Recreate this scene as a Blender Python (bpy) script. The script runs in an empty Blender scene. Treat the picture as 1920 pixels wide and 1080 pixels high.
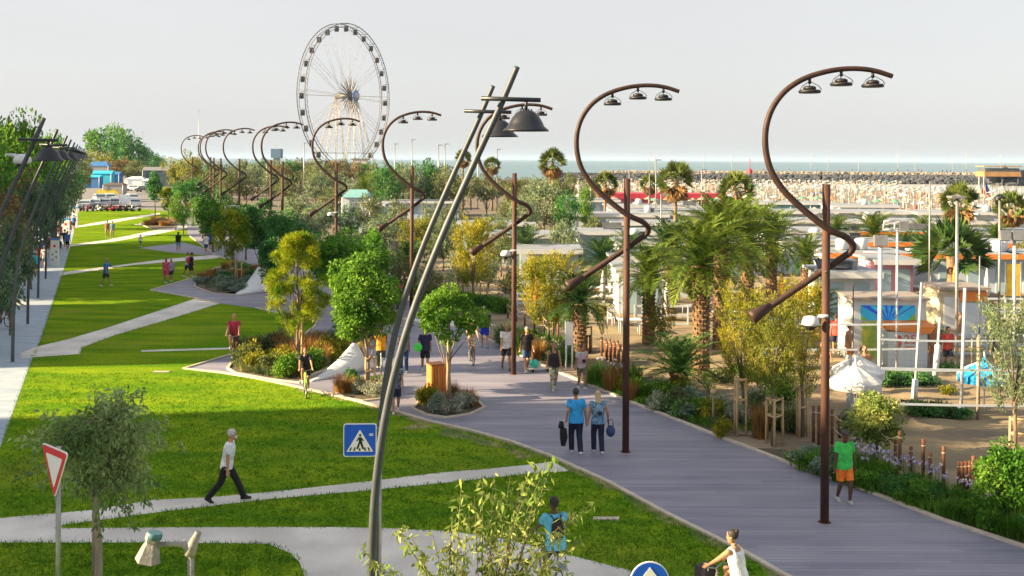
import bpy, bmesh, math, random
import numpy as np
from mathutils import Vector, Matrix, noise
R = math.radians
PI = math.pi
scn = bpy.context.scene
COL = scn.collection

# ---------------------------------------------------------------- camera, sky, sun, exposure
H = 8.2; F = 2000.0; ROLL = 0.0055; HY = 299.0
cam_d = bpy.data.cameras.new('camera'); cam = bpy.data.objects.new('camera', cam_d); COL.objects.link(cam)
cam.location = (0, 0, H); cam.rotation_euler = (R(90), -ROLL, 0)
cam_d.sensor_width = 36; cam_d.lens = 36 * F / 1920; cam_d.shift_y = -(540 - HY) / 1920
cam_d.clip_start = 0.5; cam_d.clip_end = 60000
scn.camera = cam

SUN_EL = 21.0
LD = Vector((1.0, 0.16, 0)).normalized()           # the way the light travels over the ground
w = bpy.data.worlds.new('World'); scn.world = w; w.use_nodes = True
nt = w.node_tree; nt.nodes.clear()
sky = nt.nodes.new('ShaderNodeTexSky'); sky.sky_type = 'NISHITA'; sky.sun_disc = False
sky.sun_elevation = R(SUN_EL); sky.sun_rotation = math.atan2(-LD.x, -LD.y)
sky.air_density = 1.0; sky.dust_density = 1.5; sky.ozone_density = 1.0
hsv = nt.nodes.new('ShaderNodeHueSaturation'); hsv.inputs['Saturation'].default_value = 0.42
mixc = nt.nodes.new('ShaderNodeMixRGB'); mixc.blend_type = 'MIX'; mixc.inputs[0].default_value = 0.72
mixc.inputs[2].default_value = (4.12, 4.08, 4.08, 1)
bg = nt.nodes.new('ShaderNodeBackground'); bg.inputs[1].default_value = 0.05
out = nt.nodes.new('ShaderNodeOutputWorld')
nt.links.new(sky.outputs[0], hsv.inputs['Color']); nt.links.new(hsv.outputs[0], mixc.inputs[1])
tcw = nt.nodes.new('ShaderNodeTexCoord'); mpw = nt.nodes.new('ShaderNodeMapping'); mpw.inputs['Scale'].default_value = (1.2, 1.2, 5)
nzw = nt.nodes.new('ShaderNodeTexNoise'); nzw.inputs['Scale'].default_value = 1.6; nzw.inputs['Detail'].default_value = 5
mrw = nt.nodes.new('ShaderNodeMapRange'); mrw.inputs['To Min'].default_value = 0.93; mrw.inputs['To Max'].default_value = 1.06
mlw = nt.nodes.new('ShaderNodeVectorMath'); mlw.operation = 'SCALE'
nt.links.new(tcw.outputs['Generated'], mpw.inputs[0]); nt.links.new(mpw.outputs[0], nzw.inputs['Vector']); nt.links.new(nzw.outputs['Fac'], mrw.inputs['Value'])
nt.links.new(mixc.outputs[0], mlw.inputs[0]); nt.links.new(mrw.outputs[0], mlw.inputs['Scale'])
nt.links.new(mlw.outputs[0], bg.inputs[0]); nt.links.new(bg.outputs[0], out.inputs[0])
sl = bpy.data.lights.new('sun', 'SUN'); so = bpy.data.objects.new('sun', sl); COL.objects.link(so)
sl.energy = 5.0; sl.angle = R(0.6); sl.color = (1.0, 0.74, 0.42)
ldir = Vector((LD.x * math.cos(R(SUN_EL)), LD.y * math.cos(R(SUN_EL)), -math.sin(R(SUN_EL))))
so.rotation_euler = ldir.to_track_quat('-Z', 'Y').to_euler()
so.location = (-60, 0, 60)
scn.view_settings.view_transform = 'Standard'; scn.view_settings.look = 'None'
scn.view_settings.gamma = 1; scn.view_settings.use_curve_mapping = False
scn.view_settings.exposure = 1.98

# ---------------------------------------------------------------- where a point of the photo's ground stands
CS, SN = math.cos(ROLL), math.sin(ROLL)
def unroll(px, py):
    dx, dy = px - 960, py - HY
    return dx * CS + dy * SN, -dx * SN + dy * CS
def G(px, py, z=0.0):
    x, y = unroll(px, py); D = (H - z) * F / y
    return Vector((x * D / F, D, z))
def P(px, py, D):
    x, y = unroll(px, py)
    return Vector((x * D / F, D, H - y * D / F))
def topz(px, py, D): return P(px, py, D).z

# ---------------------------------------------------------------- materials
MATS = {}
def mat(name, col, rough=0.7, var=0.12, scale=3.0, bump=0.0, metal=0.0, col2=None, bscale=None, coords='Object', detail=5, stretch=None, spec=0.5, ramp=(0.35, 0.65)):
    if name in MATS: return MATS[name]
    m = bpy.data.materials.new(name); m.use_nodes = True; t = m.node_tree; n = t.nodes; b = n['Principled BSDF']
    b.inputs['Roughness'].default_value = rough; b.inputs['Metallic'].default_value = metal
    b.inputs['Specular IOR Level'].default_value = spec
    tc = n.new('ShaderNodeTexCoord'); mp = n.new('ShaderNodeMapping'); t.links.new(tc.outputs[coords], mp.inputs[0])
    if stretch: mp.inputs['Scale'].default_value = stretch
    nz = n.new('ShaderNodeTexNoise'); nz.inputs['Scale'].default_value = scale; nz.inputs['Detail'].default_value = detail
    t.links.new(mp.outputs[0], nz.inputs['Vector'])
    cr = n.new('ShaderNodeValToRGB')
    c2 = col2 if col2 else tuple(min(1, c * (1 + var)) for c in col)
    c1 = col if col2 else tuple(c * (1 - var) for c in col)
    cr.color_ramp.elements[0].position = ramp[0]; cr.color_ramp.elements[0].color = (*c1, 1)
    cr.color_ramp.elements[1].position = ramp[1]; cr.color_ramp.elements[1].color = (*c2, 1)
    t.links.new(nz.outputs['Fac'], cr.inputs[0]); t.links.new(cr.outputs[0], b.inputs['Base Color'])
    if bump:
        n2 = n.new('ShaderNodeTexNoise'); n2.inputs['Scale'].default_value = bscale or scale * 4; n2.inputs['Detail'].default_value = 6
        t.links.new(mp.outputs[0], n2.inputs['Vector'])
        bp = n.new('ShaderNodeBump'); bp.inputs['Strength'].default_value = bump; bp.inputs['Distance'].default_value = 0.05
        t.links.new(n2.outputs['Fac'], bp.inputs['Height']); t.links.new(bp.outputs[0], b.inputs['Normal'])
    MATS[name] = m; return m

def leafmat(name, c1, c2, trans=0.35, scale=0.9, rough=0.55):
    """leaves: two tones in clumps, and every leaf a little different; some light passes through"""
    if name in MATS: return MATS[name]
    m = bpy.data.materials.new(name); m.use_nodes = True; t = m.node_tree; n = t.nodes; L = t.links
    b = n['Principled BSDF']; b.inputs['Roughness'].default_value = rough; b.inputs['Specular IOR Level'].default_value = 0.12
    tc = n.new('ShaderNodeTexCoord'); nz = n.new('ShaderNodeTexNoise'); nz.inputs['Scale'].default_value = scale; nz.inputs['Detail'].default_value = 2
    L.new(tc.outputs['Object'], nz.inputs['Vector'])
    cr = n.new('ShaderNodeValToRGB'); cr.color_ramp.elements[0].position = 0.38; cr.color_ramp.elements[1].position = 0.62
    cr.color_ramp.elements[0].color = (*c1, 1); cr.color_ramp.elements[1].color = (*c2, 1)
    L.new(nz.outputs['Fac'], cr.inputs[0])
    ge = n.new('ShaderNodeNewGeometry'); mr = n.new('ShaderNodeMapRange')
    mr.inputs['To Min'].default_value = 0.55; mr.inputs['To Max'].default_value = 1.4
    L.new(ge.outputs['Random Per Island'], mr.inputs['Value'])
    hs = n.new('ShaderNodeHueSaturation'); L.new(cr.outputs[0], hs.inputs['Color']); L.new(mr.outputs[0], hs.inputs['Value'])
    L.new(hs.outputs[0], b.inputs['Base Color'])
    tr = n.new('ShaderNodeBsdfTranslucent'); L.new(hs.outputs[0], tr.inputs[0])
    mx = n.new('ShaderNodeMixShader'); mx.inputs[0].default_value = trans
    L.new(b.outputs[0], mx.inputs[1]); L.new(tr.outputs[0], mx.inputs[2]); L.new(mx.outputs[0], n['Material Output'].inputs[0])
    MATS[name] = m; return m

# ---------------------------------------------------------------- mesh building
class MB:
    def __init__(s): s.v = []; s.f = []; s.mi = []; s.sm = []; s.n = 0
    def add(s, V, Fc, mi=0, smooth=False):
        o = s.n; s.v.extend(V); s.n += len(V)
        for f in Fc: s.f.append([i + o for i in f]); s.mi.append(mi); s.sm.append(smooth)
        return s
    def box(s, c, d, mi=0, rz=0, M=None):
        x, y, z = d[0] / 2, d[1] / 2, d[2] / 2
        V = [(-x,-y,-z),(x,-y,-z),(x,y,-z),(-x,y,-z),(-x,-y,z),(x,-y,z),(x,y,z),(-x,y,z)]
        m = Matrix.Translation(c) @ (M if M is not None else Matrix.Rotation(rz, 4, 'Z'))
        V = [tuple(m @ Vector(p)) for p in V]
        return s.add(V, [(0,3,2,1),(4,5,6,7),(0,1,5,4),(1,2,6,5),(2,3,7,6),(3,0,4,7)], mi)
    def tube(s, pts, rad, n=8, mi=0, cap=True, smooth=True, sq=(1, 1)):
        pts = [Vector(p) for p in pts]; k = len(pts)
        if not hasattr(rad, '__len__'): rad = [rad] * k
        V = []; t0 = (pts[1] - pts[0]).normalized()
        ref = Vector((0, 0, 1)) if abs(t0.z) < 0.9 else Vector((1, 0, 0))
        u = t0.cross(ref).normalized()
        for i, p in enumerate(pts):
            t = (pts[min(i + 1, k - 1)] - pts[max(i - 1, 0)])
            t = t.normalized() if t.length > 1e-9 else t0
            u = (u - t * u.dot(t)); u = u.normalized() if u.length > 1e-6 else t.orthogonal().normalized()
            w_ = t.cross(u)
            for j in range(n):
                a = 2 * PI * j / n
                V.append(tuple(p + (u * math.cos(a) * sq[0] + w_ * math.sin(a) * sq[1]) * rad[i]))
        Fc = [(i*n+j, i*n+(j+1)%n, (i+1)*n+(j+1)%n, (i+1)*n+j) for i in range(k-1) for j in range(n)]
        s.add(V, Fc, mi, smooth)
        if cap:
            o = s.n - len(V)
            s.f.append([o + j for j in range(n)][::-1]); s.f.append([o + (k-1)*n + j for j in range(n)])
            s.mi += [mi, mi]; s.sm += [False, False]
        return s
    def lathe(s, prof, c=(0,0,0), n=16, mi=0, smooth=True, M=None):
        V = []; k = len(prof)
        for r, z in prof:
            for j in range(n):
                a = 2*PI*j/n; p = Vector((r*math.cos(a), r*math.sin(a), z))
                if M is not None: p = M @ p
                V.append((p.x + c[0], p.y + c[1], p.z + c[2]))
        Fc = [(i*n+j, i*n+(j+1)%n, (i+1)*n+(j+1)%n, (i+1)*n+j) for i in range(k-1) for j in range(n)]
        s.add(V, Fc, mi, smooth); o = s.n - len(V)
        s.f.append([o + j for j in range(n)][::-1]); s.f.append([o + (k-1)*n + j for j in range(n)]); s.mi += [mi, mi]; s.sm += [False, False]
        return s
    def ball(s, c, r, n=10, mi=0):
        r = r if hasattr(r, '__len__') else (r, r, r)
        V = [(c[0], c[1], c[2]-r[2])]; m = n // 2
        for i in range(1, m):
            t = -PI/2 + PI*i/m
            for j in range(n): a = 2*PI*j/n; V.append((c[0]+r[0]*math.cos(t)*math.cos(a), c[1]+r[1]*math.cos(t)*math.sin(a), c[2]+r[2]*math.sin(t)))
        V.append((c[0], c[1], c[2]+r[2])); e = len(V)-1
        Fc = [(0, 1+(j+1)%n, 1+j) for j in range(n)]
        Fc += [(1+i*n+j, 1+i*n+(j+1)%n, 1+(i+1)*n+(j+1)%n, 1+(i+1)*n+j) for i in range(m-2) for j in range(n)]
        Fc += [(e, 1+(m-2)*n+j, 1+(m-2)*n+(j+1)%n) for j in range(n)]
        return s.add(V, Fc, mi, True)
    def prism(s, poly, z0, z1, mi=0):
        k = len(poly); V = [(p[0], p[1], z0) for p in poly] + [(p[0], p[1], z1) for p in poly]
        a = sum(poly[i][0]*poly[(i+1)%k][1] - poly[(i+1)%k][0]*poly[i][1] for i in range(k))
        Fc = [tuple(range(k))[::-1], tuple(range(k, 2*k))] + [(i, (i+1)%k, k+(i+1)%k, k+i) for i in range(k)]
        if a < 0: Fc = [f[::-1] for f in Fc]
        return s.add(V, Fc, mi)
    def slab(s, poly, M, t, mi=0):
        """a flat outline (x,z) with thickness t along y, moved by M"""
        k = len(poly); V = [tuple(M @ Vector((p[0], -t/2, p[1]))) for p in poly] + [tuple(M @ Vector((p[0], t/2, p[1]))) for p in poly]
        Fc = [tuple(range(k)), tuple(range(k, 2*k))[::-1]] + [((i+1)%k, i, k+i, k+(i+1)%k) for i in range(k)]
        return s.add(V, Fc, mi)
    def arr(s, V, Q, mi=0, smooth=False):
        return s.add([tuple(x) for x in V.tolist()], Q.tolist(), mi, smooth)
    def mesh(s, name, mats):
        me = bpy.data.meshes.new(name); me.from_pydata(s.v, [], s.f)
        for m in (mats if isinstance(mats, (list, tuple)) else [mats]): me.materials.append(m)
        me.polygons.foreach_set('material_index', s.mi); me.polygons.foreach_set('use_smooth', s.sm)
        me.update(); return me
    def build(s, name, mats, parent=None, loc=None, rz=0):
        return link(name, s.mesh(name, mats), parent, loc, rz)
def link(name, me, parent=None, loc=None, rz=0):
    o = bpy.data.objects.new(name, me); COL.objects.link(o)
    if parent is not None: o.parent = parent
    if loc is not None: o.location = loc
    o.rotation_euler = (0, 0, rz)
    return o
def leaves_mesh(name, V, Q, m, more=None):
    me = bpy.data.meshes.new(name); nv, nq = len(V), len(Q)
    me.vertices.add(nv); me.vertices.foreach_set('co', V.astype(np.float32).ravel())
    me.loops.add(nq*4); me.loops.foreach_set('vertex_index', Q.astype(np.int32).ravel())
    me.polygons.add(nq); me.polygons.foreach_set('loop_start', np.arange(0, nq*4, 4, dtype=np.int32))
    me.materials.append(m); me.update(); me.validate(); return me

def thing(name, label, cat, loc=(0,0,0), rz=0, group=None, scale=None):
    o = bpy.data.objects.new(name, None); COL.objects.link(o); o.empty_display_size = 0.2
    o.location = loc; o.rotation_euler = (0, 0, rz)
    if scale is not None: o.scale = scale if hasattr(scale, '__len__') else (scale,)*3
    o['label'] = label; o['category'] = cat
    if group: o['group'] = group
    return o
def tag(o, label, cat, group=None):
    o['label'] = label; o['category'] = cat
    if group: o['group'] = group
    return o
KIDS = {}
def dup(root, loc, rz=0, label=None, group=None, scale=None):
    r = root.copy(); COL.objects.link(r); r.location = loc; r.rotation_euler = (0, 0, rz)
    if scale is not None: r.scale = scale if hasattr(scale, '__len__') else (scale,)*3
    if label: r['label'] = label
    if group: r['group'] = group
    if root.name not in KIDS: KIDS[root.name] = [(ch, list(ch.children)) for ch in root.children]
    for ch, subs in KIDS[root.name]:
        c = ch.copy(); COL.objects.link(c); c.parent = r
        for g in subs:
            d = g.copy(); COL.objects.link(d); d.parent = c
    return r
def place(o, loc, rz=0, label=None, group=None, scale=None):
    o.location = loc; o.rotation_euler = (0, 0, rz)
    if scale is not None: o.scale = scale if hasattr(scale, '__len__') else (scale,)*3
    if label: o['label'] = label
    if group: o['group'] = group
    return o
USED = set()
def put(root, *a, **k):
    if root.name in USED: return dup(root, *a, **k)
    USED.add(root.name); KIDS[root.name] = [(ch, list(ch.children)) for ch in root.children]
    return place(root, *a, **k)
def struct(name, mb, m, kind='structure'):
    o = mb.build(name, m); o['kind'] = kind; return o
_o = 'first second third fourth fifth sixth seventh eighth ninth tenth eleventh twelfth thirteenth fourteenth fifteenth sixteenth seventeenth eighteenth nineteenth'.split()
def ordw(i):
    if i < 19: return _o[i]
    t = ['twentieth', 'thirtieth', 'fortieth', 'fiftieth']; u = ['twenty', 'thirty', 'forty', 'fifty']
    q, r_ = (i + 1) // 10 - 2, (i + 1) % 10
    return t[q] if r_ == 0 else u[q] + '-' + _o[r_ - 1]
# ---------------------------------------------------------------- ground, lawns, paths, boardwalk
M_ground = mat('packed_soil', (0.13,0.11,0.085), 0.95, 0.25, 0.25, 0.5, bscale=6)
def lawnmat():
    m = bpy.data.materials.new('lawn_grass'); m.use_nodes = True; t = m.node_tree; n = t.nodes; L = t.links
    b = n['Principled BSDF']; b.inputs['Roughness'].default_value = 0.95; b.inputs['Specular IOR Level'].default_value = 0.0
    tc = n.new('ShaderNodeTexCoord')
    def noi(sc, det=4, sx=None):
        mp = n.new('ShaderNodeMapping'); L.new(tc.outputs['Object'], mp.inputs[0])
        if sx: mp.inputs['Scale'].default_value = sx
        z = n.new('ShaderNodeTexNoise'); z.inputs['Scale'].default_value = sc; z.inputs['Detail'].default_value = det; L.new(mp.outputs[0], z.inputs['Vector']); return z
    def ramp(a, p0, c0, p1, c1):
        r = n.new('ShaderNodeValToRGB'); e = r.color_ramp.elements; e[0].position = p0; e[0].color = (*c0,1); e[1].position = p1; e[1].color = (*c1,1)
        L.new(a, r.inputs[0]); return r
    fine = noi(16, 8, (0.6,1,1)); mid = noi(0.8, 8, (0.35,1.2,1)); big = noi(0.13, 4)
    a = ramp(fine.outputs['Fac'], 0.42, (0.048,0.155,0.010), 0.60, (0.25,0.37,0.018))
    bb = ramp(mid.outputs['Fac'], 0.38, (0.048,0.165,0.010), 0.64, (0.26,0.34,0.018))
    mx = n.new('ShaderNodeMixRGB'); mx.inputs[0].default_value = 0.5; L.new(a.outputs[0], mx.inputs[1]); L.new(bb.outputs[0], mx.inputs[2])
    worn = ramp(big.outputs['Fac'], 0.54, (0,0,0), 0.70, (0.5,0.5,0.5))
    mx2 = n.new('ShaderNodeMixRGB'); L.new(worn.outputs[0], mx2.inputs[0]); L.new(mx.outputs[0], mx2.inputs[1]); mx2.inputs[2].default_value = (0.25,0.24,0.045,1)
    L.new(mx2.outputs[0], b.inputs['Base Color'])
    bp = n.new('ShaderNodeBump'); bp.inputs['Strength'].default_value = 0.7; bp.inputs['Distance'].default_value = 0.05
    f2 = noi(22, 6); L.new(f2.outputs['Fac'], bp.inputs['Height']); L.new(bp.outputs[0], b.inputs['Normal'])
    return m
M_lawn = lawnmat()
def plankmat():
    """dark grey-violet composite boards, laid across the walk"""
    m = bpy.data.materials.new('boardwalk_planks'); m.use_nodes = True; t = m.node_tree; n = t.nodes; L = t.links
    b = n['Principled BSDF']; b.inputs['Roughness'].default_value = 0.6
    tc = n.new('ShaderNodeTexCoord'); sp = n.new('ShaderNodeSeparateXYZ'); L.new(tc.outputs['Object'], sp.inputs[0])
    d = n.new('ShaderNodeMath'); d.operation = 'MULTIPLY'; d.inputs[1].default_value = 1/0.16; L.new(sp.outputs['Y'], d.inputs[0])
    fl = n.new('ShaderNodeMath'); fl.operation = 'FLOOR'; L.new(d.outputs[0], fl.inputs[0])
    fr = n.new('ShaderNodeMath'); fr.operation = 'FRACT'; L.new(d.outputs[0], fr.inputs[0])
    x4 = n.new('ShaderNodeMath'); x4.operation = 'MULTIPLY_ADD'; x4.inputs[1].default_value = 0.28; L.new(sp.outputs['X'], x4.inputs[0])
    wn0 = n.new('ShaderNodeTexWhiteNoise'); wn0.noise_dimensions = '1D'; L.new(fl.outputs[0], wn0.inputs['W']); L.new(wn0.outputs['Value'], x4.inputs[2])
    fx = n.new('ShaderNodeMath'); fx.operation = 'FLOOR'; L.new(x4.outputs[0], fx.inputs[0])
    cb = n.new('ShaderNodeCombineXYZ'); L.new(fx.outputs[0], cb.inputs[0]); L.new(fl.outputs[0], cb.inputs[1])
    wn = n.new('ShaderNodeTexWhiteNoise'); wn.noise_dimensions = '2D'; L.new(cb.outputs[0], wn.inputs['Vector'])
    cr = n.new('ShaderNodeValToRGB'); e = cr.color_ramp.elements; e[0].color = (0.165,0.165,0.225,1); e[1].color = (0.29,0.285,0.365,1)
    L.new(wn.outputs['Value'], cr.inputs[0])
    nz = n.new('ShaderNodeTexNoise'); nz.inputs['Scale'].default_value = 0.8; nz.inputs['Detail'].default_value = 6; mp = n.new('ShaderNodeMapping'); mp.inputs['Scale'].default_value = (0.4,1.6,1)
    L.new(tc.outputs['Object'], mp.inputs[0]); L.new(mp.outputs[0], nz.inputs['Vector'])
    c2 = n.new('ShaderNodeValToRGB'); e = c2.color_ramp.elements; e[0].position = .3; e[1].position = .75; e[0].color = (0.14,0.15,0.235,1); e[1].color = (0.33,0.32,0.39,1); L.new(nz.outputs['Fac'], c2.inputs[0])
    mx = n.new('ShaderNodeMixRGB'); mx.inputs[0].default_value = 0.55; L.new(cr.outputs[0], mx.inputs[1]); L.new(c2.outputs[0], mx.inputs[2])
    gp = n.new('ShaderNodeMath'); gp.operation = 'GREATER_THAN'; gp.inputs[1].default_value = 0.93; L.new(fr.outputs[0], gp.inputs[0])
    mg = n.new('ShaderNodeMixRGB'); mg.inputs[2].default_value = (0.09,0.085,0.11,1); L.new(gp.outputs[0], mg.inputs[0]); L.new(mx.outputs[0], mg.inputs[1])
    L.new(mg.outputs[0], b.inputs['Base Color'])
    return m
M_plank = plankmat()
M_path = mat('pale_concrete_path', (0.50,0.49,0.47), 0.85, 0.1, 0.7, 0.4, bscale=14, detail=9, col2=(0.70,0.68,0.65))
M_prom = mat('promenade_paving', (0.27,0.35,0.45), 0.8, 0.14, 0.9, 0.3, bscale=10, stretch=(1,2.5,1), detail=9, col2=(0.37,0.44,0.53))
M_kerb = mat('kerb_stone', (0.52,0.46,0.38), 0.8, 0.12, 4, 0.2)
M_asph = mat('car_park_asphalt', (0.17,0.17,0.18), 0.9, 0.15, 0.5, 0.2)
M_sand = mat('beach_sand', (0.16,0.135,0.10), 0.95, 0.2, 0.5, 0.9, bscale=3.2, stretch=(0.6,1.6,1), col2=(0.30,0.235,0.135))
M_sandfar = mat('beach_sand_far', (0.23,0.205,0.175), 0.95, 0.15, 0.2)
M_deck = mat('deck_boards', (0.30,0.23,0.18), 0.75, 0.12, 2, 0.2, stretch=(1,8,1))
M_soil = mat('bed_soil', (0.10,0.085,0.06), 0.95, 0.3, 3, 0.6)
M_white = mat('white_painted_metal', (0.60,0.63,0.66), 0.45, 0.06, 2)
M_dark = mat('dark_metal', (0.035,0.035,0.04), 0.5, 0.2, 5, metal=0.5)
M_grey = mat('galvanised_metal', (0.32,0.33,0.34), 0.45, 0.12, 6, metal=0.6)
M_corten = mat('rusted_steel', (0.075,0.030,0.019), 0.75, 0.3, 5, 0.15, metal=0.1, col2=(0.13,0.05,0.028))
M_arm = mat('dark_brown_steel', (0.030,0.016,0.013), 0.6, 0.3, 5, 0.1, metal=0.2, col2=(0.06,0.028,0.02))

def sheet(name, pix, z, m, kind='structure', world=False):
    pts = [p if world else tuple(G(*p).xy) for p in pix]
    k = len(pts); a = sum(pts[i][0]*pts[(i+1)%k][1] - pts[(i+1)%k][0]*pts[i][1] for i in range(k))
    if a < 0: pts = pts[::-1]
    mb = MB(); mb.add([(p[0], p[1], z) for p in pts], [tuple(range(k))])
    return struct(name, mb, m, kind)
def gp(*a): return tuple(G(*a).xy)

struct('ground', MB().add([(-400,-40,0),(500,-40,0),(500,442,0),(-1500,442,0),(-1500,-40,0)], [(0,1,2,3,4)]), M_ground)
# sea
def seamat():
    m = mat('sea_water', (0.075,0.16,0.21), 0.35, 0.2, 0.004, 0.0, col2=(0.12,0.225,0.27), stretch=(0.3,1,1), detail=8)
    n = m.node_tree.nodes; L = m.node_tree.links
    tc = n.new('ShaderNodeTexCoord'); mp = n.new('ShaderNodeMapping'); mp.inputs['Scale'].default_value = (0.02,0.12,1)
    z = n.new('ShaderNodeTexNoise'); z.inputs['Scale'].default_value = 1; z.inputs['Detail'].default_value = 8
    L.new(tc.outputs['Object'], mp.inputs[0]); L.new(mp.outputs[0], z.inputs['Vector'])
    bp = n.new('ShaderNodeBump'); bp.inputs['Strength'].default_value = 1; bp.inputs['Distance'].default_value = 1.0
    L.new(z.outputs['Fac'], bp.inputs['Height']); L.new(bp.outputs[0], n['Principled BSDF'].inputs['Normal'])
    return m
struct('sea', MB().add([(-9000,300,-1.2),(16000,300,-1.2),(16000,26000,-1.2),(-9000,26000,-1.2)], [(0,1,2,3)]), seamat())

# lawn: one sheet under the paths
lawn_px = [(0,1500),(0,840),(62,668),(75,640),(118,510),(135,450),(148,395),(262,390),(340,400),(350,440),(430,480),(520,560),(600,590),(600,612),(560,640),(430,668),(345,692),(480,710),(640,745),(800,790),(960,830),(1035,858),(1240,960),(1400,1040),(1470,1080),(2100,1420)]
lw = [gp(*p) for p in lawn_px]; lw[0] = (-9.5,-5); lw[-1] = (9.0,14.0); lw.append((9.0,-5))
sheet('lawn', lw, 0.004, M_lawn, world=True)
# left promenade
pr = [gp(0,840),gp(62,668),gp(75,640),gp(118,510),gp(135,450),gp(148,395),gp(150,372)]
pl = [(p[0]-9.5, p[1]-1.0) for p in pr]
pr = [(-6.0,1.5)] + pr; pl = [(-17,-2)] + pl
sheet('promenade', pr + pl[::-1], 0.008, M_prom, world=True)
# pale concrete paths
def band(name, top, bot, z=0.010, m=None): return sheet(name, top + bot[::-1], z, m or M_path)
lowtop = [(-420,1010),(0,972),(170,957),(287,938),(392,933),(507,923),(700,902),(830,886),(910,880),(1000,871),(1037,866)]
lowbot = [(1068,884),(995,888),(880,901),(722,917),(500,937),(320,958),(115,985)]
sheet('path', lowtop + lowbot + [(115,991),(400,989),(640,989),(728,991),(848,997),(950,1012),(1050,1037),(1180,1070),(1290,1110),(1400,1200),(900,1400),(640,1400),(572,1085),(562,1056),(545,1038),(500,1020),(300,1018),(-420,1018)], 0.0098, M_path)
band('path', [(40,662),(69,650),(125,637),(200,615),(300,582),(360,562),(395,556)], [(38,672),(150,664),(153,652),(215,629),(330,595),(410,570),(430,566)])
band('path', [(112,511),(210,499),(310,486),(402,478)], [(112,517),(250,497),(400,485),(430,480)])
band('path', [(132,459),(200,450),(260,438),(352,419)], [(132,462),(215,453),(300,438),(350,428)])
band('path', [(142,424),(200,414),(300,399)], [(142,427),(215,417),(300,402)])
band('path', [(250,420),(330,424)], [(255,422),(330,428)])
band('path', [(265,657),(432,652)], [(265,660),(432,655)], 0.009)
sheet('path', [(262,465),(300,460),(345,455),(400,470),(402,480),(325,474)], 0.0085, M_plank)
# main boardwalk
bw_right = [(2300,1170),(1920,1027),(1765,976),(1668,938),(1560,897),(1500,878),(1410,843),(1343,818),(1268,788),(1200,762),(1100,720),(1052,701),(1007,681),(970,664),(932,645),(915,637),(870,612),(830,592),(795,575),(772,558),(752,540),(700,508),(640,486),(560,462),(500,448),(440,430),(400,405)]
bw_left_far = [(352,408),(350,420),(352,440),(402,478),(438,492),(435,505),(362,522),(312,536),(282,545),(322,552),(362,559),(410,569),(480,578),(555,597),(594,604),(590,613),(560,636),(480,652),(430,667),(345,692)]
bw_left = [(420,700),(480,710),(560,727),(640,745),(740,772),(800,790),(880,808),(960,830),(1035,858),(1140,905),(1240,960),(1400,1040),(1470,1080),(1800,1250)]
sheet('boardwalk', bw_right + bw_left_far + bw_left, 0.013, M_plank)
def kerb(name, pix, wd=0.13, h=0.06, m=None, close=False, world=False):
    p = [Vector(q) if world else G(*q).xy for q in pix]; k = len(p); mb = MB(); L_ = []; R_ = []
    for i in range(k):
        a = p[(i-1) % k] if (close or i > 0) else p[i]; b = p[(i+1) % k] if (close or i < k-1) else p[i]
        d = (b - a).normalized(); nn = Vector((-d.y, d.x)) * wd/2
        L_.append(p[i] + nn); R_.append(p[i] - nn)
    e = k if close else k - 1
    V = [(q.x,q.y,-0.02) for q in L_] + [(q.x,q.y,h) for q in L_] + [(q.x,q.y,h) for q in R_] + [(q.x,q.y,-0.02) for q in R_]
    Fc = []
    for i in range(e):
        j = (i+1) % k
        for s_ in range(3): Fc.append((s_*k+i, s_*k+j, (s_+1)*k+j, (s_+1)*k+i))
    if not close: Fc += [(0,k,2*k,3*k), (k-1,4*k-1,3*k-1,2*k-1)]
    mb.add(V, Fc); return struct(name, mb, m or M_kerb)
kerb('boardwalk_kerb', bw_right[:18], 0.14)
kerb('boardwalk_kerb', bw_left_far[-8:] + bw_left, 0.12)
kerb('boardwalk_kerb', bw_left_far[2:-8], 0.12)
# wooden side decks on the sand side
sheet('side_deck', [(1345,819),(1514,820),(1532,834),(1524,842),(1411,842)], 0.02, M_deck)
sheet('side_deck', [(1008,682),(1085,684),(1180,700),(1150,712),(1100,719),(1053,701)], 0.02, M_deck)
sheet('side_path', [(1590,866),(1642,866),(1760,905),(1860,942),(1920,966),(1860,968),(1740,925),(1640,880)], 0.02, mat('grey_board_path',(0.26,0.23,0.21),0.85,0.12,2,0.2))
sheet('path', [(750,596),(900,606),(950,612),(950,622),(880,617),(760,600)], 0.017, M_path)
# car park, inner street
sheet('car_park', [gp(150,396),gp(262,391),gp(345,400),gp(400,404),gp(420,360),gp(330,338),gp(140,340),gp(148,380)], 0.010, M_asph, world=True)
# sand, gently rippled, on the sea side
def sandmesh():
    xs = np.arange(2, 75, 0.42); ys = np.arange(14, 122, 0.5); V = []; Q = []
    right = [G(*p).xy for p in bw_right[:20]]
    ry = np.array([p.y for p in right]); rx = np.array([p.x for p in right]); o_ = np.argsort(ry)
    for y in ys:
        edge = np.interp(y, ry[o_], rx[o_]) + 0.3
        for x in xs:
            xx = edge + (x - 2); d = min(1, (x - 2) / 3.5)
            V.append((xx, y, 0.005 + d * (0.06 + 0.08 * noise.noise(Vector((xx*0.55, y*0.9, 0))) + 0.10*noise.noise(Vector((xx*1.1, y*2.2, 3))))))
    nx = len(xs)
    for j in range(len(ys)-1):
        for i in range(nx-1): Q.append((j*nx+i, j*nx+i+1, (j+1)*nx+i+1, (j+1)*nx+i))
    mb = MB(); mb.add(V, Q, 0, True); struct('sand', mb, M_sand)
sandmesh()
sheet('beach', [(50,100),(500,100),(500,441),(16,441),(20,210)], 0.006, M_sandfar, world=True)
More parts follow.
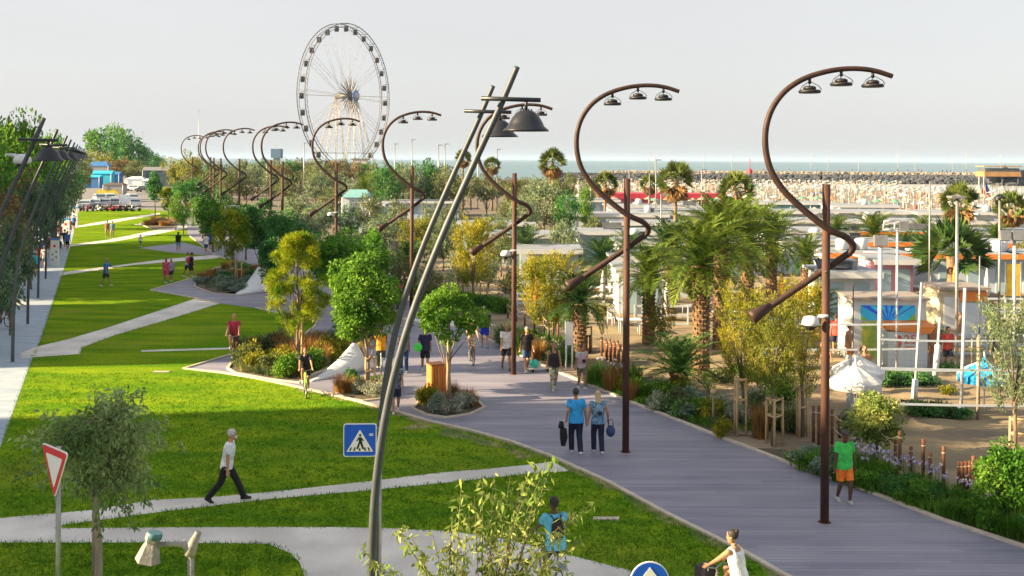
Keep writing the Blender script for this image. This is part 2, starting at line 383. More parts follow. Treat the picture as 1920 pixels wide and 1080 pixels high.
# surf water between the beach and the breakwater
M_surf = mat('surf_water', (0.30,0.33,0.36), 0.3, 0.12, 0.05, 0.6, bscale=0.4, stretch=(0.4,1.5,1), col2=(0.42,0.42,0.42))
sheet('shallow_water', [(110,290),(125,272),(400,262),(400,384),(62,384),(85,330)], 0.012, M_surf, world=True)

# rocky breakwater with a walk on top
M_rock = mat('breakwater_rock', (0.045,0.055,0.07), 0.9, 0.3, 0.3, 0.6, col2=(0.085,0.095,0.115), bscale=1.5)
M_rockl = mat('pale_rock', (0.26,0.23,0.19), 0.9, 0.2, 0.5)
def rocks(name, pts, wd, h, m, step, size, seed, label):
    rnd = random.Random(seed); mb = MB()
    for (a, b) in zip(pts[:-1], pts[1:]):
        a = Vector(a); b = Vector(b); L_ = (b-a).length; k = int(L_/step)
        d = (b-a).normalized(); nn = Vector((-d.y, d.x))
        for i in range(k):
            for j in range(int(2*wd/size)+1):
                u = rnd.uniform(-1,1); p = a + d*(i*step + rnd.uniform(0,step)) + nn*u*wd
                hh = h*(1-abs(u)**1.6); s_ = size*rnd.uniform(.6,1.2)
                n0 = mb.n; mb.ball((p.x,p.y,max(0,hh-s_*0.3)), (s_,s_*rnd.uniform(.7,1),s_*rnd.uniform(.5,.8)), 6)
                for q in range(n0, mb.n):
                    v = mb.v[q]; mb.v[q] = (v[0]+rnd.uniform(-.2,.2)*s_, v[1]+rnd.uniform(-.2,.2)*s_, v[2]+rnd.uniform(-.2,.2)*s_)
    mb.sm = [False]*len(mb.f)
    o = mb.build(name, m); return tag(o, label, 'breakwater')
rocks('breakwater', [(16,400),(150,398),(225,392)], 8, 3.1, M_rock, 0.8, 0.9, 3, 'long dark rock breakwater running across the sea behind the beach')
rocks('rock_jetty', [(36,432),(230,420)], 6, 3.8, M_rockl, 1.1, 1.0, 4, 'pale stone jetty with lamps and strollers behind the dark breakwater')
rocks('rock_mound', [(172,380),(225,372)], 10, 5.4, M_rock, 2.0, 3.2, 5, 'high dark rock mound beside the orange pier house')

# ragged turf: a worn strip along the kerb, short blades over every lawn edge
M_worn = mat('worn_turf', (0.075,0.13,0.02), 0.95, 0.2, 1.3, 0.6, col2=(0.27,0.24,0.09), detail=9, ramp=(.42,.60))
def strip(name, pix, o0, o1, z, seed):
    r_ = random.Random(seed); p = [G(*q).xy for q in pix]; V = []; pts = []
    for a, b in zip(p[:-1], p[1:]):
        n_ = max(1, int((b-a).length/.35)); d = (b-a).normalized(); nn = Vector((-d.y, d.x))
        for i in range(n_): q = a.lerp(b, i/n_); pts.append((q + nn*o0, q + nn*(o0 + (o1-o0)*r_.uniform(.1,1))))
    for a, b in pts: V += [(a.x,a.y,z),(b.x,b.y,z)]
    mb = MB(); mb.add(V, [(2*i,2*i+1,2*i+3,2*i+2) for i in range(len(pts)-1)]); return struct(name, mb, M_worn)
strip('worn_turf', bw_left[2:], -.05, -.42, 0.0065, 1)
strip('worn_turf', bw_left[5:9], -.3, -1.1, 0.0062, 2)
def edge_blades(lines, seed):
    rs = np.random.RandomState(seed); V = []; Q = []; k = 0
    for pix, sd in lines:
        p = [G(*q).xy for q in pix]
        for a, b in zip(p[:-1], p[1:]):
            L_ = (b-a).length; n_ = int(L_*26); d = (b-a)/max(L_,1e-6); nn = Vector((-d.y, d.x))
            for _ in range(n_):
                q = a.lerp(b, rs.uniform()) + nn*sd*(rs.uniform()**1.5*.10 - .03 + .05*math.sin(rs.uniform(0,6))); h = rs.uniform(.03,.085); an = rs.uniform(0,6.28); w_ = .008; lx, ly = rs.normal()*.03, rs.normal()*.03
                V += [(q.x-w_*math.cos(an), q.y-w_*math.sin(an), .01),(q.x+w_*math.cos(an), q.y+w_*math.sin(an), .01),(q.x+lx+w_*.3, q.y+ly, h),(q.x+lx-w_*.3, q.y+ly, h)]; Q.append((k,k+1,k+2,k+3)); k += 4
    mb = MB(); mb.add(V, Q); return mb
M_blade = mat('grass_blades', (0.05,0.17,0.012), 0.9, 0.2, 2.5, col2=(0.19,0.34,0.02), spec=0.05)
ed = [(lowtop[1:],1),(lowbot,1),([(115,991),(400,989),(640,989),(728,991),(848,997),(950,1012),(1050,1037),(1180,1070),(1290,1110)],1),([(572,1085),(562,1056),(545,1038),(500,1020),(300,1018),(-100,1018)],1),(bw_left[1:],-1),([(69,650),(125,637),(200,615),(300,582),(360,562)],1),([(150,664),(153,652),(215,629),(330,595),(410,570)],-1),([(0,840),(62,668),(75,640),(118,510)],-1)]
o = edge_blades(ed, 4).build('grass', M_blade); o['kind'] = 'stuff'; o['label'] = 'short grass blades hanging over the path edges'
# sparse blades and dry tufts over the nearer lawn
def inpoly(x, y, poly):
    c = False
    for i in range(len(poly)):
        (x1,y1),(x2,y2) = poly[i], poly[(i+1) % len(poly)]
        if (y1 > y) != (y2 > y) and x < (x2-x1)*(y-y1)/(y2-y1)+x1: c = not c
    return c
def lawn_tufts(n, seed):
    bx = [345,420,480,560,640,740,800,880,960,1035,1140,1240,1400,1470,1800]; by = [692,700,710,727,745,772,790,808,830,858,905,960,1040,1080,1250]
    pathpoly = lowtop + lowbot + [(115,991),(400,989),(640,989),(728,991),(848,997),(950,1012),(1050,1037),(1180,1070),(1290,1110),(1400,1200),(900,1400),(640,1400),(572,1085),(562,1056),(545,1038),(500,1020),(300,1018),(-420,1018)]
    rs = np.random.RandomState(seed); V = []; Q = []; k = 0
    for _ in range(n):
        y = rs.uniform(700,1080)**1.0; x = rs.uniform(0,1440); 
        if (x > 345 and y < np.interp(x, bx, by) + 4) or (x < 345 and x < np.interp(y, [668,840,1100], [62,0,-60]) + 6) or inpoly(x, y, pathpoly): continue
        g = G(x,y)
        for _ in range(5):
            qx, qy = g.x + rs.normal()*.08, g.y + rs.normal()*.08; h = rs.uniform(.03,.07); an = rs.uniform(0,6.28); w_ = .012; lx, ly = rs.normal()*.03, rs.normal()*.03
            V += [(qx-w_*math.cos(an), qy-w_*math.sin(an), .004),(qx+w_*math.cos(an), qy+w_*math.sin(an), .004),(qx+lx+w_*.3, qy+ly, h),(qx+lx-w_*.3, qy+ly, h)]; Q.append((k,k+1,k+2,k+3)); k += 4
    mb = MB(); mb.add(V, Q); return mb
o = lawn_tufts(20000, 5).build('grass', M_blade); o['kind'] = 'stuff'; o['label'] = 'loose tufts of grass standing up in the lawn'
# ---------------------------------------------------------------- plants
def norm(a): return a / np.maximum(1e-9, np.linalg.norm(a, axis=1, keepdims=True))
def rhombi(C, D, W, L, wd, curl=0.0):
    """leaf quads: base C, direction D (unit), side W (unit), length L, half width wd"""
    L = np.broadcast_to(np.asarray(L, float).reshape(-1, 1) if np.ndim(L) else np.full((len(C), 1), L), (len(C), 1))
    wd = np.broadcast_to(np.asarray(wd, float).reshape(-1, 1) if np.ndim(wd) else np.full((len(C), 1), wd), (len(C), 1))
    mid = C + D*L*0.45; V = np.stack([C, mid + W*wd, C + D*L, mid - W*wd], 1).reshape(-1, 3)
    return V, np.arange(len(C)*4).reshape(-1, 4)
def cloud(rs, n, clumps, rx, ry, rz, leaf=0.10, asp=0.55, cr=0.30, power=2.2, droop=0.3, flat=1.0, hollow=0.5, base=None):
    """leaves in uneven clumps through an ellipsoid; centre at the origin"""
    d = norm(rs.normal(size=(clumps, 3))); r = rs.uniform(hollow, 1, clumps)**(1/power)
    c = d * r[:, None] * (1 - cr*0.8) * rs.uniform(.72,1.18,(clumps,1)); c[:, 2] *= flat
    c += rs.normal(size=c.shape)*0.04
    sz = cr * rs.uniform(0.55, 1.25, clumps)
    k = rs.randint(0, clumps, n); q = norm(rs.normal(size=(n, 3)))
    rad = sz[k] * rs.uniform(0.35, 1.0, n)**0.5
    p = c[k] + q * rad[:, None] * np.array([1, 1, 0.8])
    p *= np.array([rx, ry, rz])
    D = norm(q + rs.normal(size=(n, 3))*0.6 + np.array([0, 0, -droop])); W = norm(np.cross(D, rs.normal(size=(n, 3))))
    L = leaf * rs.uniform(0.6, 1.3, n)
    return rhombi(p, D, W, L, L*asp/2), c*np.array([rx, ry, rz])
def merge(parts):
    V = []; Q = []; o = 0
    for v, q in parts: V.append(v); Q.append(q + o); o += len(v)
    return np.concatenate(V), np.concatenate(Q)
M_bark = mat('bark', (0.17,0.13,0.10), 0.9, 0.25, 6, 0.6, stretch=(1,1,0.3))
M_barkp = mat('pale_bark', (0.33,0.27,0.21), 0.85, 0.2, 6, 0.5, stretch=(1,1,0.3))
M_stake = mat('wooden_stake', (0.50,0.36,0.19), 0.8, 0.15, 5, 0.2)
LM = dict(
 green=leafmat('leaves_green', (0.056,0.179,0.022), (0.160,0.356,0.041)),
 bright=leafmat('leaves_bright_green', (0.064,0.186,0.020), (0.193,0.358,0.041)),
 dark=leafmat('leaves_dark_green', (0.042,0.150,0.042), (0.107,0.288,0.067)),
 pine=leafmat('needles_yellow_green', (0.106,0.213,0.015), (0.360,0.408,0.018), scale=1.2),
 yellow=leafmat('leaves_yellow_green', (0.18,0.22,0.02), (0.42,0.37,0.035), scale=0.8),
 tama=leafmat('tamarisk_green', (0.15,0.19,0.03), (0.32,0.32,0.05), scale=0.8),
 grey=leafmat('leaves_grey_green', (0.126,0.190,0.108), (0.270,0.342,0.180)),
 olive=leafmat('leaves_olive', (0.095,0.139,0.060), (0.240,0.270,0.100)),
 blue=leafmat('leaves_blue_green', (0.07,0.14,0.09), (0.15,0.24,0.12)),
 tan=leafmat('leaves_tan', (0.156,0.120,0.054), (0.312,0.240,0.108)),
 poplar=leafmat('leaves_silver', (0.12,0.21,0.07), (0.34,0.44,0.19), rough=0.4),
 willow=leafmat('leaves_willow', (0.15,0.25,0.05), (0.38,0.43,0.12), scale=1.5, rough=0.4),
 palm=leafmat('palm_fronds', (0.053,0.117,0.016), (0.156,0.218,0.031), scale=0.6),
 palmd=leafmat('palm_fronds_dark', (0.033,0.093,0.027), (0.105,0.180,0.045), scale=0.6),
 fan=leafmat('fan_palm_leaves', (0.060,0.112,0.024), (0.168,0.210,0.049), scale=0.8),
 dry=leafmat('dry_fronds', (0.20,0.13,0.06), (0.36,0.22,0.09), scale=1.0),
 red=leafmat('red_grass', (0.22,0.12,0.04), (0.44,0.24,0.07), scale=1.5),
 silver=leafmat('silver_leaves', (0.24,0.28,0.22), (0.48,0.50,0.38), scale=2),
 sage=leafmat('sage_leaves', (0.132,0.204,0.156), (0.288,0.384,0.300), scale=1.5),
 lilac=leafmat('lilac_flowers', (0.38,0.34,0.55), (0.62,0.60,0.72), scale=3, trans=0.2),
 purple=leafmat('purple_heads', (0.16,0.07,0.12), (0.30,0.16,0.22), scale=2),
 flax=leafmat('flax_blades', (0.08,0.13,0.05), (0.22,0.26,0.12), scale=2),
)
def trunk_mb(h, r0, r1, tips, seed, lean=(0, 0), fork=0.6):
    rnd = random.Random(seed); mb = MB(); pts = []
    for i in range(7):
        t = i/6; pts.append((lean[0]*t + rnd.uniform(-.03,.03)*h*0.3*(t>0), lean[1]*t + rnd.uniform(-.03,.03)*h*0.3*(t>0), h*t - (0.05 if i == 0 else 0)))
    mb.tube(pts, [r0*1.25 if i == 0 else r0 + (r1-r0)*i/6 for i in range(7)], 8)
    for tp in tips:
        k = rnd.randint(int(6*fork*0.7), 6); a = Vector(pts[k]); b = Vector(tp); m_ = a.lerp(b, .5) + Vector((0,0,-0.05*(b-a).length))
        mb.tube([a, m_, b], [r1*0.8, r1*0.5, r1*0.18], 5)
    return mb
def tree(kind, label, loc, h, wd, trunk_h=None, leafm='green', n=5000, clumps=40, leaf=0.12, seed=1, cr=0.3, group=None, asp=0.55, barkm=None, dep=None, tr=None, flat=1.0, hollow=0.5, name=None, lean=(0,0), droop=0.3, build_at=None):
    rs = np.random.RandomState(seed); trunk_h = h*0.35 if trunk_h is None else trunk_h
    rz = (h - trunk_h*0.85)/2; cz = h - rz; rx = wd/2
    (V, Q), cc = cloud(rs, n, clumps, rx, dep/2 if dep else rx, rz, leaf, asp, cr, flat=flat, hollow=hollow, droop=droop)
    V = V + np.array([lean[0], lean[1], cz])
    t = thing(name or 'tree', label, 'tree', loc, 0, group)
    link('crown', leaves_mesh('crown', V, Q, LM[leafm]), t)
    tips = [tuple(c + np.array([lean[0], lean[1], cz])) for c in cc[:min(14, clumps)]]
    tr = tr or max(0.05, wd*0.03)
    trunk_mb(cz*0.95, tr, tr*0.5, tips, seed, lean, trunk_h/cz*0.9).build('trunk', barkm or M_bark, t)
    return t
def tamarisk(label, loc, h, wd, seed=1, n=230, per=60, leafm='tama', group=None, trunk_h=None, leaf=0.085, spread=0.5, name='tamarisk_tree'):
    """feathery upright sprays off a thin forked trunk"""
    rs = np.random.RandomState(seed); th = trunk_h or h*0.22; parts = []; mb = MB()
    mb.tube([(0,0,-0.05),(0.03,0,th*0.5),(0,0.02,th)], [0.055*h/4,0.045*h/4,0.04*h/4], 7)
    forks = []
    for i in range(7):
        a = rs.uniform(0, 2*PI); rr = rs.uniform(.15,.5)*wd/2
        e = np.array([math.cos(a)*rr, math.sin(a)*rr, th + rs.uniform(.25,.6)*(h-th)])
        mb.tube([(0,0.02,th*0.95), tuple((e + np.array([0,0,th]))*np.array([.45,.45,.5])), tuple(e)], [0.028*h/4,0.02*h/4,0.008*h/4], 5); forks.append(e)
    C = []; D = []
    for i in range(n):
        zq = rs.uniform(0,1)**.8*.74; a = rs.uniform(0, 2*PI); prof = (0.55 + 1.1*zq if zq < .4 else 1.0 - .75*(zq-.4))*(.8+.35*math.sin(a*3+i%5)*.6)
        rr = wd/2*prof*rs.uniform(.0,1)**.5; s0 = np.array([math.cos(a)*rr, math.sin(a)*rr, th*.8 + (h-th)*zq]); out = np.array([math.cos(a), math.sin(a), 0])*rs.uniform(.1,spread)
        L = rs.uniform(.14,.30)*h; up = np.array([0,0,1.0]); tt = np.linspace(0,1,per)[:,None]
        p = s0 + tt*L*(up*0.75 + out*0.5) + (tt**2)*L*(out*0.5 - up*0.25)
        lim = np.hypot(p[:,0], p[:,1])/(wd/2); ok = (lim < rs.uniform(.85,1.2)) & (p[:,2] < h)
        p = p[ok] + rs.normal(size=(ok.sum(),3))*0.035
        C.append(p); D.append(np.tile(up*0.8 + out*0.6, (len(p),1)) + rs.normal(size=(len(p),3))*0.5)
    C = np.concatenate(C); D = norm(np.concatenate(D)); W = norm(np.cross(D, rs.normal(size=D.shape)))
    V, Q = rhombi(C, D, W, leaf*rs.uniform(.6,1.4,len(C)), 0.011*leaf/0.085*rs.uniform(.8,1.5,len(C)))
    t = thing(name, label, 'tree', loc, 0, group)
    link('crown', leaves_mesh('crown', V, Q, LM[leafm]), t); mb.build('trunk', M_bark, t)
    return t
def frond(rs, az, el, L, droop, nl=46, ll=0.42, wd=0.016, fold=0.5):
    """one feather palm frond: quads for leaflets and the midrib"""
    t = np.linspace(0, 1, nl); d = np.array([math.cos(az), math.sin(az)])
    ang = el - droop*t**1.4; ds = L/nl
    r = np.cumsum(np.cos(ang))*ds; z = np.cumsum(np.sin(ang))*ds
    p = np.stack([r*d[0], r*d[1], z], 1); T = np.stack([np.cos(ang)*d[0], np.cos(ang)*d[1], np.sin(ang)], 1)
    S = np.array([-d[1], d[0], 0.0]); U = np.cross(np.tile(S, (nl,1)), T); U = -U if U[0][2] < 0 else U
    lf = ll*np.sin(np.clip(t*1.08+0.06, 0, 1)*PI)**0.55 * rs.uniform(.85,1.1,nl)
    out = []
    for sg in (-1, 1):
        D = norm(S*sg*0.85 + T*0.65 + U*(fold*0.5) + rs.normal(size=(nl,3))*0.10 + np.array([0,0,-0.12])); W = norm(np.cross(D, U))
        out.append(rhombi(p, D, W, lf, wd*1.2))
    seg = np.linspace(0, nl-1, 9).astype(int)
    for a, b in zip(seg[:-1], seg[1:]):
        wv = S*0.022*(1 - t[a]*0.8)
        out.append((np.stack([p[a]-wv, p[a]+wv, p[b]+wv*.8, p[b]-wv*.8]), np.array([[0,1,2,3]])))
        wu = U[a]*0.02*(1 - t[a]*0.8)
        out.append((np.stack([p[a]-wu, p[a]+wu, p[b]+wu*.8, p[b]-wu*.8]), np.array([[0,1,2,3]])))
    return merge(out)
M_palmtrunk = mat('palm_trunk', (0.16,0.10,0.06), 0.9, 0.35, 7, 1.0, col2=(0.34,0.22,0.12))
def palm_trunk(mb, h, r, seed, boots=True):
    rnd = random.Random(seed)
    mb.tube([(0,0,-0.1),(0,0,h*0.3),(0,0,h*0.7),(0,0,h)], [r*1.25,r,r*0.95,r*1.15], 12)
    if boots:
        rows = int(h/0.16)
        for i in range(rows):
            for j in range(9):
                a = 2*PI*(j + 0.5*(i%2))/9 + rnd.uniform(-.1,.1); z = h*(i+.5)/rows
                rr = r*(1.0 + 0.18*(z/h > 0.75)*(z/h-0.75)*4)
                M = Matrix.Rotation(a, 4, 'Z') @ Matrix.Rotation(R(28), 4, 'Y')
                mb.box((math.cos(a)*rr, math.sin(a)*rr, z), (0.05, r*0.5, 0.16), M=M)
def date_palm(label, loc, th, L, seed=1, nf=42, leafm='palm', tr=0.26, dry=8, group=None, rz=0, nl=46, el0=88, el1=-22, droop=1.25, name='date_palm'):
    rs = np.random.RandomState(seed); t = thing(name, label, 'palm', loc, rz, group); out = []
    for i in range(nf):
        q = (i+.5)/nf; el = R(el0 + (el1-el0)*q); az = i*2.39996 + rs.uniform(-.2,.2)
        v, f = frond(rs, az, el, L*rs.uniform(.85,1.1)*(0.8+0.2*math.sin(q*PI)), droop*rs.uniform(.8,1.25), nl=nl, ll=L*0.16, wd=0.0085*L)
        out.append((v + np.array([0,0,th]), f))
    V, Q = merge(out); link('crown', leaves_mesh('crown', V, Q, LM[leafm]), t)
    if dry:
        out = []
        for i in range(dry*3):
            v, f = frond(rs, rs.uniform(0,2*PI), R(rs.uniform(-10,20)), L*rs.uniform(.14,.26), 2.0, nl=14, ll=0.16, wd=0.03)
            out.append((v + np.array([0,0,th-0.15]), f))
        V, Q = merge(out); link('dry_fruit_stalks', leaves_mesh('dry', V, Q, LM['dry']), t)
    mb = MB(); palm_trunk(mb, th, tr, seed); mb.build('trunk', M_palmtrunk, t)
    return t
def fan_palm(label, loc, th, Rr, seed=1, nf=40, leafm='fan', tr=0.2, skirt=True, group=None, name='fan_palm'):
    rs = np.random.RandomState(seed); t = thing(name, label, 'palm', loc, 0, group)
    def fans(n, e0, e1, pet, fr, blades=15):
        out = []
        for i in range(n):
            q = (i+.5)/n; el = R(e0 + (e1-e0)*q) + rs.uniform(-.15,.15); az = i*2.39996 + rs.uniform(-.3,.3)
            T = np.array([math.cos(az)*math.cos(el), math.sin(az)*math.cos(el), math.sin(el)]); S = np.array([-math.sin(az), math.cos(az), 0.0]); U = np.cross(T, S)
            ro = rs.uniform(-1.2,1.2); S, U = S*math.cos(ro) + U*math.sin(ro), U*math.cos(ro) - S*math.sin(ro)
            base = np.array([0,0,th]) + T*pet*rs.uniform(.8,1.1)
            w_ = S*0.018; out.append((np.stack([np.array([0,0,th])-w_, np.array([0,0,th])+w_, base+w_, base-w_]), np.array([[0,1,2,3]])))
            th_ = np.linspace(-1.35, 1.35, blades); D = norm(np.cos(th_)[:,None]*T + np.sin(th_)[:,None]*S + U*0.15 + np.array([0,0,-0.22]) + rs.normal(size=(blades,3))*0.05)
            W = norm(np.cross(D, np.tile(U, (blades,1))))
            out.append(rhombi(np.tile(base, (blades,1)), D, W, fr*(0.7+0.3*np.cos(th_))*rs.uniform(.9,1.1,blades), fr*0.085))
        return merge(out)
    V, Q = fans(int(nf*1.15), 82, -22, Rr*0.58, Rr*0.50); link('crown', leaves_mesh('crown', V, Q, LM[leafm]), t)
    if skirt:
        V, Q = fans(int(nf*1.3), -50, -84, Rr*0.5, Rr*0.62); link('dry_skirt', leaves_mesh('skirt', V, Q, LM['dry']), t)
    mb = MB(); palm_trunk(mb, th, tr, seed, False); mb.build('trunk', M_palmtrunk, t)
    return t
def tuft(rs, n, h, spread, wd=0.012, bend=0.5, c=(0,0,0)):
    """grass-like blades in two bent pieces"""
    a = rs.uniform(0, 2*PI, n); r = rs.uniform(0,1,n)**.5*spread*0.4
    b = np.stack([np.cos(a)*r, np.sin(a)*r, np.zeros(n)], 1) + np.array(c); o = np.stack([np.cos(a), np.sin(a), np.zeros(n)], 1)
    L = h*rs.uniform(.6,1.1,n)[:,None]; S = np.stack([-np.sin(a), np.cos(a), np.zeros(n)], 1)*wd; lean = rs.uniform(.05,bend,n)[:,None]
    m1 = b + L*0.55*(np.array([0,0,1.0]) + o*lean*0.5); m2 = b + L*(np.array([0,0,1.0])*(1-lean*0.4) + o*lean)
    V = np.stack([b-S, b+S, m1+S*.8, m1-S*.8, m2+S*.15, m2-S*.15], 1).reshape(-1,3); q = np.arange(n)*6
    return V, np.concatenate([np.stack([q,q+1,q+2,q+3],1), np.stack([q+3,q+2,q+4,q+5],1)])
def bush_mesh(kind, seed, r=0.5, h=0.6):
    rs = np.random.RandomState(seed)
    if kind in ('grass','redgrass','flax'):
        n = {'grass':260,'redgrass':320,'flax':90}[kind]; wd = {'grass':.012,'redgrass':.007,'flax':.03}[kind]
        V, Q = tuft(rs, n, h, r*1.4, wd, {'grass':.8,'redgrass':.6,'flax':.5}[kind]); m = {'grass':'bright','redgrass':'red','flax':'flax'}[kind]
        return leaves_mesh(kind, V, Q, LM[m])
    lm = {'round':'green','silver':'silver','sage':'sage','yellow':'yellow','dark':'dark','brightleaf':'bright','olive':'olive','grey':'grey'}[kind]
    (V, Q), _ = cloud(rs, 1500, 26, r, r, h*0.5, 0.085, 0.5, 0.38, hollow=0.2)
    V[:,2] += h*0.45; V = V[:]; V[:,2] = np.maximum(V[:,2], 0.0)
    return leaves_mesh(kind, V, Q, LM[lm])
def flowers(rs, n, r, h, size, c=(0,0,0)):
    C = np.stack([rs.uniform(-r,r,n), rs.uniform(-r,r,n), h*rs.uniform(.8,1.1,n)],1) + np.array(c); parts = []
    for k in range(9):
        D = norm(rs.normal(size=(n,3))); W = norm(np.cross(D, rs.normal(size=(n,3)))); parts.append(rhombi(C, D, W, size, size*0.35))
    return merge(parts)
# ---------------------------------------------------------------- curved promenade lamps (rust coloured, S shaped arm on a mast)
S_pts = [(-1.58,4.655),(-1.15,4.92),(-0.6,5.30),(0.0,5.70),(0.42,6.02),(0.56,6.12),(0.61,6.22),(0.60,6.32),(0.50,6.42),(0.40,6.50),(0.03,6.64),(-0.45,7.0),(-0.92,7.42),(-1.16,7.72),(-1.34,8.05),(-1.43,8.45),(-1.44,8.85),(-1.36,9.22),(-1.2,9.54),(-0.95,9.83),(-0.55,10.08),(-0.02,10.24),(0.5,10.30),(1.0,10.26),(1.42,10.12)]
def smooth_path(pts, it=2):
    for _ in range(it):
        q = [pts[0]]
        for a, b in zip(pts[:-1], pts[1:]): q += [tuple(x*.75+y*.25 for x, y in zip(a, b)), tuple(x*.25+y*.75 for x, y in zip(a, b))]
        pts = q + [pts[-1]]
    return pts
def curved_lamp():
    t = thing('curved_lamp', 'rust coloured curved lamp', 'street lamp')
    mb = MB(); mb.tube([(0,0,-0.05),(0,0,7.68)], [0.098,0.088], 14); mb.lathe([(0.16,0),(0.16,0.012),(0.1,0.02)], n=14); mb.build('mast', mat('mast_rust', (0.05,0.024,0.018), 0.75, 0.3, 3, 0.1, metal=0.1, col2=(0.10,0.042,0.027), stretch=(1,1,.4)), t)
    p3 = [(x, (-0.175 if z > 6.25 else 0.175) if abs(z-6.22) > 0.35 else 0.175 - 0.35*min(1,max(0,(z-5.87)/0.7)), z) for x, z in S_pts]
    p3 = smooth_path(p3); k = len(p3); zs = [p[2] for p in p3]
    rad = []
    for i, p in enumerate(p3):
        s = i/(k-1); r = 0.078 - 0.022*max(0,(s-.45)/.55)
        rad.append(r)
    d0 = (Vector(p3[0]) - Vector(p3[1])).normalized()
    mb = MB(); mb.tube(p3, rad, 12)
    arm = mb.build('curved_arm', M_arm, t)
    mb = MB(); e = Vector(p3[0]); mb.tube([e + (-d0)*0.46, e + (-d0)*0.02, e + d0*0.08], [0.08,0.15,0.165], 14); mb.build('flared_end', M_arm, t)
    for zz in (5.70, 6.66): MB().tube([(0,-0.17,zz),(0,0.17,zz)], 0.05, 8).build('clamp', M_dark, t)
    for hx, hz in ((-0.44, 10.10), (0.27, 10.27), (0.98, 10.24)):
        mb = MB(); zt = hz - 0.10
        mb.tube([(hx,-0.175,zt+0.08),(hx,-0.175,zt-0.06)], 0.035, 8)
        for sx, sy in ((-1,-.5),(1,-.5),(0.2,1)):
            mb.tube([(hx,-0.175,zt),(hx+0.19*sx,-0.175+0.17*sy,zt-0.12),(hx+0.24*sx,-0.175+0.2*sy,zt-0.20)], 0.009, 4)
        lp = mb.build('lamp_hanger', M_dark, t)
        mb = MB(); mb.lathe([(0.05,0),(0.14,0.01),(0.145,0.06),(0.1,0.09),(0.03,0.10)], (hx,-0.175,zt-0.20), 14)
        mb.lathe([(0.17,-0.02),(0.235,-0.02),(0.25,0.02),(0.23,0.05),(0.18,0.03)], (hx,-0.175,zt-0.25), 18)
        mb.build('lamp_head', M_dark, t)
        mb = MB(); mb.lathe([(0.01,0),(0.2,0.0),(0.2,0.015),(0.01,0.02)], (hx,-0.175,zt-0.262), 14); mb.build('lamp_glass', mat('lamp_glass',(0.5,0.42,0.3),0.25,0.05), t)
    return t
cl = curved_lamp()
lamps = [(1546,980,None,None),(1173,848,None,None),(963,702,None,None),(773,0,52.5,0),(631,0,64.6,0),(530,0,74,0),(508,0,86,0),(449,0,97,0),(414,0,104,0),(401,0,115,0),(395,0,127,0),(361,0,139,0)]
lab = ['nearest and tallest rust coloured curved lamp on the boardwalk, right of the couple','rust coloured curved lamp on the boardwalk beside the couple holding hands','rust coloured curved lamp standing beside the man in the white shirt on the boardwalk']
far = ['curved lamp whose mast rises behind the two tilted grey poles','curved lamp whose arm crosses in front of the ferris wheel','curved lamp just left of the ferris wheel, arm over a dark tree','curved lamp right behind the one left of the ferris wheel, slightly overlapping it','curved lamp standing alone in the middle of the distant lamp row']
for i, (px, py, D, _) in enumerate(lamps):
    if D is None: p = G(px, py); sc = (1,1,1)
    else: p = P(px, 300, D); p.z = 0; sc = (1,1,1.02 + 0.02*min(3,(D-50)/25))
    l = lab[i] if i < 3 else (far[i-3] if i-3 < len(far) else ordw(i) + ' rust coloured curved lamp counted from the nearest, far down the row')
    put(cl, p, 0, l, 'curved lamps along the boardwalk', sc)

# ---------------------------------------------------------------- bent grey poles with hanging bell shades
BP = [(0,-0.05),(0.0,0.6),(0.02,1.8),(0.06,2.9),(0.22,4.1),(0.5,5.2),(0.9,6.3),(1.37,7.4),(1.85,8.45),(2.1,9.05)]
M_bell = mat('bell_shade_paint', (0.025,0.03,0.04), 0.38, 0.2, 4, metal=0.3)
M_bpole = mat('grey_pole_paint', (0.075,0.088,0.105), 0.55, 0.12, 5, metal=0.4)
def bell_lamp(ext=0.0):
    t = thing('bell_lamp', 'bell lamp', 'street lamp')
    pts = smooth_path([(x, 0, z + (ext if z > 0 else 0)) for x, z in BP]); k = len(pts)
    MB().tube(pts, [0.070 - 0.028*(i/(k-1))**1.2 for i in range(k)], 14).build('bent_pole', M_bpole, t)
    zb = 8.58 + ext
    MB().tube([(1.58,-0.085,zb),(2.44,-0.085,zb-0.02)], 0.033, 8).build('cross_bar', M_bell, t)
    sh = MB().lathe([(0.07,0.30),(0.10,0.295),(0.155,0.255),(0.2,0.2),(0.24,0.13),(0.265,0.07),(0.33,0.018),(0.335,0.0),(0.30,0.004),(0.25,0.05),(0.18,0.17),(0.05,0.26)], (2.23,-0.085,zb-0.47), 26)
    for a in range(6):
        sh.box((2.23+0.075*math.cos(a*PI/3), -0.085+0.075*math.sin(a*PI/3), zb-0.165), (0.02,0.02,0.03))
    sh.build('bell_shade', M_bell, t)
    MB().tube([(2.23,-0.085,zb),(2.23,-0.085,zb-0.18)], 0.024, 8).build('hanging_stem', M_bell, t)
    return t
b1 = bell_lamp(0.5)
place(b1, (-2.03, 15.5, 0), 0, 'nearest tilted grey pole with a big bell shade, rising over the blue crossing sign', 'bell lamps on bent poles')
dup(b1, (-2.45, 19.6, 0), R(-2), 'second tilted grey pole with a bell shade, standing behind the nearest one', 'bell lamps on bent poles')
b2 = bell_lamp(0)
for i in range(15):
    p = (-12.3 - 3.80*i, 23.2 + 9.7*i, 0)
    l = ['bell lamp on a bent pole at the left edge, its pole cut by the frame','bell lamp second from the front in the left promenade row','bell lamp on the left promenade whose straight foot stands nearest in the picture'][i] if i < 3 else ordw(i) + ' bell lamp counted from the front in the left promenade row'
    put(b2, p, R(random.Random(i).uniform(-2,2)), l, 'bell lamps in a row along the left promenade')

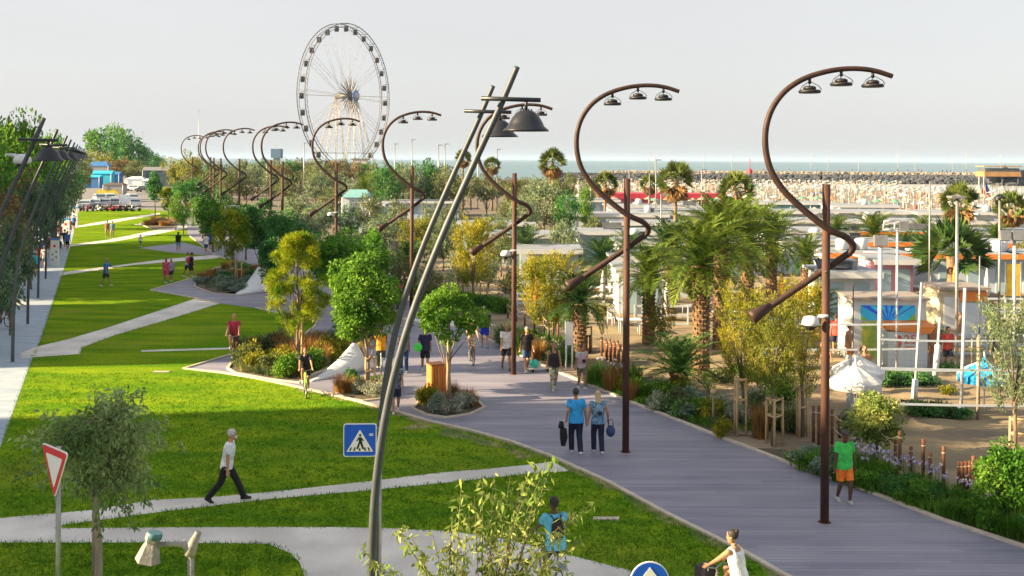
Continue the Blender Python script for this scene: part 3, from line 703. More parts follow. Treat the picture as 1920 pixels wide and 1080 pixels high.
# ---------------------------------------------------------------- ferris wheel
M_wheel = mat('wheel_white_steel', (0.40,0.40,0.40), 0.5, 0.1, 1)
M_wheeld = mat('wheel_dark_steel', (0.10,0.10,0.11), 0.5, 0.1, 1)
M_wood2 = mat('wheel_orange_panel', (0.37,0.34,0.31), 0.6, 0.1, 1)
def ferris():
    D = 388.0; C = P(648, 180, D); Rr = 26.2; ctr = C.z
    t = thing('ferris_wheel', 'tall white ferris wheel rising above the trees', 'ferris wheel', (C.x, C.y, 0), R(63.5))
    hw = 1.7
    for s in (-1, 1):
        mb = MB()
        for rr, th in ((Rr, 0.17), (Rr-1.2, 0.10)):
            pts = [(rr*math.cos(a*2*PI/84), s*hw, ctr + rr*math.sin(a*2*PI/84)) for a in range(85)]
            mb.tube(pts, th, 5, cap=False)
        for a in range(84):
            an = a*2*PI/84; an2 = (a+1)*2*PI/84
            mb.tube([(Rr*math.cos(an), s*hw, ctr+Rr*math.sin(an)), ((Rr-1.2)*math.cos(an2), s*hw, ctr+(Rr-1.2)*math.sin(an2))], 0.04, 3, cap=False)
        mb.build('rim', M_wheeld, t)
    for a in range(28):
        an = a*2*PI/28
        MB().tube([(Rr*math.cos(an), -hw, ctr+Rr*math.sin(an)), (Rr*math.cos(an), hw, ctr+Rr*math.sin(an))], 0.09, 5).build('rim_tie', M_wheeld, t)
        g = MB(); gx, gz = (Rr-0.4)*math.cos(an), ctr + (Rr-0.4)*math.sin(an) - 1.35
        g.lathe([(0.9,-1.0),(1.05,-0.9),(1.05,0.0),(1.05,0.7),(0.95,0.9),(0.3,1.0)], (gx,0,gz), 4, smooth=False)
        go = g.build('gondola', mat('gondola_paint',(0.05,0.045,0.045),0.4,0.2,0.6), t)
        MB().lathe([(1.07,0.05),(1.07,0.55)], (gx,0,gz), 4, smooth=False).build('window_band', mat('gondola_glass',(0.12,0.13,0.14),0.2,0.1), go)
    for a in range(12):
        an = a*PI/6 + PI/12*0; 
        for s in (-1, 1):
            mb = MB(); nx, nz = -math.sin(an), math.cos(an)
            for o in (-0.42, 0.42):
                mb.tube([(1.2*math.cos(an)+nx*o*0.4, s*hw*1.1, ctr+1.2*math.sin(an)+nz*o*0.4), ((Rr-1.2)*math.cos(an)+nx*o*2.2, s*hw, ctr+(Rr-1.2)*math.sin(an)+nz*o*2.2)], 0.055, 4)
            for q in range(7):
                r_ = 5+q*2.9; o_ = 0.4+ r_/Rr*0.6
                mb.tube([(r_*math.cos(an)-nx*o_, s*hw, ctr+r_*math.sin(an)-nz*o_), ((r_+1.4)*math.cos(an)+nx*o_, s*hw, ctr+(r_+1.4)*math.sin(an)+nz*o_)], 0.03, 3)
            mb.build('spoke', M_wheel, t)
    for a in range(24):
        an = a*2*PI/24 + 0.13
        MB().tube([(1.0*math.cos(an), -hw*1.15, ctr+1.0*math.sin(an)), (4.2*math.cos(an), -hw*1.1, ctr+4.2*math.sin(an)), (7.2*math.cos(an), -hw, ctr+7.2*math.sin(an))], [0.16,0.26,0.04], 5).build('star_ray', M_wheeld if a % 2 else M_wood2, t)
    mb = MB(); M = Matrix.Rotation(R(90), 4, 'X')
    mb.lathe([(1.0,-4.4),(1.0,4.4)], (0,0,ctr), 16, M=M); hub = mb.build('hub', M_wheeld, t)
    MB().lathe([(0.2,0),(2.0,0.0),(2.0,0.3),(0.2,0.35)], (0,-4.4,ctr), 20, M=M).build('hub_disc', mat('hub_blue',(0.12,0.25,0.62),0.4,0.1), hub)
    MB().lathe([(0.05,0),(1.35,0.0),(1.35,0.2),(0.1,0.22)], (0,-4.72,ctr), 20, M=M).build('hub_ring', M_wheel, hub)
    for s in (-1, 1):
        for k, fx in enumerate((-11.5, -4.2, 4.2, 11.5)):
            mb = MB(); a = Vector((fx*0.04, s*4.0, ctr)); b = Vector((fx, s*7.2, -0.1)); d = (b-a).normalized(); sd = Vector((1,0,0))
            for o in (-0.5, 0.5): mb.tube([a + sd*o*0.6, b + sd*o], 0.13, 5)
            n_ = 11
            for q in range(n_):
                p0 = a.lerp(b, q/n_); p1 = a.lerp(b, (q+1)/n_); g_ = -0.5 if q % 2 else 0.5
                mb.tube([p0 + sd*g_*0.9, p1 - sd*g_*0.9], 0.05, 3)
            mb.build('support_leg', M_wheel if k % 2 else M_wood2, t)
        MB().tube([(-7.6,s*6.1,ctr*0.33),(7.6,s*6.1,ctr*0.33)], 0.12, 5).build('tie_beam', M_wheel, t)
    MB().box((0,0,0.5), (30,17,1.0)).build('platform', M_grey, t)
ferris()

# ---------------------------------------------------------------- signs
M_signback = mat('sign_back', (0.42,0.43,0.44), 0.4, 0.05, 4, metal=0.4)
M_signblue = mat('sign_blue', (0.012,0.10,0.62), 0.35, 0.04, 4)
M_signwhite = mat('sign_white', (0.80,0.80,0.80), 0.4, 0.03, 4)
M_signred = mat('sign_red', (0.65,0.02,0.02), 0.4, 0.05, 4)
M_black = mat('black_paint', (0.01,0.01,0.012), 0.5, 0.2, 4)
def rrect(w_, h_, r, n=5):
    out = []
    for cx, cz, a0 in ((w_/2-r,h_/2-r,0),(-w_/2+r,h_/2-r,90),(-w_/2+r,-h_/2+r,180),(w_/2-r,-h_/2+r,270)):
        for i in range(n+1): a = R(a0 + 90*i/n); out.append((cx+r*math.cos(a), cz+r*math.sin(a)))
    return out
def off(poly, dx, dz, s=1): return [(p[0]*s+dx, p[1]*s+dz) for p in poly]
def slabpart(name, polys, y, th, m, parent, M0=Matrix.Identity(4)):
    mb = MB()
    for p in polys: mb.slab(p, M0 @ Matrix.Translation((0, y, 0)), th)
    return mb.build(name, m, parent)
# pedestrian crossing sign
D = 19.0; c = P(675, 825, D); t = thing('crossing_sign', 'square blue pedestrian crossing sign beside the nearest tilted pole', 'road sign', (c.x, c.y, 0), R(3))
z = c.z; s = 0.59
bd = slabpart('sign_board', [off(rrect(s,s,0.05),0,z)], 0, 0.02, M_signwhite, t)
slabpart('blue_field', [off(rrect(s-0.035,s-0.035,0.04),0,z)], -0.014, 0.006, M_signblue, bd)
slabpart('white_triangle', [[(-0.235,z-0.20),(0.235,z-0.20),(0.0,z+0.19)]], -0.019, 0.006, M_signwhite, bd)
man = [[(-0.012,z+0.06),(0.03,z+0.055),(0.04,z-0.03),(0.075,z-0.155),(0.045,z-0.16),(0.005,z-0.055),(-0.03,z-0.155),(-0.065,z-0.155),(-0.02,z-0.03),(-0.02,z+0.02),(-0.05,z-0.02),(-0.065,z-0.01),(-0.03,z+0.045)],
       [(0.03,z+0.05),(0.075,z-0.005),(0.062,z-0.015),(0.025,z+0.02)], off([(0.022*math.cos(a*PI/5),0.022*math.sin(a*PI/5)) for a in range(10)],0.005,z+0.092)]
for k in (-0.155,-0.09,0.09,0.155): man.append([(k*1.12-0.02,z-0.185),(k*1.12+0.012,z-0.185),(k*0.95+0.010,z-0.125),(k*0.95-0.012,z-0.125)])
man.append([(-0.02,z-0.185),(0.015,z-0.185),(0.008,z-0.14),(-0.012,z-0.14)])
slabpart('walking_figure', man, -0.023, 0.004, M_black, bd)
slabpart('small_sticker', [off(rrect(0.07,0.045,0.008),0.20,z+0.10)], -0.019, 0.004, mat('sticker_grey',(0.55,0.57,0.65),0.5,0.05), bd)
MB().tube([(0.36,0.05,-0.05),(0.36,0.05,z+0.33)], 0.028, 10).build('post', M_grey, t)
MB().box((0.18,0.03,z+0.2),(0.42,0.02,0.03)).box((0.18,0.03,z-0.2),(0.42,0.02,0.03)).build('bracket', M_grey, t)
# give way sign
D = 17.8; c = P(103, 886, D); zc = c.z; t = thing('give_way_sign', 'red and white downward triangle give way sign on a grey pole', 'road sign', (c.x, c.y, 0), R(-43))
def tri(sz, r=0.03): 
    a = [(-sz/2, sz*0.433*0.98), (sz/2, sz*0.433*0.98), (0, -sz*0.433*1.02)]; out = []
    for i in range(3):
        p = Vector(a[i]); q = Vector(a[(i-1)%3]); n_ = Vector(a[(i+1)%3]); u = p + (q-p).normalized()*r*1.7; v = p + (n_-p).normalized()*r*1.7
        for k in range(4): s_ = k/3; out.append(tuple((u*(1-s_)**2 + p*2*s_*(1-s_) + v*s_*s_)))
    return out
bd = slabpart('sign_board', [off(tri(0.98,0.05),0,zc)], 0, 0.02, M_signwhite, t)
slabpart('red_border', [off(tri(0.93,0.045),0,zc)], -0.014, 0.006, M_signred, bd)
slabpart('white_centre', [off(tri(0.62,0.02),0,zc+0.02)], -0.019, 0.006, M_signwhite, bd)
MB().tube([(0.0,0.06,-0.05),(0.0,0.06,zc+0.42)], 0.042, 10).build('post', M_grey, t)
# round blue sign, top just above the lower edge of the picture
D = 16.0; c = P(1218, 1090, D); zc = c.z; t = thing('round_sign', 'round blue sign with a white arrow pointing up, at the bottom edge', 'road sign', (c.x, c.y, 0), R(4))
circ = lambda r, n=36: [(r*math.cos(2*PI*i/n), r*math.sin(2*PI*i/n)) for i in range(n)]
bd = slabpart('sign_board', [off(circ(0.30),0,zc)], 0, 0.02, M_signwhite, t)
slabpart('blue_field', [off(circ(0.283),0,zc)], -0.014, 0.006, M_signblue, bd)
slabpart('white_arrow', [[(-0.13,zc+0.05),(0,zc+0.22),(0.13,zc+0.05),(0.045,zc+0.05),(0.045,zc-0.2),(-0.045,zc-0.2),(-0.045,zc+0.05)]], -0.019, 0.006, M_signwhite, bd)
MB().tube([(0,0.05,-0.05),(0,0.05,zc+0.1)], 0.03, 10).build('post', M_grey, t)
# old camera mast with a hooded lamp, lower left
D = 17.0; c = P(358, 1035, D); zc = c.z
t = thing('lamp_bracket', 'weathered grey pole with side arm and tilted hooded floodlight', 'lamp', (c.x, c.y, 0), R(4))
M_old = mat('weathered_paint', (0.27,0.26,0.24), 0.7, 0.25, 9, 0.2)
MB().tube([(0,0,-0.05),(0,0,zc-0.02)], 0.055, 12).build('post', M_old, t)
MB().tube([(-0.02,0,zc-0.05),(0.02,0,zc+0.1),(0.12,0,zc+0.32)], [0.09,0.085,0.05], 10).build('forked_head', M_old, t)
MB().tube([(0.0,0,zc+0.02),(-0.12,0,zc+0.12),(-0.25,0,zc+0.13),(-0.62,0,zc+0.13)], [0.075,0.05,0.04,0.04], 8).build('side_arm', M_old, t)
MB().tube([(-0.1,0,zc+0.2),(-0.15,0.03,zc+0.14),(-0.3,0,zc+0.21),(-0.36,0,zc+0.14),(-0.42,0,zc+0.24)], 0.008, 5).build('cable', M_white, t)
MM = Matrix.Translation((-0.62,0,zc+0.13)) @ Matrix.Rotation(R(12), 4, 'Y')
mb = MB(); mb.lathe([(0.08,0.19),(0.115,0.17),(0.12,0.08),(0.10,0.03),(0.13,-0.02),(0.205,-0.26),(0.20,-0.27),(0.12,-0.05)], (0,0,0), 6, smooth=False, M=MM); mb.build('lamp_hood', M_old, t)
mb = MB(); mb.lathe([(0.11,0.20),(0.125,0.17),(0.12,0.10)], (0.02,0,0), 12, M=MM); mb.build('blue_cap', mat('faded_blue',(0.06,0.16,0.2),0.6,0.1), t)
# ---------------------------------------------------------------- people
DG = None
def remesh(name, mb, vox, m, parent, smooth=4):
    me = mb.mesh(name, m); o = bpy.data.objects.new(name, me); COL.objects.link(o)
    md = o.modifiers.new('r', 'REMESH'); md.mode = 'VOXEL'; md.voxel_size = vox; md.use_smooth_shade = True
    ms = o.modifiers.new('s', 'SMOOTH'); ms.iterations = smooth; ms.factor = 0.5
    dg = bpy.context.evaluated_depsgraph_get()
    nm = bpy.data.meshes.new_from_object(o.evaluated_get(dg)); nm.materials.clear(); nm.materials.append(m)
    nm.polygons.foreach_set('material_index', [0]*len(nm.polygons))
    o.modifiers.clear(); o.data = nm; bpy.data.meshes.remove(me); o.parent = parent
    return o
def cap(mb, a, b, ra, rb, n=12, sq=(1,1)):
    a, b = Vector(a), Vector(b); d = (b-a); L = d.length; d = d/L
    pts = [a - d*ra*.95, a - d*ra*.7, a - d*ra*.3, a, a.lerp(b,.5), b, b + d*rb*.3, b + d*rb*.7, b + d*rb*.95]
    rr = [ra*.25, ra*.7, ra*.95, ra, (ra+rb)/2, rb, rb*.95, rb*.7, rb*.25]
    mb.tube(pts, rr, n, sq=sq)
def fru(mb, pts, rr, n=14, sq=(1,1)): mb.tube(pts, rr, n, sq=sq)
def ik(a, b, l1, l2, pole):
    a, b, pole = Vector(a), Vector(b), Vector(pole); d = b - a; L = d.length
    if L > (l1+l2)*0.999: b = a + d*((l1+l2)*0.999/L); d = b - a; L = d.length
    d_ = d/L; x = (l1*l1 - l2*l2 + L*L)/(2*L); h = math.sqrt(max(0, l1*l1 - x*x)); p = (pole - d_*pole.dot(d_)).normalized()
    return a + d_*x + p*h, b
def loft(mb, rings, n=16):
    """rings: (centre, rx, ry, side vector, front vector)"""
    V = []
    for c, rx, ry, sx, fy in rings:
        for j in range(n):
            a = 2*PI*j/n; V.append(tuple(c + sx*math.cos(a)*rx + fy*math.sin(a)*ry))
    k = len(rings); Fc = [(i*n+j, i*n+(j+1)%n, (i+1)*n+(j+1)%n, (i+1)*n+j) for i in range(k-1) for j in range(n)]
    Fc += [tuple(range(n))[::-1], tuple(range((k-1)*n, k*n))]; mb.add(V, Fc, 0, True)
SK = {'light': (0.55,0.33,0.22), 'tan': (0.38,0.20,0.115), 'dark': (0.10,0.05,0.03), 'red': (0.50,0.24,0.15)}
def cloth(name, c, c2=None, sc=10): return mat('cloth_' + name, c, 0.85, 0.22, sc if c2 else 6, 0.5, bscale=14, col2=c2)
def person(label, px=None, py=None, h=1.72, face=0, pose='walk', top=('white_shirt',(0.7,0.7,0.7)), sleeve=0.5, bottom=('navy',(0.02,0.03,0.06)), legs='trousers', skin='tan', hair=((0.03,0.02,0.015),'short'), shoes=('shoe_white',(0.6,0.6,0.6)), mask=False, loc=None, phase=1, fat=1.0, near=False, bag=None, top2=None, arms=None, group=None, lean=None, hd=None, kind=None, skirt=False, look=0):
    s = h/1.75; loc = loc or G(px, py)
    t = thing('person', label, 'person', loc, R(-face), group, s)
    P_ = dict(hip=(0,0,0.93), lean=4, fl=(-.09,.28,.085), fr=(.09,-.30,.12), hl=(-.24,-.12,.80), hr=(.24,.22,.86), pl=(0,1,0), heel=(0,.5))
    if pose == 'walk' and phase < 0: P_.update(fl=(-.09,-.30,.12), fr=(.09,.28,.085), hl=(-.24,.22,.86), hr=(.24,-.12,.80), heel=(.5,0))
    if pose == 'stride': P_.update(hip=(0,0,0.90), fl=(-.08,.40,.085), fr=(.08,-.42,.15), lean=9, hl=(-.22,-.02,.80), hr=(.22,.12,.80), heel=(0,.7))
    if pose == 'stroll': P_.update(fl=(-.09,.14,.085), fr=(.09,-.16,.10), hl=(-.26,.02,.82), hr=(.26,.06,.82), heel=(0,.25))
    if pose == 'stand': P_.update(hip=(0,0,.94), fl=(-.11,.0,.085), fr=(.11,.03,.085), lean=2, hl=(-.25,.05,.82), hr=(.25,.05,.82), heel=(0,0))
    if pose == 'bike': P_.update(hip=(0,-.20,1.02), lean=22, fl=(-.11,.08,.28), fr=(.11,.12,.60), hl=(-.24,.42,1.06), hr=(.24,.42,1.06), heel=(.1,.1))
    if pose == 'bend': P_.update(hip=(0,-.1,.90), lean=62, fl=(-.13,0,.085), fr=(.13,.1,.085), hl=(-.2,.55,.85), hr=(.2,.6,.9), heel=(0,0))
    if arms: P_.update(arms)
    if lean is not None: P_['lean'] = lean
    hip = Vector(P_['hip']); ln = R(P_['lean']); up = Vector((0, math.sin(ln), math.cos(ln))); fw = Vector((0, math.cos(ln), -math.sin(ln))); X = Vector((1,0,0))
    vox = 0.0105 if near else 0.018
    skm = mat('skin_' + skin, SK[skin], 0.55, 0.08, 8)
    neck = hip + up*0.53; shl = hip + up*0.475 - X*0.175; shr = hip + up*0.475 + X*0.175
    hang = R((hd if hd is not None else 6)) ; hup = (up*0.35 + Vector((0,0.08,1))*0.65).normalized(); hf = Vector((math.sin(R(-look)), math.cos(R(look)), -0.1)).normalized(); hc = neck + hup*0.17 + hf*0.02
    hs_ = hup.cross(hf).normalized() * -1; hs_ = X if abs(hs_.x) < .2 else (hs_ if hs_.x > 0 else -hs_); hfy = hs_.cross(hup).normalized(); hfy = -hfy if hfy.dot(hf) < 0 else hfy
    mb = MB()
    # torso, neck, head: one shape
    loft(mb, [(hip - up*0.07, .13*fat, .09, X, fw), (hip, .165*fat, .112*fat, X, fw), (hip + up*.14, .14*fat, .10*fat, X, fw), (hip + up*.30, .16, .115*fat, X, fw), (hip + up*.42, .175, .105, X, fw), (hip + up*.50, .12, .075, X, fw), (hip + up*.53, .055, .055, X, fw), (neck + hup*.06, .052, .056, hs_, hfy)])
    mb2 = [(-.115,.03,.03,.045),(-.10,.045,.055,.035),(-.06,.062,.078,.018),(-.01,.074,.092,.004),(.05,.076,.098,0),(.09,.066,.088,-.004),(.12,.04,.055,-.006),(.128,.015,.02,-.006)]
    loft(mb, [(hc + hup*z_ + hfy*o_, rx, ry, hs_, hfy) for z_, rx, ry, o_ in mb2])
    mb.ball(tuple(hc + hfy*.105 - hup*.012), (.014,.018,.022), 8)                 # nose
    for sg in (-1, 1): mb.ball(tuple(hc + hs_*.077*sg - hup*.005 - hfy*.005), (.013,.018,.03), 8)   # ears
    for sd, sh_, hd_, ft, he in ((-1, shl, P_['hl'], P_['fl'], P_['heel'][0]), (1, shr, P_['hr'], P_['fr'], P_['heel'][1])):
        el, wr = ik(sh_, hd_, .285, .26, (sd*0.35, -1, -0.3))
        cap(mb, sh_, el, .052, .040); cap(mb, el, wr, .041, .026)
        d = (wr - el).normalized(); nrm = Vector((sd*-1, 0, 0)); side = d.cross(nrm).normalized() if abs(d.dot(nrm)) < .95 else Vector((0,1,0)); side = side if side.y > 0 else -side
        pn = side.cross(d).normalized()
        cap(mb, wr + d*.02, wr + d*.075, .030, .032, sq=(1,1))
        if near:
            for k in range(4):
                bs = wr + d*.09 + side*(.027 - k*.018); Lf = (.062,.07,.066,.052)[k]; cu = 0.35 + 0.12*k
                m_ = bs + (d*math.cos(cu) + pn*math.sin(cu)*-sd)*Lf*.5; e_ = m_ + (d*math.cos(cu*2.1) + pn*math.sin(cu*2.1)*-sd)*Lf*.5
                cap(mb, bs, m_, .0095, .009, 8); cap(mb, m_, e_, .009, .008, 8)
            tb = wr + d*.035 + side*.03; cap(mb, tb, tb + (side*.6 + d*.8)*.04, .012, .010, 8); cap(mb, tb + (side*.6 + d*.8)*.04, tb + (side*.5 + d*1.5)*.055, .010, .009, 8)
        else:
            cap(mb, wr + d*.09, wr + d*.135, .027, .018, 8); cap(mb, wr + d*.035 + side*.03, wr + d*.08 + side*.055, .014, .011, 8)
        hj = hip + X*sd*.09 - up*.02; kn, an = ik(hj, (ft[0], ft[1], ft[2]), .43, .43, (sd*0.06, 1, 0))
        cap(mb, hj, kn, .083*fat, .056); cap(mb, kn, kn.lerp(an, .35), .054, .057); cap(mb, kn.lerp(an,.35), an, .057, .036)
        ha = he; toe = an + Vector((0, .15*math.cos(ha), -.045 - .15*math.sin(ha))) ; hl_ = an + Vector((0, -.045, -.045 + .03*math.sin(ha)))
        cap(mb, hl_, toe, .034, .030)
        if sd < 0: JL = (hj, kn, an, toe, hl_, el, wr, d, side, sh_)
        else: JR = (hj, kn, an, toe, hl_, el, wr, d, side, sh_)
    body = remesh('body', mb, vox, skm, t, 3)
    # top
    tm = cloth(*top)
    mb = MB(); e = 0.028
    loft(mb, [(hip - up*0.10, .165*fat+e, .12*fat+e, X, fw), (hip + up*0.02, .17*fat+e, .12*fat+e, X, fw), (hip + up*.14, .15*fat+e, .108*fat+e, X, fw), (hip + up*.30, .165+e, .118*fat+e, X, fw), (hip + up*.42, .178+e, .108+e, X, fw), (hip + up*.49, .13+e, .082+e, X, fw), (hip + up*.525, .075, .07, X, fw)] if sleeve >= 0.1 else
         [(hip - up*0.08, .165*fat+e, .12*fat+e, X, fw), (hip + up*.02, .165*fat+e, .118*fat+e, X, fw), (hip + up*.14, .14*fat+e, .102*fat+e, X, fw), (hip + up*.30, .158+e, .115*fat+e, X, fw), (hip + up*.40, .15+e*.6, .10+e, X, fw), (hip + up*.445, .125, .10, X, fw)])
    for J in (JL, JR):
        hj, kn, an, toe, hl_, el, wr, d, side, sh_ = J
        if sleeve >= 0.1:
            e1 = sh_.lerp(el, min(1, sleeve*1.25)); mb.ball(tuple(sh_), (.082,.082,.082), 12); fru(mb, [sh_ + (sh_-el).normalized()*.03, sh_, e1], [.06,.08,.078 - .01*sleeve])
            if sleeve > 0.8: fru(mb, [el + (sh_-el)*.1, el, el.lerp(wr, (sleeve-.8)/.2*.95)], [.058,.055,.040])
        else:
            sx_ = X*(1 if sh_.x > 0 else -1); mb.tube([hip + up*.36 + fw*.10 + sx_*.10, hip + up*.49 + fw*.07 + sx_*.10, hip + up*.525 + fw*.01 + sx_*.10, hip + up*.48 - fw*.07 + sx_*.10, hip + up*.36 - fw*.10 + sx_*.10], .028, 8)
    remesh('shirt', mb, vox*1.15, tm, t, 4)
    # bottom
    bm_ = cloth(*bottom); mb = MB(); e = .024
    loft(mb, [(hip + up*0.06, .158*fat+e, .110*fat+e, X, fw), (hip - up*.02, .168*fat+e, .118*fat+e, X, fw), (hip - up*.10, .15*fat+e, .11*fat+e, X, fw)])
    for J in (JL, JR):
        hj, kn, an, toe, hl_ = J[:5]
        if legs == 'trousers': fru(mb, [hj + Vector((0,0,.04)), hj, kn, kn.lerp(an,.5), an - Vector((0,0,.02))], [.095*fat,.108*fat,.082,.078,.074])
        elif legs == 'shorts': fru(mb, [hj + Vector((0,0,.04)), hj, hj.lerp(kn, .88)], [.09*fat,.103*fat,.092])
        elif legs == 'short': fru(mb, [hj + Vector((0,0,.04)), hj, hj.lerp(kn, .38)], [.09*fat,.103*fat,.098])
    if skirt:
        kz = (JL[1]+JR[1])/2; mid = (JL[0]+JR[0])/2; loft(mb, [(mid, .17*fat, .13, X, fw), (mid.lerp(kz,.5), .19, .17, X, fw), (kz + Vector((0,0,.02)), .21, .21, X, fw)])
    remesh(legs if legs != 'short' else 'shorts', mb, vox*1.15, bm_, t, 4)
    # shoes
    if shoes:
        shm = mat(shoes[0], shoes[1], 0.5, 0.1, 8)
        for J in (JL, JR):
            mb = MB(); an, toe, hl_ = J[2], J[3], J[4]
            cap(mb, hl_ - Vector((0,0,.006)), toe - Vector((0,0,.002)), .043, .036, 10); cap(mb, an - Vector((0,0,.03)), an + (toe-an)*.5, .045, .038, 8)
            for q in range(mb.n):
                v = mb.v[q]
            remesh('shoe', mb, vox, shm, t, 2)
    # hair
    hcol, hst = hair
    if hst != 'bald':
        hm = mat('hair_%02x%02x%02x' % tuple(int(c_*255) for c_ in hcol), hcol, 0.6, 0.25, 30, 0.2)
        mb = MB(); mb.ball((0,0,0), (1,1,1), 14); V = []
        Mh = Matrix((hs_, hfy, hup)).transposed()
        for v in mb.v: V.append(tuple(hc + Mh @ Vector((v[0]*.088, v[1]*.108 - .018, v[2]*.100 + .045))))
        mb.v = V
        if hst == 'long':
            loft(mb, [(hc + hup*.05 - hfy*.06, .07,.05,hs_,hfy), (hc - hup*.08 - hfy*.09, .085,.05,hs_,hfy), (hc - hup*.22 - hfy*.11, .07,.035,hs_,hfy)])
        if hst == 'bob': loft(mb, [(hc + hup*.05 - hfy*.03, .085,.08,hs_,hfy), (hc - hup*.05 - hfy*.045, .092,.075,hs_,hfy), (hc - hup*.10 - hfy*.05, .07,.05,hs_,hfy)])
        if hst == 'bun': mb.ball(tuple(hc + hup*.10 - hfy*.10), .045, 10)
        if hst == 'cap': loft(mb, [(hc + hup*.07 + hfy*.07, .06,.05,hs_,hfy), (hc + hup*.085 + hfy*.10, .05,.06,hs_,hfy)])
        remesh('hair' if hst != 'cap' else 'cap', mb, .012 if near else .018, hm, t, 1)
    # eyes and mouth
    if near:
        mb = MB()
        for sg in (-1, 1): mb.ball(tuple(hc + hs_*.03*sg + hfy*.092 + hup*.012), (.011,.007,.007), 8)
        mb.build('eyes', M_black, t)
        MB().ball(tuple(hc + hfy*.095 - hup*.055), (.02,.006,.006), 8).build('mouth', mat('lips',(0.3,0.09,0.07),0.5), t)
    if mask:
        mb = MB(); mb.ball(tuple(hc + hfy*.085 - hup*.045), (.052,.045,.042), 12); mb.build('face_mask', mat('mask_cloth',(0.5,0.65,0.72),0.8,0.05), t)
    t['_j'] = 0
    del t['_j']
    return t, dict(hip=hip, up=up, fw=fw, JL=JL, JR=JR, s=s, hc=hc, body=body)
def to_world(t, v): return Matrix.Translation(t.location) @ Matrix.Rotation(t.rotation_euler.z, 4, 'Z') @ Matrix.Scale(t.scale.x, 4) @ v
def backpack(label, t, J, col, m2=None, front=False, s=1.0):
    fw, up = J['fw'], J['up']; c = J['hip'] + up*.30 + fw*(.20 if front else -.20)
    o = thing('backpack', label, 'backpack', to_world(t, c), t.rotation_euler.z, None, t.scale.x*s)
    mb = MB(); M = Matrix.Rotation(-math.asin(max(-1,min(1,up.y))), 3, 'X')
    loft(mb, [(Vector((0,0,z_)), rx, ry, Vector((1,0,0)), Vector((0,1,0))) for z_, rx, ry in ((-.21,.08,.05),(-.19,.13,.085),(-.05,.15,.10),(.08,.14,.09),(.18,.10,.07),(.21,.05,.04))])
    mb.build('bag_body', col, o)
    mb = MB(); sg = -1 if front else 1
    mb.ball((0, -sg*.09, -.07), (.09,.045,.08), 10); mb.build('bag_pocket', m2 or col, o)
    for k in (-1,1): MB().tube([(k*.09, sg*.06, -.15),(k*.12, sg*.24, -.05),(k*.12, sg*.27, .12),(k*.10, sg*.16, .22),(k*.08, sg*.04, .17)], .016, 6).build('strap', m2 or col, o)
    return o
# ---------------------------------------------------------------- bicycles
M_tyre = mat('tyre_rubber', (0.02,0.02,0.02), 0.8, 0.2, 5)
def bicycle(label, loc, face, col, extra=None, s=1.0, name='bicycle'):
    t = thing(name, label, 'bicycle', loc, R(-face), None, s); m = mat(*col, 0.35, 0.05, 5)
    for y, nm in ((-.52, 'wheel'), (.52, 'wheel')):
        mb = MB(); mb.tube([(0, y + .325*math.cos(a*2*PI/28), .34 + .325*math.sin(a*2*PI/28)) for a in range(29)], .019, 6, cap=False); wh = mb.build('wheel', M_tyre, t)
        mb = MB(); mb.tube([(0, y + .30*math.cos(a*2*PI/28), .34 + .30*math.sin(a*2*PI/28)) for a in range(29)], .010, 5, cap=False)
        for a in range(14): mb.tube([(0,y,.34),(0, y + .30*math.cos(a*2*PI/14), .34 + .30*math.sin(a*2*PI/14))], .003, 3)
        mb.tube([(-.05,y,.34),(.05,y,.34)], .02, 8); mb.build('rim', M_grey, wh)
    mb = MB(); bb = (0,-.08,.30); st = (0,-.22,.82); hd_ = (0,.36,.86); hb = (0,.39,.70)
    for a, b, r in ((bb,st,.018),(st,hd_,.018),(bb,hb,.021),((0,.33,.95),(0,.40,.66),.02),(bb,(.0,-.52,.34),.012),((0,-.20,.76),(0,-.52,.34),.010)): mb.tube([a,b], r, 8)
    for k in (-1,1): mb.tube([(k*.02,.40,.68),(k*.045,.47,.5),(k*.045,.52,.34)], .012, 6)
    mb.build('frame', m, t)
    MB().tube([(-.29,.30,1.04),(-.2,.38,1.05),(0,.36,1.0),(.2,.38,1.05),(.29,.30,1.04)], .012, 7).tube([(0,.36,1.0),(0,.33,.93)],.014,6).build('handlebar', M_grey, t)
    mb = MB(); mb.ball((0,-.26,.93), (.075,.13,.03), 10); mb.ball((0,-.14,.93),(.03,.10,.022),8); mb.tube([(0,-.22,.8),(0,-.25,.92)], .013, 6); mb.build('saddle', M_black, t)
    MB().tube([(-.09,-.0,.20),(-.06,-.0,.20),(-.06,-.08,.30),(.06,-.08,.30),(.06,-.0,.52),(.09,0,.52)], .010, 5).box((-.12,0,.20),(.08,.07,.02)).box((.12,0,.52),(.08,.07,.02)).build('pedals', M_dark, t)
    for y0, a0, a1 in ((-.52, 20, 170), (.52, 10, 130)):
        MB().tube([(0, y0 - .36*math.cos(R(a0 + (a1-a0)*i/8)), .34 + .36*math.sin(R(a0 + (a1-a0)*i/8))) for i in range(9)], .014, 4, sq=(1,1)).build('mudguard', m, t)
    if extra == 'rear_light':
        MB().ball((.0,-.86,.62),(.05,.03,.035),8).build('rear_light', M_signred, t)
        MB().box((0,-.62,.76),(.13,.34,.02)).build('rear_rack', M_grey, t)
    if extra == 'basket':
        mb = MB(); mb.box((0,.62,.86),(.32,.26,.24)); mb.build('basket', mat('black_basket',(0.02,0.018,0.025),0.6,0.3,20,0.3), t)
    return t
def rider(label, blabel, px, py, face, bcol, extra=None, h=1.72, **k):
    loc = G(px, py)
    bicycle(blabel, loc, face, bcol, extra, s=h/1.75)
    return person(label, loc=loc, face=face, pose='bike', h=h, **k)
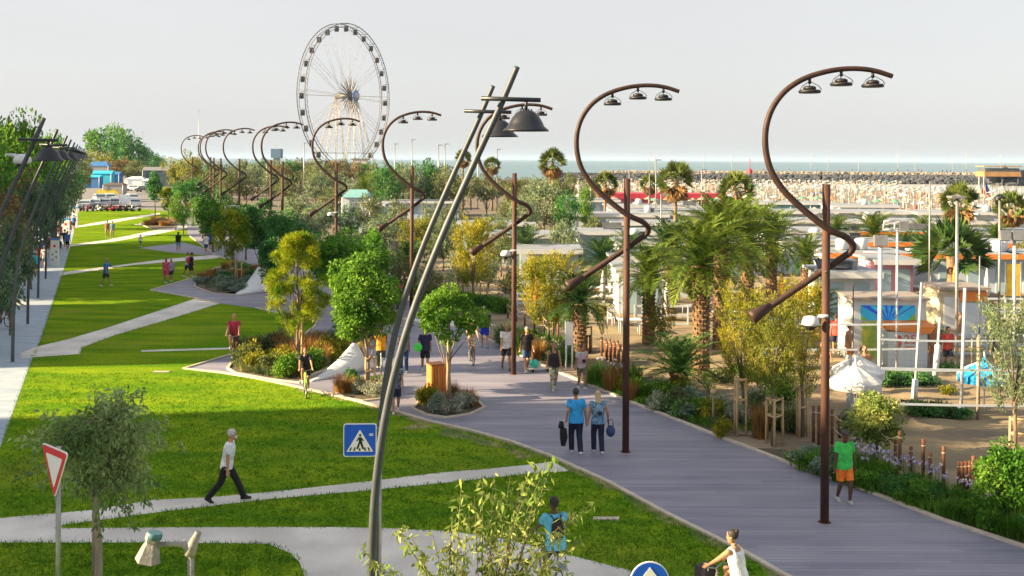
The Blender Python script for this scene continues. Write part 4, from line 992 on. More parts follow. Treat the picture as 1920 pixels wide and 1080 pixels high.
# ---------------------------------------------------------------- unseen hotels left of the picture, heights and gaps set to shade the lawn
M_hotel = mat('hotel_plaster', (0.62,0.56,0.48), 0.85, 0.06, 0.4)
M_glass = mat('window_glass', (0.06,0.09,0.12), 0.12, 0.3, 0.5)
def hotel(label, x, y0, y1, h, dp=14):
    t = thing('hotel', label, 'building', (x - dp/2, (y0+y1)/2, 0))
    MB().box((0,0,h/2-0.1), (dp, y1-y0, h+0.2)).build('wall', M_hotel, t)
    MB().box((0,0,h+0.22), (dp+0.6, y1-y0+0.4, 0.24)).build('roof', M_grey, t)
    wm = MB().box((0,0,0), (0.12,1.3,1.6)).mesh('window', M_glass); bm2 = MB().box((0.5,0,-0.9),(1.1,2.2,0.14)).box((1.02,0,-0.4),(0.05,2.2,0.9)).mesh('balcony', M_white)
    n = max(1, int((y1-y0)/3.2)); fl = int(h/3.1)
    for f_ in range(fl):
        for i in range(n):
            yy = -(y1-y0)/2 + (i+.5)*(y1-y0)/n; zz = 1.9 + f_*3.1
            link('window', wm, t, (dp/2, yy, zz))
            if f_ > 0: link('balcony', bm2, t, (dp/2+0.02, yy, zz))
hotel('unseen tall cream hotel with balconies nearest the camera on the avenue', -46, -40, 2.2, 26)
hotel('unseen tall cream hotel with balconies opposite the crossing', -46, 10.9, 26.4, 22.5)
hotel('unseen second cream hotel with balconies along the avenue', -50, 36.5, 53.0, 20)
hotel('unseen third cream hotel with balconies along the avenue', -52, 57.5, 71, 19)
hotel('unseen fourth cream hotel with balconies along the avenue', -56, 75, 96, 18)

# ---------------------------------------------------------------- planting beds on the boardwalk
def bed(pix, seed, gc='sage'):
    sheet('planting_bed', pix, 0.022, M_soil); kerb('bed_kerb', pix, 0.10, 0.07, close=True)
BM = {}
def plant(kind, loc, r, h, label, name=None, group=None, seed=0):
    v = seed % 3; key = (kind, v)
    if key not in BM: BM[key] = bush_mesh(kind, 50 + v*7 + len(BM), 0.5, 0.6)
    nm = {'grass':'green_grass_tuft','redgrass':'red_grass_tuft','flax':'flax_plant','silver':'silver_shrub','sage':'sage_shrub','yellow':'yellow_shrub','round':'green_shrub','dark':'dark_shrub','brightleaf':'bright_shrub','olive':'olive_shrub','grey':'grey_shrub'}[kind]
    o = link(name or nm, BM[key], None, loc, random.Random(seed).uniform(0,6)); o.scale = (r/0.5, r/0.5, h/0.6)
    return tag(o, label, 'plant' if kind not in ('grass','redgrass','flax') else 'grass', group)
KW = {'grass':'green grass tuft','redgrass':'rust red feathery grass tuft','flax':'spiky striped flax plant','silver':'silver leaved low shrub','sage':'grey green low shrub','yellow':'yellow green shrub','round':'round green shrub','dark':'dark green shrub','brightleaf':'bright green leafy shrub','olive':'olive green shrub','grey':'pale grey green shrub'}
def fill(desc, items, group):
    """items: (kind, px, py, r, h); ordinals count left to right within a kind"""
    by = {}
    for it in sorted(items, key=lambda q: q[1]): by.setdefault(it[0], []).append(it)
    for kind, ls in by.items():
        for i, (k, px, py, r, h) in enumerate(ls):
            lb = f'{KW[kind]} {desc}' + (f', {ordw(i)} from the left' if len(ls) > 1 else '')
            plant(kind, G(px, py), r, h, lb, group=group, seed=int(px*7+py))
B1 = [(364,538),(378,516),(405,503),(440,494),(485,500),(518,520),(506,544),(452,554),(398,551)]
B2 = [(427,692),(440,673),(485,656),(560,643),(626,645),(652,662),(632,684),(592,701),(560,719),(507,713),(442,701)]
B3 = [(630,738),(642,723),(680,713),(718,717),(728,735),(712,750),(680,754),(645,748)]
B4 = [(774,768),(792,747),(840,738),(886,744),(908,766),(882,778),(836,785),(798,779)]
B5 = [(592,640),(606,626),(655,617),(705,624),(700,640),(645,652)]
B6 = [(262,420),(290,411),(330,410),(345,417),(325,428),(285,430)]
for i, b_ in enumerate((B1,B2,B3,B4,B5,B6)): bed(b_, i)
rr = random.Random(5)
def scatter(poly, kinds, n, rs_, hs_, seed):
    """points inside a pixel outline"""
    r = random.Random(seed); out = []; xs = [p[0] for p in poly]; ys = [p[1] for p in poly]; cx, cy = sum(xs)/len(xs), sum(ys)/len(ys)
    def inside(x, y):
        c = False; k = len(poly)
        for i in range(k):
            (x1,y1),(x2,y2) = poly[i], poly[(i+1)%k]
            if (y1 > y) != (y2 > y) and x < (x2-x1)*(y-y1)/(y2-y1)+x1: c = not c
        return c
    while len(out) < n:
        x, y = r.uniform(min(xs), max(xs)), r.uniform(min(ys), max(ys))
        if not inside(cx + (x-cx)*1.12, cy + (y-cy)*1.25): continue
        k = kinds(x, y, r) if callable(kinds) else r.choice(kinds)
        out.append((k, x, y, r.uniform(*rs_), r.uniform(*hs_)))
    return out
fill('in the far left island', scatter(B1, lambda x,y,r: 'sage' if y > 528 else r.choice(['redgrass','redgrass','dark']), 34, (.5,.8), (.5,.8), 1), 'plants in the far left planting island')
fill('behind the boy cyclist', scatter(B2, lambda x,y,r: ('yellow' if x > 612 else (r.choice(['redgrass','redgrass','yellow','olive']) if y < 690 else r.choice(['brightleaf','olive','yellow','brightleaf']))), 46, (.42,.68), (.65,1.1), 2), 'plants in the long planting island')
fill('under the leafy round tree', scatter(B3, lambda x,y,r: 'silver' if y > 738 else r.choice(['redgrass','redgrass','dark']), 15, (.26,.42), (.45,.8), 3), 'plants in the small tree island')
fill('around the rust coloured box', scatter(B4, lambda x,y,r: r.choice(['silver','silver','sage']) if y > 765 else ('yellow' if x < 815 and r.random()<.5 else r.choice(['redgrass','redgrass','dark'])), 20, (.24,.40), (.35,.85), 4), 'plants around the rusted box')
fill('behind the leafy round tree', scatter(B5, ['sage','dark','redgrass'], 12, (.4,.6), (.4,.7), 6), 'plants in the shaded island')
fill('in the distant orange flower island', scatter(B6, ['redgrass','sage'], 9, (.9,1.3), (.7,1.0), 7), 'plants in the distant flower island')

# long border on the sea side of the boardwalk
def border(poly, kinds, n, rs_, hs_, seed, desc, group):
    sheet('planting_bed', poly, 0.021, M_soil); fill(desc, scatter(poly, kinds, n, rs_, hs_, seed), group)
R1 = [(1064,700),(1110,706),(1170,705),(1260,735),(1330,770),(1400,790),(1500,800),(1520,822),(1350,819),(1268,788),(1200,762),(1102,720)]
border(R1, lambda x,y,r: r.choice(['yellow','grass','redgrass','grass']) if x < 1200 else r.choice(['yellow','sage','flax','brightleaf','grass','silver','flax','olive']), 44, (.34,.62), (.4,.95), 11, 'in the mixed boardwalk border', 'plants in the mixed border')
R2 = [(915,636),(960,628),(1010,640),(1060,660),(1070,690),(1010,682),(972,664),(934,645)]
border(R2, ['grass','redgrass','brightleaf','grass','grey'], 18, (.5,.8), (.6,1.1), 12, 'behind the man in black', 'plants in the border behind the walkers')
R3 = [(1420,843),(1540,845),(1640,885),(1760,930),(1900,975),(2100,1060),(2100,1095),(1920,1024),(1765,974),(1668,936),(1560,895),(1500,876)]
border(R3, lambda x,y,r: r.choice(['grass','grass','brightleaf','dark']) if x > 1580 else r.choice(['dark','grass','sage']), 58, (.34,.55), (.42,.62), 13, 'in the lilac flower border', 'plants in the lilac flower border')
# dense low cover in the borders and lilac flower heads
def cover(polys, n, h, m, seed, name='ground_cover', wd=.012):
    rs = np.random.RandomState(seed); parts = []
    for poly in polys:
        for (k, x, y, r, hh) in scatter(poly, ['grass'], n, (.2,.4), (.7,1.2), seed):
            g = G(x, y); parts.append(tuft(rs, 26, h*hh, .55, wd, .8, (g.x, g.y, 0.02)))
    V, Q = merge(parts); o = link(name, leaves_mesh(name, V, Q, LM[m])); o['kind'] = 'stuff'; o['label'] = 'low green leaves covering the soil of the planting beds'
cover([R3], 420, 0.33, 'bright', 21); cover([R1], 260, 0.25, 'green', 22); cover([B2], 200, 0.35, 'olive', 23); cover([R2,B1], 90, 0.3, 'grey', 24)
rs = np.random.RandomState(9)
fl_px = [(1612,874),(1628,880),(1645,893),(1663,888),(1690,905),(1665,905),(1640,884),(1712,912),(1742,918),(1755,925),(1805,945),(1815,952),(1850,958),(1866,955),(1880,962),(1895,952),(1905,965),(1915,985),(1888,973),(1860,972),(1604,868),(1622,893),(1700,900),(1775,935),(1912,970),(1148,706),(1160,712),(1128,700)]
for i, (px, py) in enumerate(sorted(fl_px)):
    g = G(px, py+8); (V, Q) = flowers(rs, 7, .16, .72, .06); t = thing('agapanthus', f'lilac white flower heads on thin stems, {ordw(i)} clump from the left', 'flower', g, 0, 'lilac flowers in the border')
    link('flower_head', leaves_mesh('flower_head', V, Q, LM['lilac']), t)
    C = V.reshape(7*9,4,3)[:7,0]; mb = MB()
    for c in C: mb.tube([(c[0]*.3,c[1]*.3,0),(c[0],c[1],c[2])], 0.006, 3, cap=False)
    mb.build('stem', LM['green'], t)

# ---------------------------------------------------------------- white ramp benches, rusted box
M_ramp = mat('white_concrete', (0.66,0.70,0.74), 0.5, 0.05, 1)
def ramp_bench(label, a, b, h, dp, M_=None):
    """a curved ramp that swells from nothing at a to h at b"""
    A = G(*a); B = G(*b); d = (B - A); L_ = d.length; d.normalize(); nn = Vector((-d.y, d.x, 0))
    t = thing('ramp_bench', label, 'bench', A, math.atan2(d.y, d.x)); n = 18; V = []
    for i in range(n+1):
        s = i/n; x = L_*s; z = 0.05 + h*s**1.75; zf = 0.05 + 0.33*h*s**1.1; dd = dp*(0.15+0.85*s**0.8)
        V += [(x, 0, 0), (x, 0.02, zf), (x, dd*0.72, z), (x, dd, z), (x, dd, 0)]
    Fc = [(i*5+j, (i+1)*5+j, (i+1)*5+(j+1)%5, i*5+(j+1)%5) for i in range(n) for j in range(5)] + [(0,1,2,3,4), tuple(n*5+j for j in (4,3,2,1,0))]
    mb = MB(); mb.add(V, Fc, 0, True); mb.build('seat', M_ramp, t)
    MB().box((L_/2, dp*0.4, 0.012), (L_, dp*0.6, 0.02)).build('base_plinth', M_grey, t)
ramp_bench('white sweeping ramp shaped bench beside the boy on the bike', (584,717), (690,696), .95, .9)
ramp_bench('white sweeping ramp shaped bench beside the far left planting island', (446,554), (522,546), 1.3, 2.2)
c = G(817,752); t = thing('rusted_box', 'rust orange slatted metal box standing behind the thin staked tree', 'litter bin', c, R(24))
M_cor2 = mat('orange_rust', (0.40,0.13,0.03), 0.7, 0.25, 4, 0.2, col2=(0.62,0.25,0.06), stretch=(3,3,0.5))
MB().box((0,0,0.63),(0.50,0.50,1.26)).build('box_body', M_cor2, t)
for k in range(5):
    MB().box((-0.2+0.1*k,-0.262,0.62),(0.07,0.02,1.18)).build('slat', M_cor2, t)
    MB().box((0.262,-0.2+0.1*k,0.62),(0.02,0.07,1.18)).build('slat', M_cor2, t)
MB().box((0,0,1.275),(0.54,0.54,0.03)).build('lid', M_corten, t)

# ---------------------------------------------------------------- trees by the boardwalk
def stakes(label, px, py, h=1.35, w_=0.55, rz=0, loc=None, n=3):
    loc = loc or G(px, py); t = thing('tree_stakes', label, 'tree support', loc, rz)
    for i in range(n):
        a = PI/2 + i*2*PI/n + .5; MB().tube([(math.cos(a)*w_/2, math.sin(a)*w_/2, -0.05),(math.cos(a)*w_/2*.92, math.sin(a)*w_/2*.92, h)], 0.035, 8).build('stake', M_stake, t)
    for z in (h-.06, h*.62):
        for i in range(n):
            a = PI/2 + i*2*PI/n + .5; b = PI/2 + (i+1)*2*PI/n + .5
            MB().tube([(math.cos(a)*w_/2, math.sin(a)*w_/2, z),(math.cos(b)*w_/2, math.sin(b)*w_/2, z+.01)], 0.03, 7).build('rail', M_stake, t)
# round leafy tree
g = G(692,738); D = g.y
tree('round', 'bright green round leafy tree on stakes, left of the tilted grey poles', g, topz(676,466,D), 3.1, trunk_h=2.0, leafm='bright', n=15000, clumps=62, leaf=0.125, seed=3, cr=0.25, barkm=M_barkp, tr=0.075, lean=(-.15,0), name='leafy_tree', droop=.8)
stakes('wooden stakes around the trunk of the round leafy tree', 0, 0, 1.3, .4, loc=(g.x,g.y,0))
# pine
g = G(561,700); D = g.y; rs = np.random.RandomState(8); hh = topz(545,440,D)
def pine(label, g, hh, wd, th, seed, leafm='pine', npuff=75, per=170, lean=0, tr=.07):
    rs = np.random.RandomState(seed); t = thing('pine_tree', label, 'tree', g); C = []; Dd = []; cen = []
    for i in range(npuff):
        q = rs.uniform(0,1); z = th + (hh-th)*q; rad = wd/2*np.interp(q, [0,.2,.45,.65,.85,1], [.62,.85,1.08,.72,.66,.3])
        a = rs.uniform(0,2*PI); r = rad*rs.uniform(.2,1)**.6; c = np.array([math.cos(a)*r+lean*q, math.sin(a)*r, z]); cen.append(c)
        d = norm(rs.normal(size=(per,3)) + np.array([0,0,.5])); C.append(c + d*rs.uniform(.04,.21,per)[:,None]*wd/2.2); Dd.append(d)
    C = np.concatenate(C); Dd = norm(np.concatenate(Dd)); W = norm(np.cross(Dd, rs.normal(size=Dd.shape)))
    V, Q = rhombi(C, Dd, W, .14*rs.uniform(.6,1.3,len(C)), .011); link('crown', leaves_mesh('crown', V, Q, LM[leafm]), t)
    trunk_mb(hh*.85, tr, tr*.4, [tuple(c) for c in cen[:24]], seed, (lean*.8,0), th/hh).build('trunk', M_bark, t); return t
pine('yellow green young pine on stakes behind the boy on the bike', g, hh, 2.35, 1.75, 8, lean=-.15, npuff=78, per=430)
stakes('tall wooden stakes beside the young pine trunk', 0, 0, 2.6, .30, loc=(g.x+.05,g.y,0), n=2)
# slim tree by the rusted box
g = G(842,756); D = g.y
tree('slim', 'thin light green tree standing right beside the rusted box', g, topz(845,524,D), 2.75, trunk_h=2.3, leafm='bright', n=6500, clumps=36, leaf=0.125, seed=14, cr=0.19, barkm=M_barkp, tr=0.065, name='slim_tree', hollow=.3, droop=.6)
MB_ = thing('tree_stake', 'pale wooden stake tied to the thin tree by the rusted box', 'tree support', (g.x-.03, g.y-.13, 0))
MB().tube([(0,0,-.05),(0,0,2.3)], .05, 8).build('stake', M_stake, MB_); MB().lathe([(.075,0),(.075,.06)], (0.02,.06,1.45), 10).build('tie', M_black, MB_)
# trees further along
def T(label, px, D, ty, wpx, leafm, n=3500, clumps=30, leaf=.16, th=.3, seed=1, **k):
    loc = P(px, 300, D); loc.z = 0; h = topz(px, ty, D)
    return tree('t', label, loc, h, wpx*D/F, trunk_h=h*th, leafm=leafm, n=n, clumps=clumps, leaf=leaf, seed=seed, **k)
T('large dark green tree right behind the young pine', 640, 56, 418, 135, 'green', 12000, 60, .16, .3, 31, name='broad_tree')
T('dark green bushy tree left of the young pine, behind the yellow one', 540, 66, 392, 110, 'dark', 8000, 45, .18, .25, 32, name='broad_tree')
T('dark green tree with dense crown, second behind the yellow staked tree', 488, 78, 368, 95, 'dark', 7000, 45, .2, .25, 33, name='broad_tree')
T('mid green tree beside the white goal shaped frame', 400, 92, 362, 70, 'green', 5000, 40, .2, .3, 34, name='broad_tree')
T('dark green flat topped tree at the far end of the boardwalk', 362, 128, 331, 80, 'dark', 4000, 35, .25, .45, 35, dep=4, name='broad_tree')
T('dark slender tree in front of the parked cars', 291, 150, 322, 34, 'dark', 2200, 24, .28, .4, 36, name='broad_tree')
T('yellow green small tree over the distant flower island', 316, 132, 343, 38, 'pine', 2600, 26, .22, .35, 37, name='broad_tree')
g = G(446,532); tree('y', 'yellow green tree on a pale trunk at the left planting island', g, topz(425,384,g.y), 2.5, trunk_h=1.5, leafm='pine', n=6500, clumps=42, leaf=.15, seed=38, barkm=M_barkp, lean=(-.45,0), name='yellow_tree')
stakes('wooden stakes under the yellow green tree at the left', 0, 0, 1.5, .5, loc=(g.x,g.y,0))
T('mid green tree behind the round leafy tree', 700, 62, 430, 80, 'green', 5000, 40, .17, .3, 39, name='broad_tree')
T('dark green small tree left of the pine, near the far ramp bench', 508, 60, 440, 60, 'dark', 4000, 34, .16, .3, 40, name='broad_tree')
# tamarisks on the sea side
def TA(label, px, D, ty, wpx, seed, leafm='yellow', n=210, per=55, **k):
    loc = P(px, 300, D); loc.z = 0; return tamarisk(label, loc, topz(px, ty, D), wpx*D/F, seed, n, per, leafm, **k)
TA('tall yellow green tamarisk behind the flared end of the third lamp', 888, 60, 386, 95, 1, n=260, leaf=.13)
TA('yellow tamarisk between the third lamp and the second lamp arm', 1030, 46, 446, 125, 2, n=300, leaf=.11)
TA('pale tamarisk on the sand, behind the lamp arm at centre right', 1395, 33.5, 498, 100, 3, 'yellow', n=240)
TA('grey green tamarisk growing through the low wooden frame', 1452, 30.6, 508, 110, 4, 'tama', n=210, trunk_h=1.7)
TA('thin tamarisk just left of the nearest lamp mast', 1506, 31.5, 480, 85, 5, 'yellow', n=190, trunk_h=1.5)
TA('sparse dark grey tamarisk at the right edge of the picture', 1905, 29.0, 520, 150, 6, 'grey', n=150, trunk_h=1.7, leaf=.10)
TA('faint yellow tamarisk behind the tilted poles', 780, 70, 392, 70, 7, 'tama', n=200, leaf=.14)
TA('pale tamarisk left of the third lamp, far side of the rope fence', 832, 78, 400, 80, 8, 'grey', n=200, leaf=.15)
fill('in the hedge beyond the boardwalk', [(random.Random(i).choice(['round','round','dark','brightleaf']), 785+i*9.5, 562+i*1.6, .62, 1.0) for i in range(18)], 'hedge shrubs beyond the boardwalk')
stakes('wooden frame with two rails at the end of the mixed border', 1386, 817, 1.72, .42)
stakes('low wooden frame standing on the side deck', 1452, 836, 1.4, .55, rz=.3)
stakes('wooden frame partly behind a brown post near the nearest mast', 1502, 822, 1.5, .35)
stakes('distant wooden frame beside the textured palm trunk', 1100, 662, 1.15, .42)
stakes('small distant wooden frame right of the third lamp tamarisk', 905, 568, 1.2, .55)
stakes('wooden frame around the sparse tree at the right edge', 1908, 866, 1.2, .5)
g = G(1337,800); t = thing('marker_post', 'thin pale post with a small round top in the mixed border', 'post', g)
MB().tube([(0,0,-.05),(0,0,1.0)], .03, 8).build('post_shaft', M_barkp, t); MB().ball((0,0,1.08), (.10,.10,.09), 10).build('round_top', M_stake, t)
# foreground silver tree
def strands(rs, starts, ends, per, leaf, wd, sag, hang=0.6, jit=.03):
    parts = []; mb = MB()
    for a, b in zip(starts, ends):
        a = np.array(a); b = np.array(b); t_ = np.linspace(0,1,per)[:,None]; L_ = np.linalg.norm(b-a)
        p = a + (b-a)*t_ + np.array([0,0,1.0])*L_*sag*4*t_*(1-t_)
        mb.tube([tuple(p[int(i)]) for i in np.linspace(0,per-1,6)], [.011,.009,.007,.005,.004,.002], 4, cap=False)
        k = rs.uniform(size=per) > (.08 if hang < .7 else .25); q = np.repeat(p[k], 3, 0) + rs.normal(size=(k.sum()*3,3))*jit; Dn = norm(rs.normal(size=q.shape)*.65 + (b-a)/L_*.3 + np.array([0,0,-hang])); W = norm(np.cross(Dn, rs.normal(size=q.shape)))
        Ls = leaf*rs.uniform(.6,1.25,len(q)); parts.append(rhombi(q, Dn, W, Ls, Ls*wd))
    return parts, mb
g = G(182,1125); g = Vector((g.x, g.y, 0)); D = g.y; rs = np.random.RandomState(4)
t = thing('silver_leaved_tree', 'small silver green drooping tree in the lower left foreground', 'tree', g)
pm = 2000/D; zc = 8.2 - (835-295)/pm
(V0, Q0), cc = cloud(rs, 7500, 52, 1.12, 1.0, 1.2, .11, .30, .30, hollow=.2, droop=.9); V0 = V0 + np.array([0.1,0,zc]); parts = [(V0, Q0)]
tips = [(70,905),(48,880),(75,800),(50,825),(100,790),(250,740),(290,745),(262,770),(180,728),(200,735),(300,805),(330,845),(295,870),(270,905),(300,920),(255,955),(275,965),(120,945),(95,940),(85,870),(130,960),(235,985),(205,985),(110,760),(310,790),(290,930),(60,850),(225,730)]
en = [( (x-182)/pm + rs.uniform(-.1,.1), rs.uniform(-.8,.8), 8.2-(y-295)/pm) for x, y in tips]; st = [(e[0]*.15, e[1]*.15, zc + (e[2]-zc)*.2 - .1) for e in en]
pp, tw = strands(rs, st, en, 34, .12, .2, .08, hang=.6, jit=.05); parts += pp
V, Q = merge(parts); link('crown', leaves_mesh('crown', V, Q, LM['poplar']), t)
tr_ = trunk_mb(zc+.5, .085, .03, [tuple(c + np.array([.1,0,zc])) for c in cc[:16]], 5, (0,0), .8); tr_.build('trunk', M_barkp, t); tw.build('twigs', M_bark, t)
t = thing('support_stake', 'weathered stake beside the small silver green tree', 'tree support', (g.x-.16, g.y+.25, 0)); MB().tube([(0,0,-.05),(0,0,1.95)], .04, 8).build('stake', M_barkp, t); MB().tube([(0,0,1.7),(.16,-.2,1.7)], .015, 5).build('tie', M_black, t)
# foreground willow at the bottom
D = 12.0; rs = np.random.RandomState(6); g = Vector(((880-960)*D/F, D, 0)); t = thing('willow_tree', 'top branches of a yellow green willow rising from the bottom edge', 'tree', g)
tips = [(866,897),(925,899),(957,893),(992,883),(1022,878),(1040,858),(1112,942),(740,990),(760,984),(675,1027),(812,1003),(905,905),(945,925),(975,910),(1005,925),(850,960),(880,950),(900,975),(960,1000),(930,1005),(700,1050),(790,1045),(840,1020),(1090,1010),(1050,995),(1010,1000),(870,1035),(720,1070),(1040,1060),(980,1050),(920,1050),(1080,960),(830,1060),(1070,1075),(765,1030),(1010,870),(890,930)]
en = []; st = []
for x, y in tips + [(rs.uniform(840,1060), rs.uniform(1020,1120)) for _ in range(10)] + [(rs.uniform(670,830), rs.uniform(1050,1130)) for _ in range(12)]:
    dd = D + rs.uniform(-.7,.7); q = P(x, y, dd); en.append((q.x-g.x, dd-D, q.z)); st.append(((q.x-g.x)*.12 + rs.uniform(-.15,.15) + (0.25 if x > 880 else -.1), (dd-D)*.3, min(q.z-.8, 3.0 + rs.uniform(-.4,.3))))
pp, tw = strands(rs, st, en, 32, .115, .16, .05, hang=.75, jit=.028); V, Q = merge(pp); link('crown', leaves_mesh('crown', V, Q, LM['willow']), t); tw.build('branches', M_bark, t)
trunk_mb(2.4, .11, .06, [s_ for s_ in st[::3]], 3, (0,0), .95).build('trunk', M_bark, t)

# ---------------------------------------------------------------- palms
def at(px, D): v = P(px, 300, D); v.z = 0; return v
date_palm('big date palm with a thick orange brown trunk, centre right', at(1316,41), 4.15, 3.2, 1, nf=48, tr=.30, dry=14)
date_palm('bushy date palm behind and right of the thick trunked one', at(1402,50), 4.4, 3.4, 2, nf=46, tr=.28, dry=6)
date_palm('darker date palm left behind the thick trunked one', at(1258,54), 3.6, 2.9, 3, nf=46, leafm='palmd', tr=.26, dry=6)
date_palm('low young date palm with fronds from the ground, right of the second lamp', at(1275,37.5), .75, 2.3, 4, nf=40, leafm='palmd', tr=.28, dry=0, el0=85, el1=2, droop=1.2)
date_palm('short date palm with dark textured trunk near the white sign board', at(1088,45), 2.15, 2.4, 5, nf=44, leafm='palmd', tr=.27, dry=3)
date_palm('dark palm behind the third lamp mast', at(985,72), 2.2, 2.9, 6, nf=36, leafm='palmd', tr=.26, dry=0)
date_palm('date palm right of the nearest lamp mast, among the cabins', at(1640,82), 2.6, 3.0, 7, nf=44, tr=.3, dry=0)
date_palm('small palm directly behind the nearest lamp mast', at(1512,62), 2.6, 2.4, 8, nf=38, tr=.25, dry=4)
fan_palm('fan palm with green star shaped leaves and a dark trunk, among the right cabins', at(1785,62), 2.7, 2.4, 9, nf=36, leafm='palmd', tr=.26, skirt=False)
date_palm('tall arching date palm between the thick trunked one and the bushy one', at(1352,46), 4.7, 3.4, 13, nf=46, tr=.28, dry=6)
date_palm('date palm with low crown right of the bushy palms', at(1448,56), 3.9, 2.9, 14, nf=52, tr=.26, dry=3)
date_palm('date palm with arching fronds just right of the second lamp', at(1218,47), 3.1, 2.5, 15, nf=50, leafm='palm', tr=.25, dry=5)
date_palm('dark low palm behind the yellow tamarisks', at(1130,66), 1.9, 2.6, 16, nf=44, leafm='palmd', tr=.25, dry=0)
date_palm('low dark palm left of the tilted poles', at(768,66), 1.6, 2.6, 10, nf=36, leafm='palmd', dry=0)
date_palm('yellowish palm under the ferris wheel', at(684,128), 4.6, 3.1, 11, nf=40, leafm='palm', dry=6, nl=24)
date_palm('low palm right of the dark board fence', at(1842,70), 1.6, 2.2, 12, nf=30, leafm='palmd', dry=0, nl=30)
for i, (px, D, cy, Rr, lb) in enumerate([(1036,118,305,1.75,'tall fan palm standing against the sea, right of the third lamp'),(1267,98,338,1.9,'tall fan palm with brown skirt between the second lamp and the nearest'),(1380,94,358,1.8,'fan palm with brown skirt left of the nearest lamp arm'),(1135,125,345,1.6,'fan palm just right of the second lamp arm curve'),(923,170,310,1.5,'small distant fan palm left of the third lamp mast'),(868,172,297,1.5,'small distant fan palm between the tilted poles'),(1799,88,380,1.8,'fan palm at the beach edge behind the floodlight pole'),(1896,96,392,1.7,'fan palm at the right edge of the beach'),(1218,140,345,1.4,'small fan palm behind the red pavilion')]):
    fan_palm(lb, at(px, D), topz(px, cy, D), Rr, 20+i, nf=34, tr=.17)

for i, (px, D, th, L, lm, lb) in enumerate([(1570,88,2.4,2.6,'palm','feather palm right of the nearest lamp bend'),(1698,76,2.0,2.5,'palmd','feather palm behind the open square lamp'),(1868,84,2.2,2.5,'palm','feather palm behind the round lamp pole'),(1330,84,3.4,2.5,'palm','feather palm rising behind the big palms'),(1540,50,1.2,2.0,'palmd','low palm behind the nearest lamp mast'),(1730,92,2.2,2.5,'palm','feather palm under the brown roof'),(1180,72,2.0,2.4,'palmd','feather palm just right of the second mast')]):
    date_palm(lb, at(px, D), th, L, 40+i, nf=40, leafm=lm, dry=0, nl=30)
# ---------------------------------------------------------------- far trees, shared crowns
def proto(leafm, seed, th=.22, n=3200, clumps=34, leaf=.42, cr=.30, flat=1.0):
    return tree('p', 'tree', (0,0,-1000), 10, 9, trunk_h=10*th, leafm=leafm, n=n, clumps=clumps, leaf=leaf, seed=seed, cr=cr, hollow=.4, name='far_tree')
PR = {k: [proto(k, 60+i*5+j, *( (.22,) )) for j in range(2)] for i, k in enumerate(('green','bright','dark','blue','tan','olive','grey','tama'))}
CW = {'green':'green leafy','bright':'bright green','dark':'dark green','blue':'dark blue green','tan':'dry brownish','olive':'olive green','grey':'grey green','tama':'yellow green'}
def rowtrees(desc, items, group, cat='tree'):
    cnt = {}
    for it in sorted(items, key=lambda q: q[0]): cnt[it[4]] = cnt.get(it[4], 0) + 1
    idx = {}
    for (px, D, ty, wp, k) in sorted(items, key=lambda q: q[0]):
        i = idx.get(k, 0); idx[k] = i + 1
        lb = f'{CW[k]} tree {desc}' + (f', {ordw(i)} from the left' if cnt[k] > 1 else '')
        h = topz(px, ty, D); pr = PR[k][(i + int(px)) % 2]
        put(pr, at(px, D), random.Random(int(px*3+D)).uniform(0,6), lb, group, (wp*D/F/9, wp*D/F/9, h/10))
rowtrees('in the tall belt at left', [(-150,60,175,190,'green'),(-60,64,185,190,'green'),(10,76,205,170,'bright'),(-10,92,196,130,'green'),(52,92,212,120,'green'),(88,110,232,90,'green'),(112,128,252,80,'dark'),(128,150,268,70,'green'),(140,175,276,60,'olive'),(152,205,284,50,'olive'),(30,84,194,120,'bright'),(70,100,214,90,'green'),(100,120,238,80,'bright'),(-260,55,170,200,'green')], 'tall trees behind the left promenade')
rowtrees('low beside the left lamps', [(-40,44,410,180,'blue'),(22,49,392,100,'blue'),(-6,58,330,140,'tan'),(58,66,330,90,'blue'),(84,84,318,80,'blue'),(104,102,308,70,'blue'),(122,122,304,60,'blue'),(136,146,300,50,'blue'),(42,74,300,80,'tan'),(-120,44,380,150,'tan')], 'low trees along the left promenade')
rowtrees('in the group behind the car park', [(198,340,222,92,'green'),(228,330,238,84,'dark'),(250,335,260,62,'dark'),(268,350,262,40,'dark'),(222,318,290,60,'tan'),(178,330,272,50,'tama'),(254,310,296,60,'olive'),(284,360,280,40,'dark'),(300,370,286,30,'dark'),(200,322,285,50,'tama'),(240,325,285,60,'dark')], 'trees behind the car park')
r = random.Random(3); far_ = []
for px in range(332, 700, 21):
    far_.append((px + r.uniform(-6,6), r.uniform(205,250), (283 if px < 375 else 291) + r.uniform(-2,8), r.uniform(44,62), 'tama' if px < 385 or r.random() < .22 else r.choice(['olive','olive','tan','grey','dark'])))
for px in range(350, 720, 40): far_.append((px + r.uniform(-8,8), r.uniform(165,190), 318 + r.uniform(-6,10), r.uniform(50,70), r.choice(['tama','grey','olive','grey'])))
for px in range(705, 850, 22): far_.append((px, r.uniform(138,160), 290 + abs(px-770)*.07 + r.uniform(0,6), r.uniform(60,80), r.choice(['grey','dark','olive'])))
for px in range(860, 1120, 24): far_.append((px + r.uniform(-6,6), r.uniform(150,185), 322 + r.uniform(-6,8), r.uniform(36,52), r.choice(['olive','grey','tama','olive'])))
rowtrees('in the belt under the ferris wheel', far_, 'trees of the long far belt')
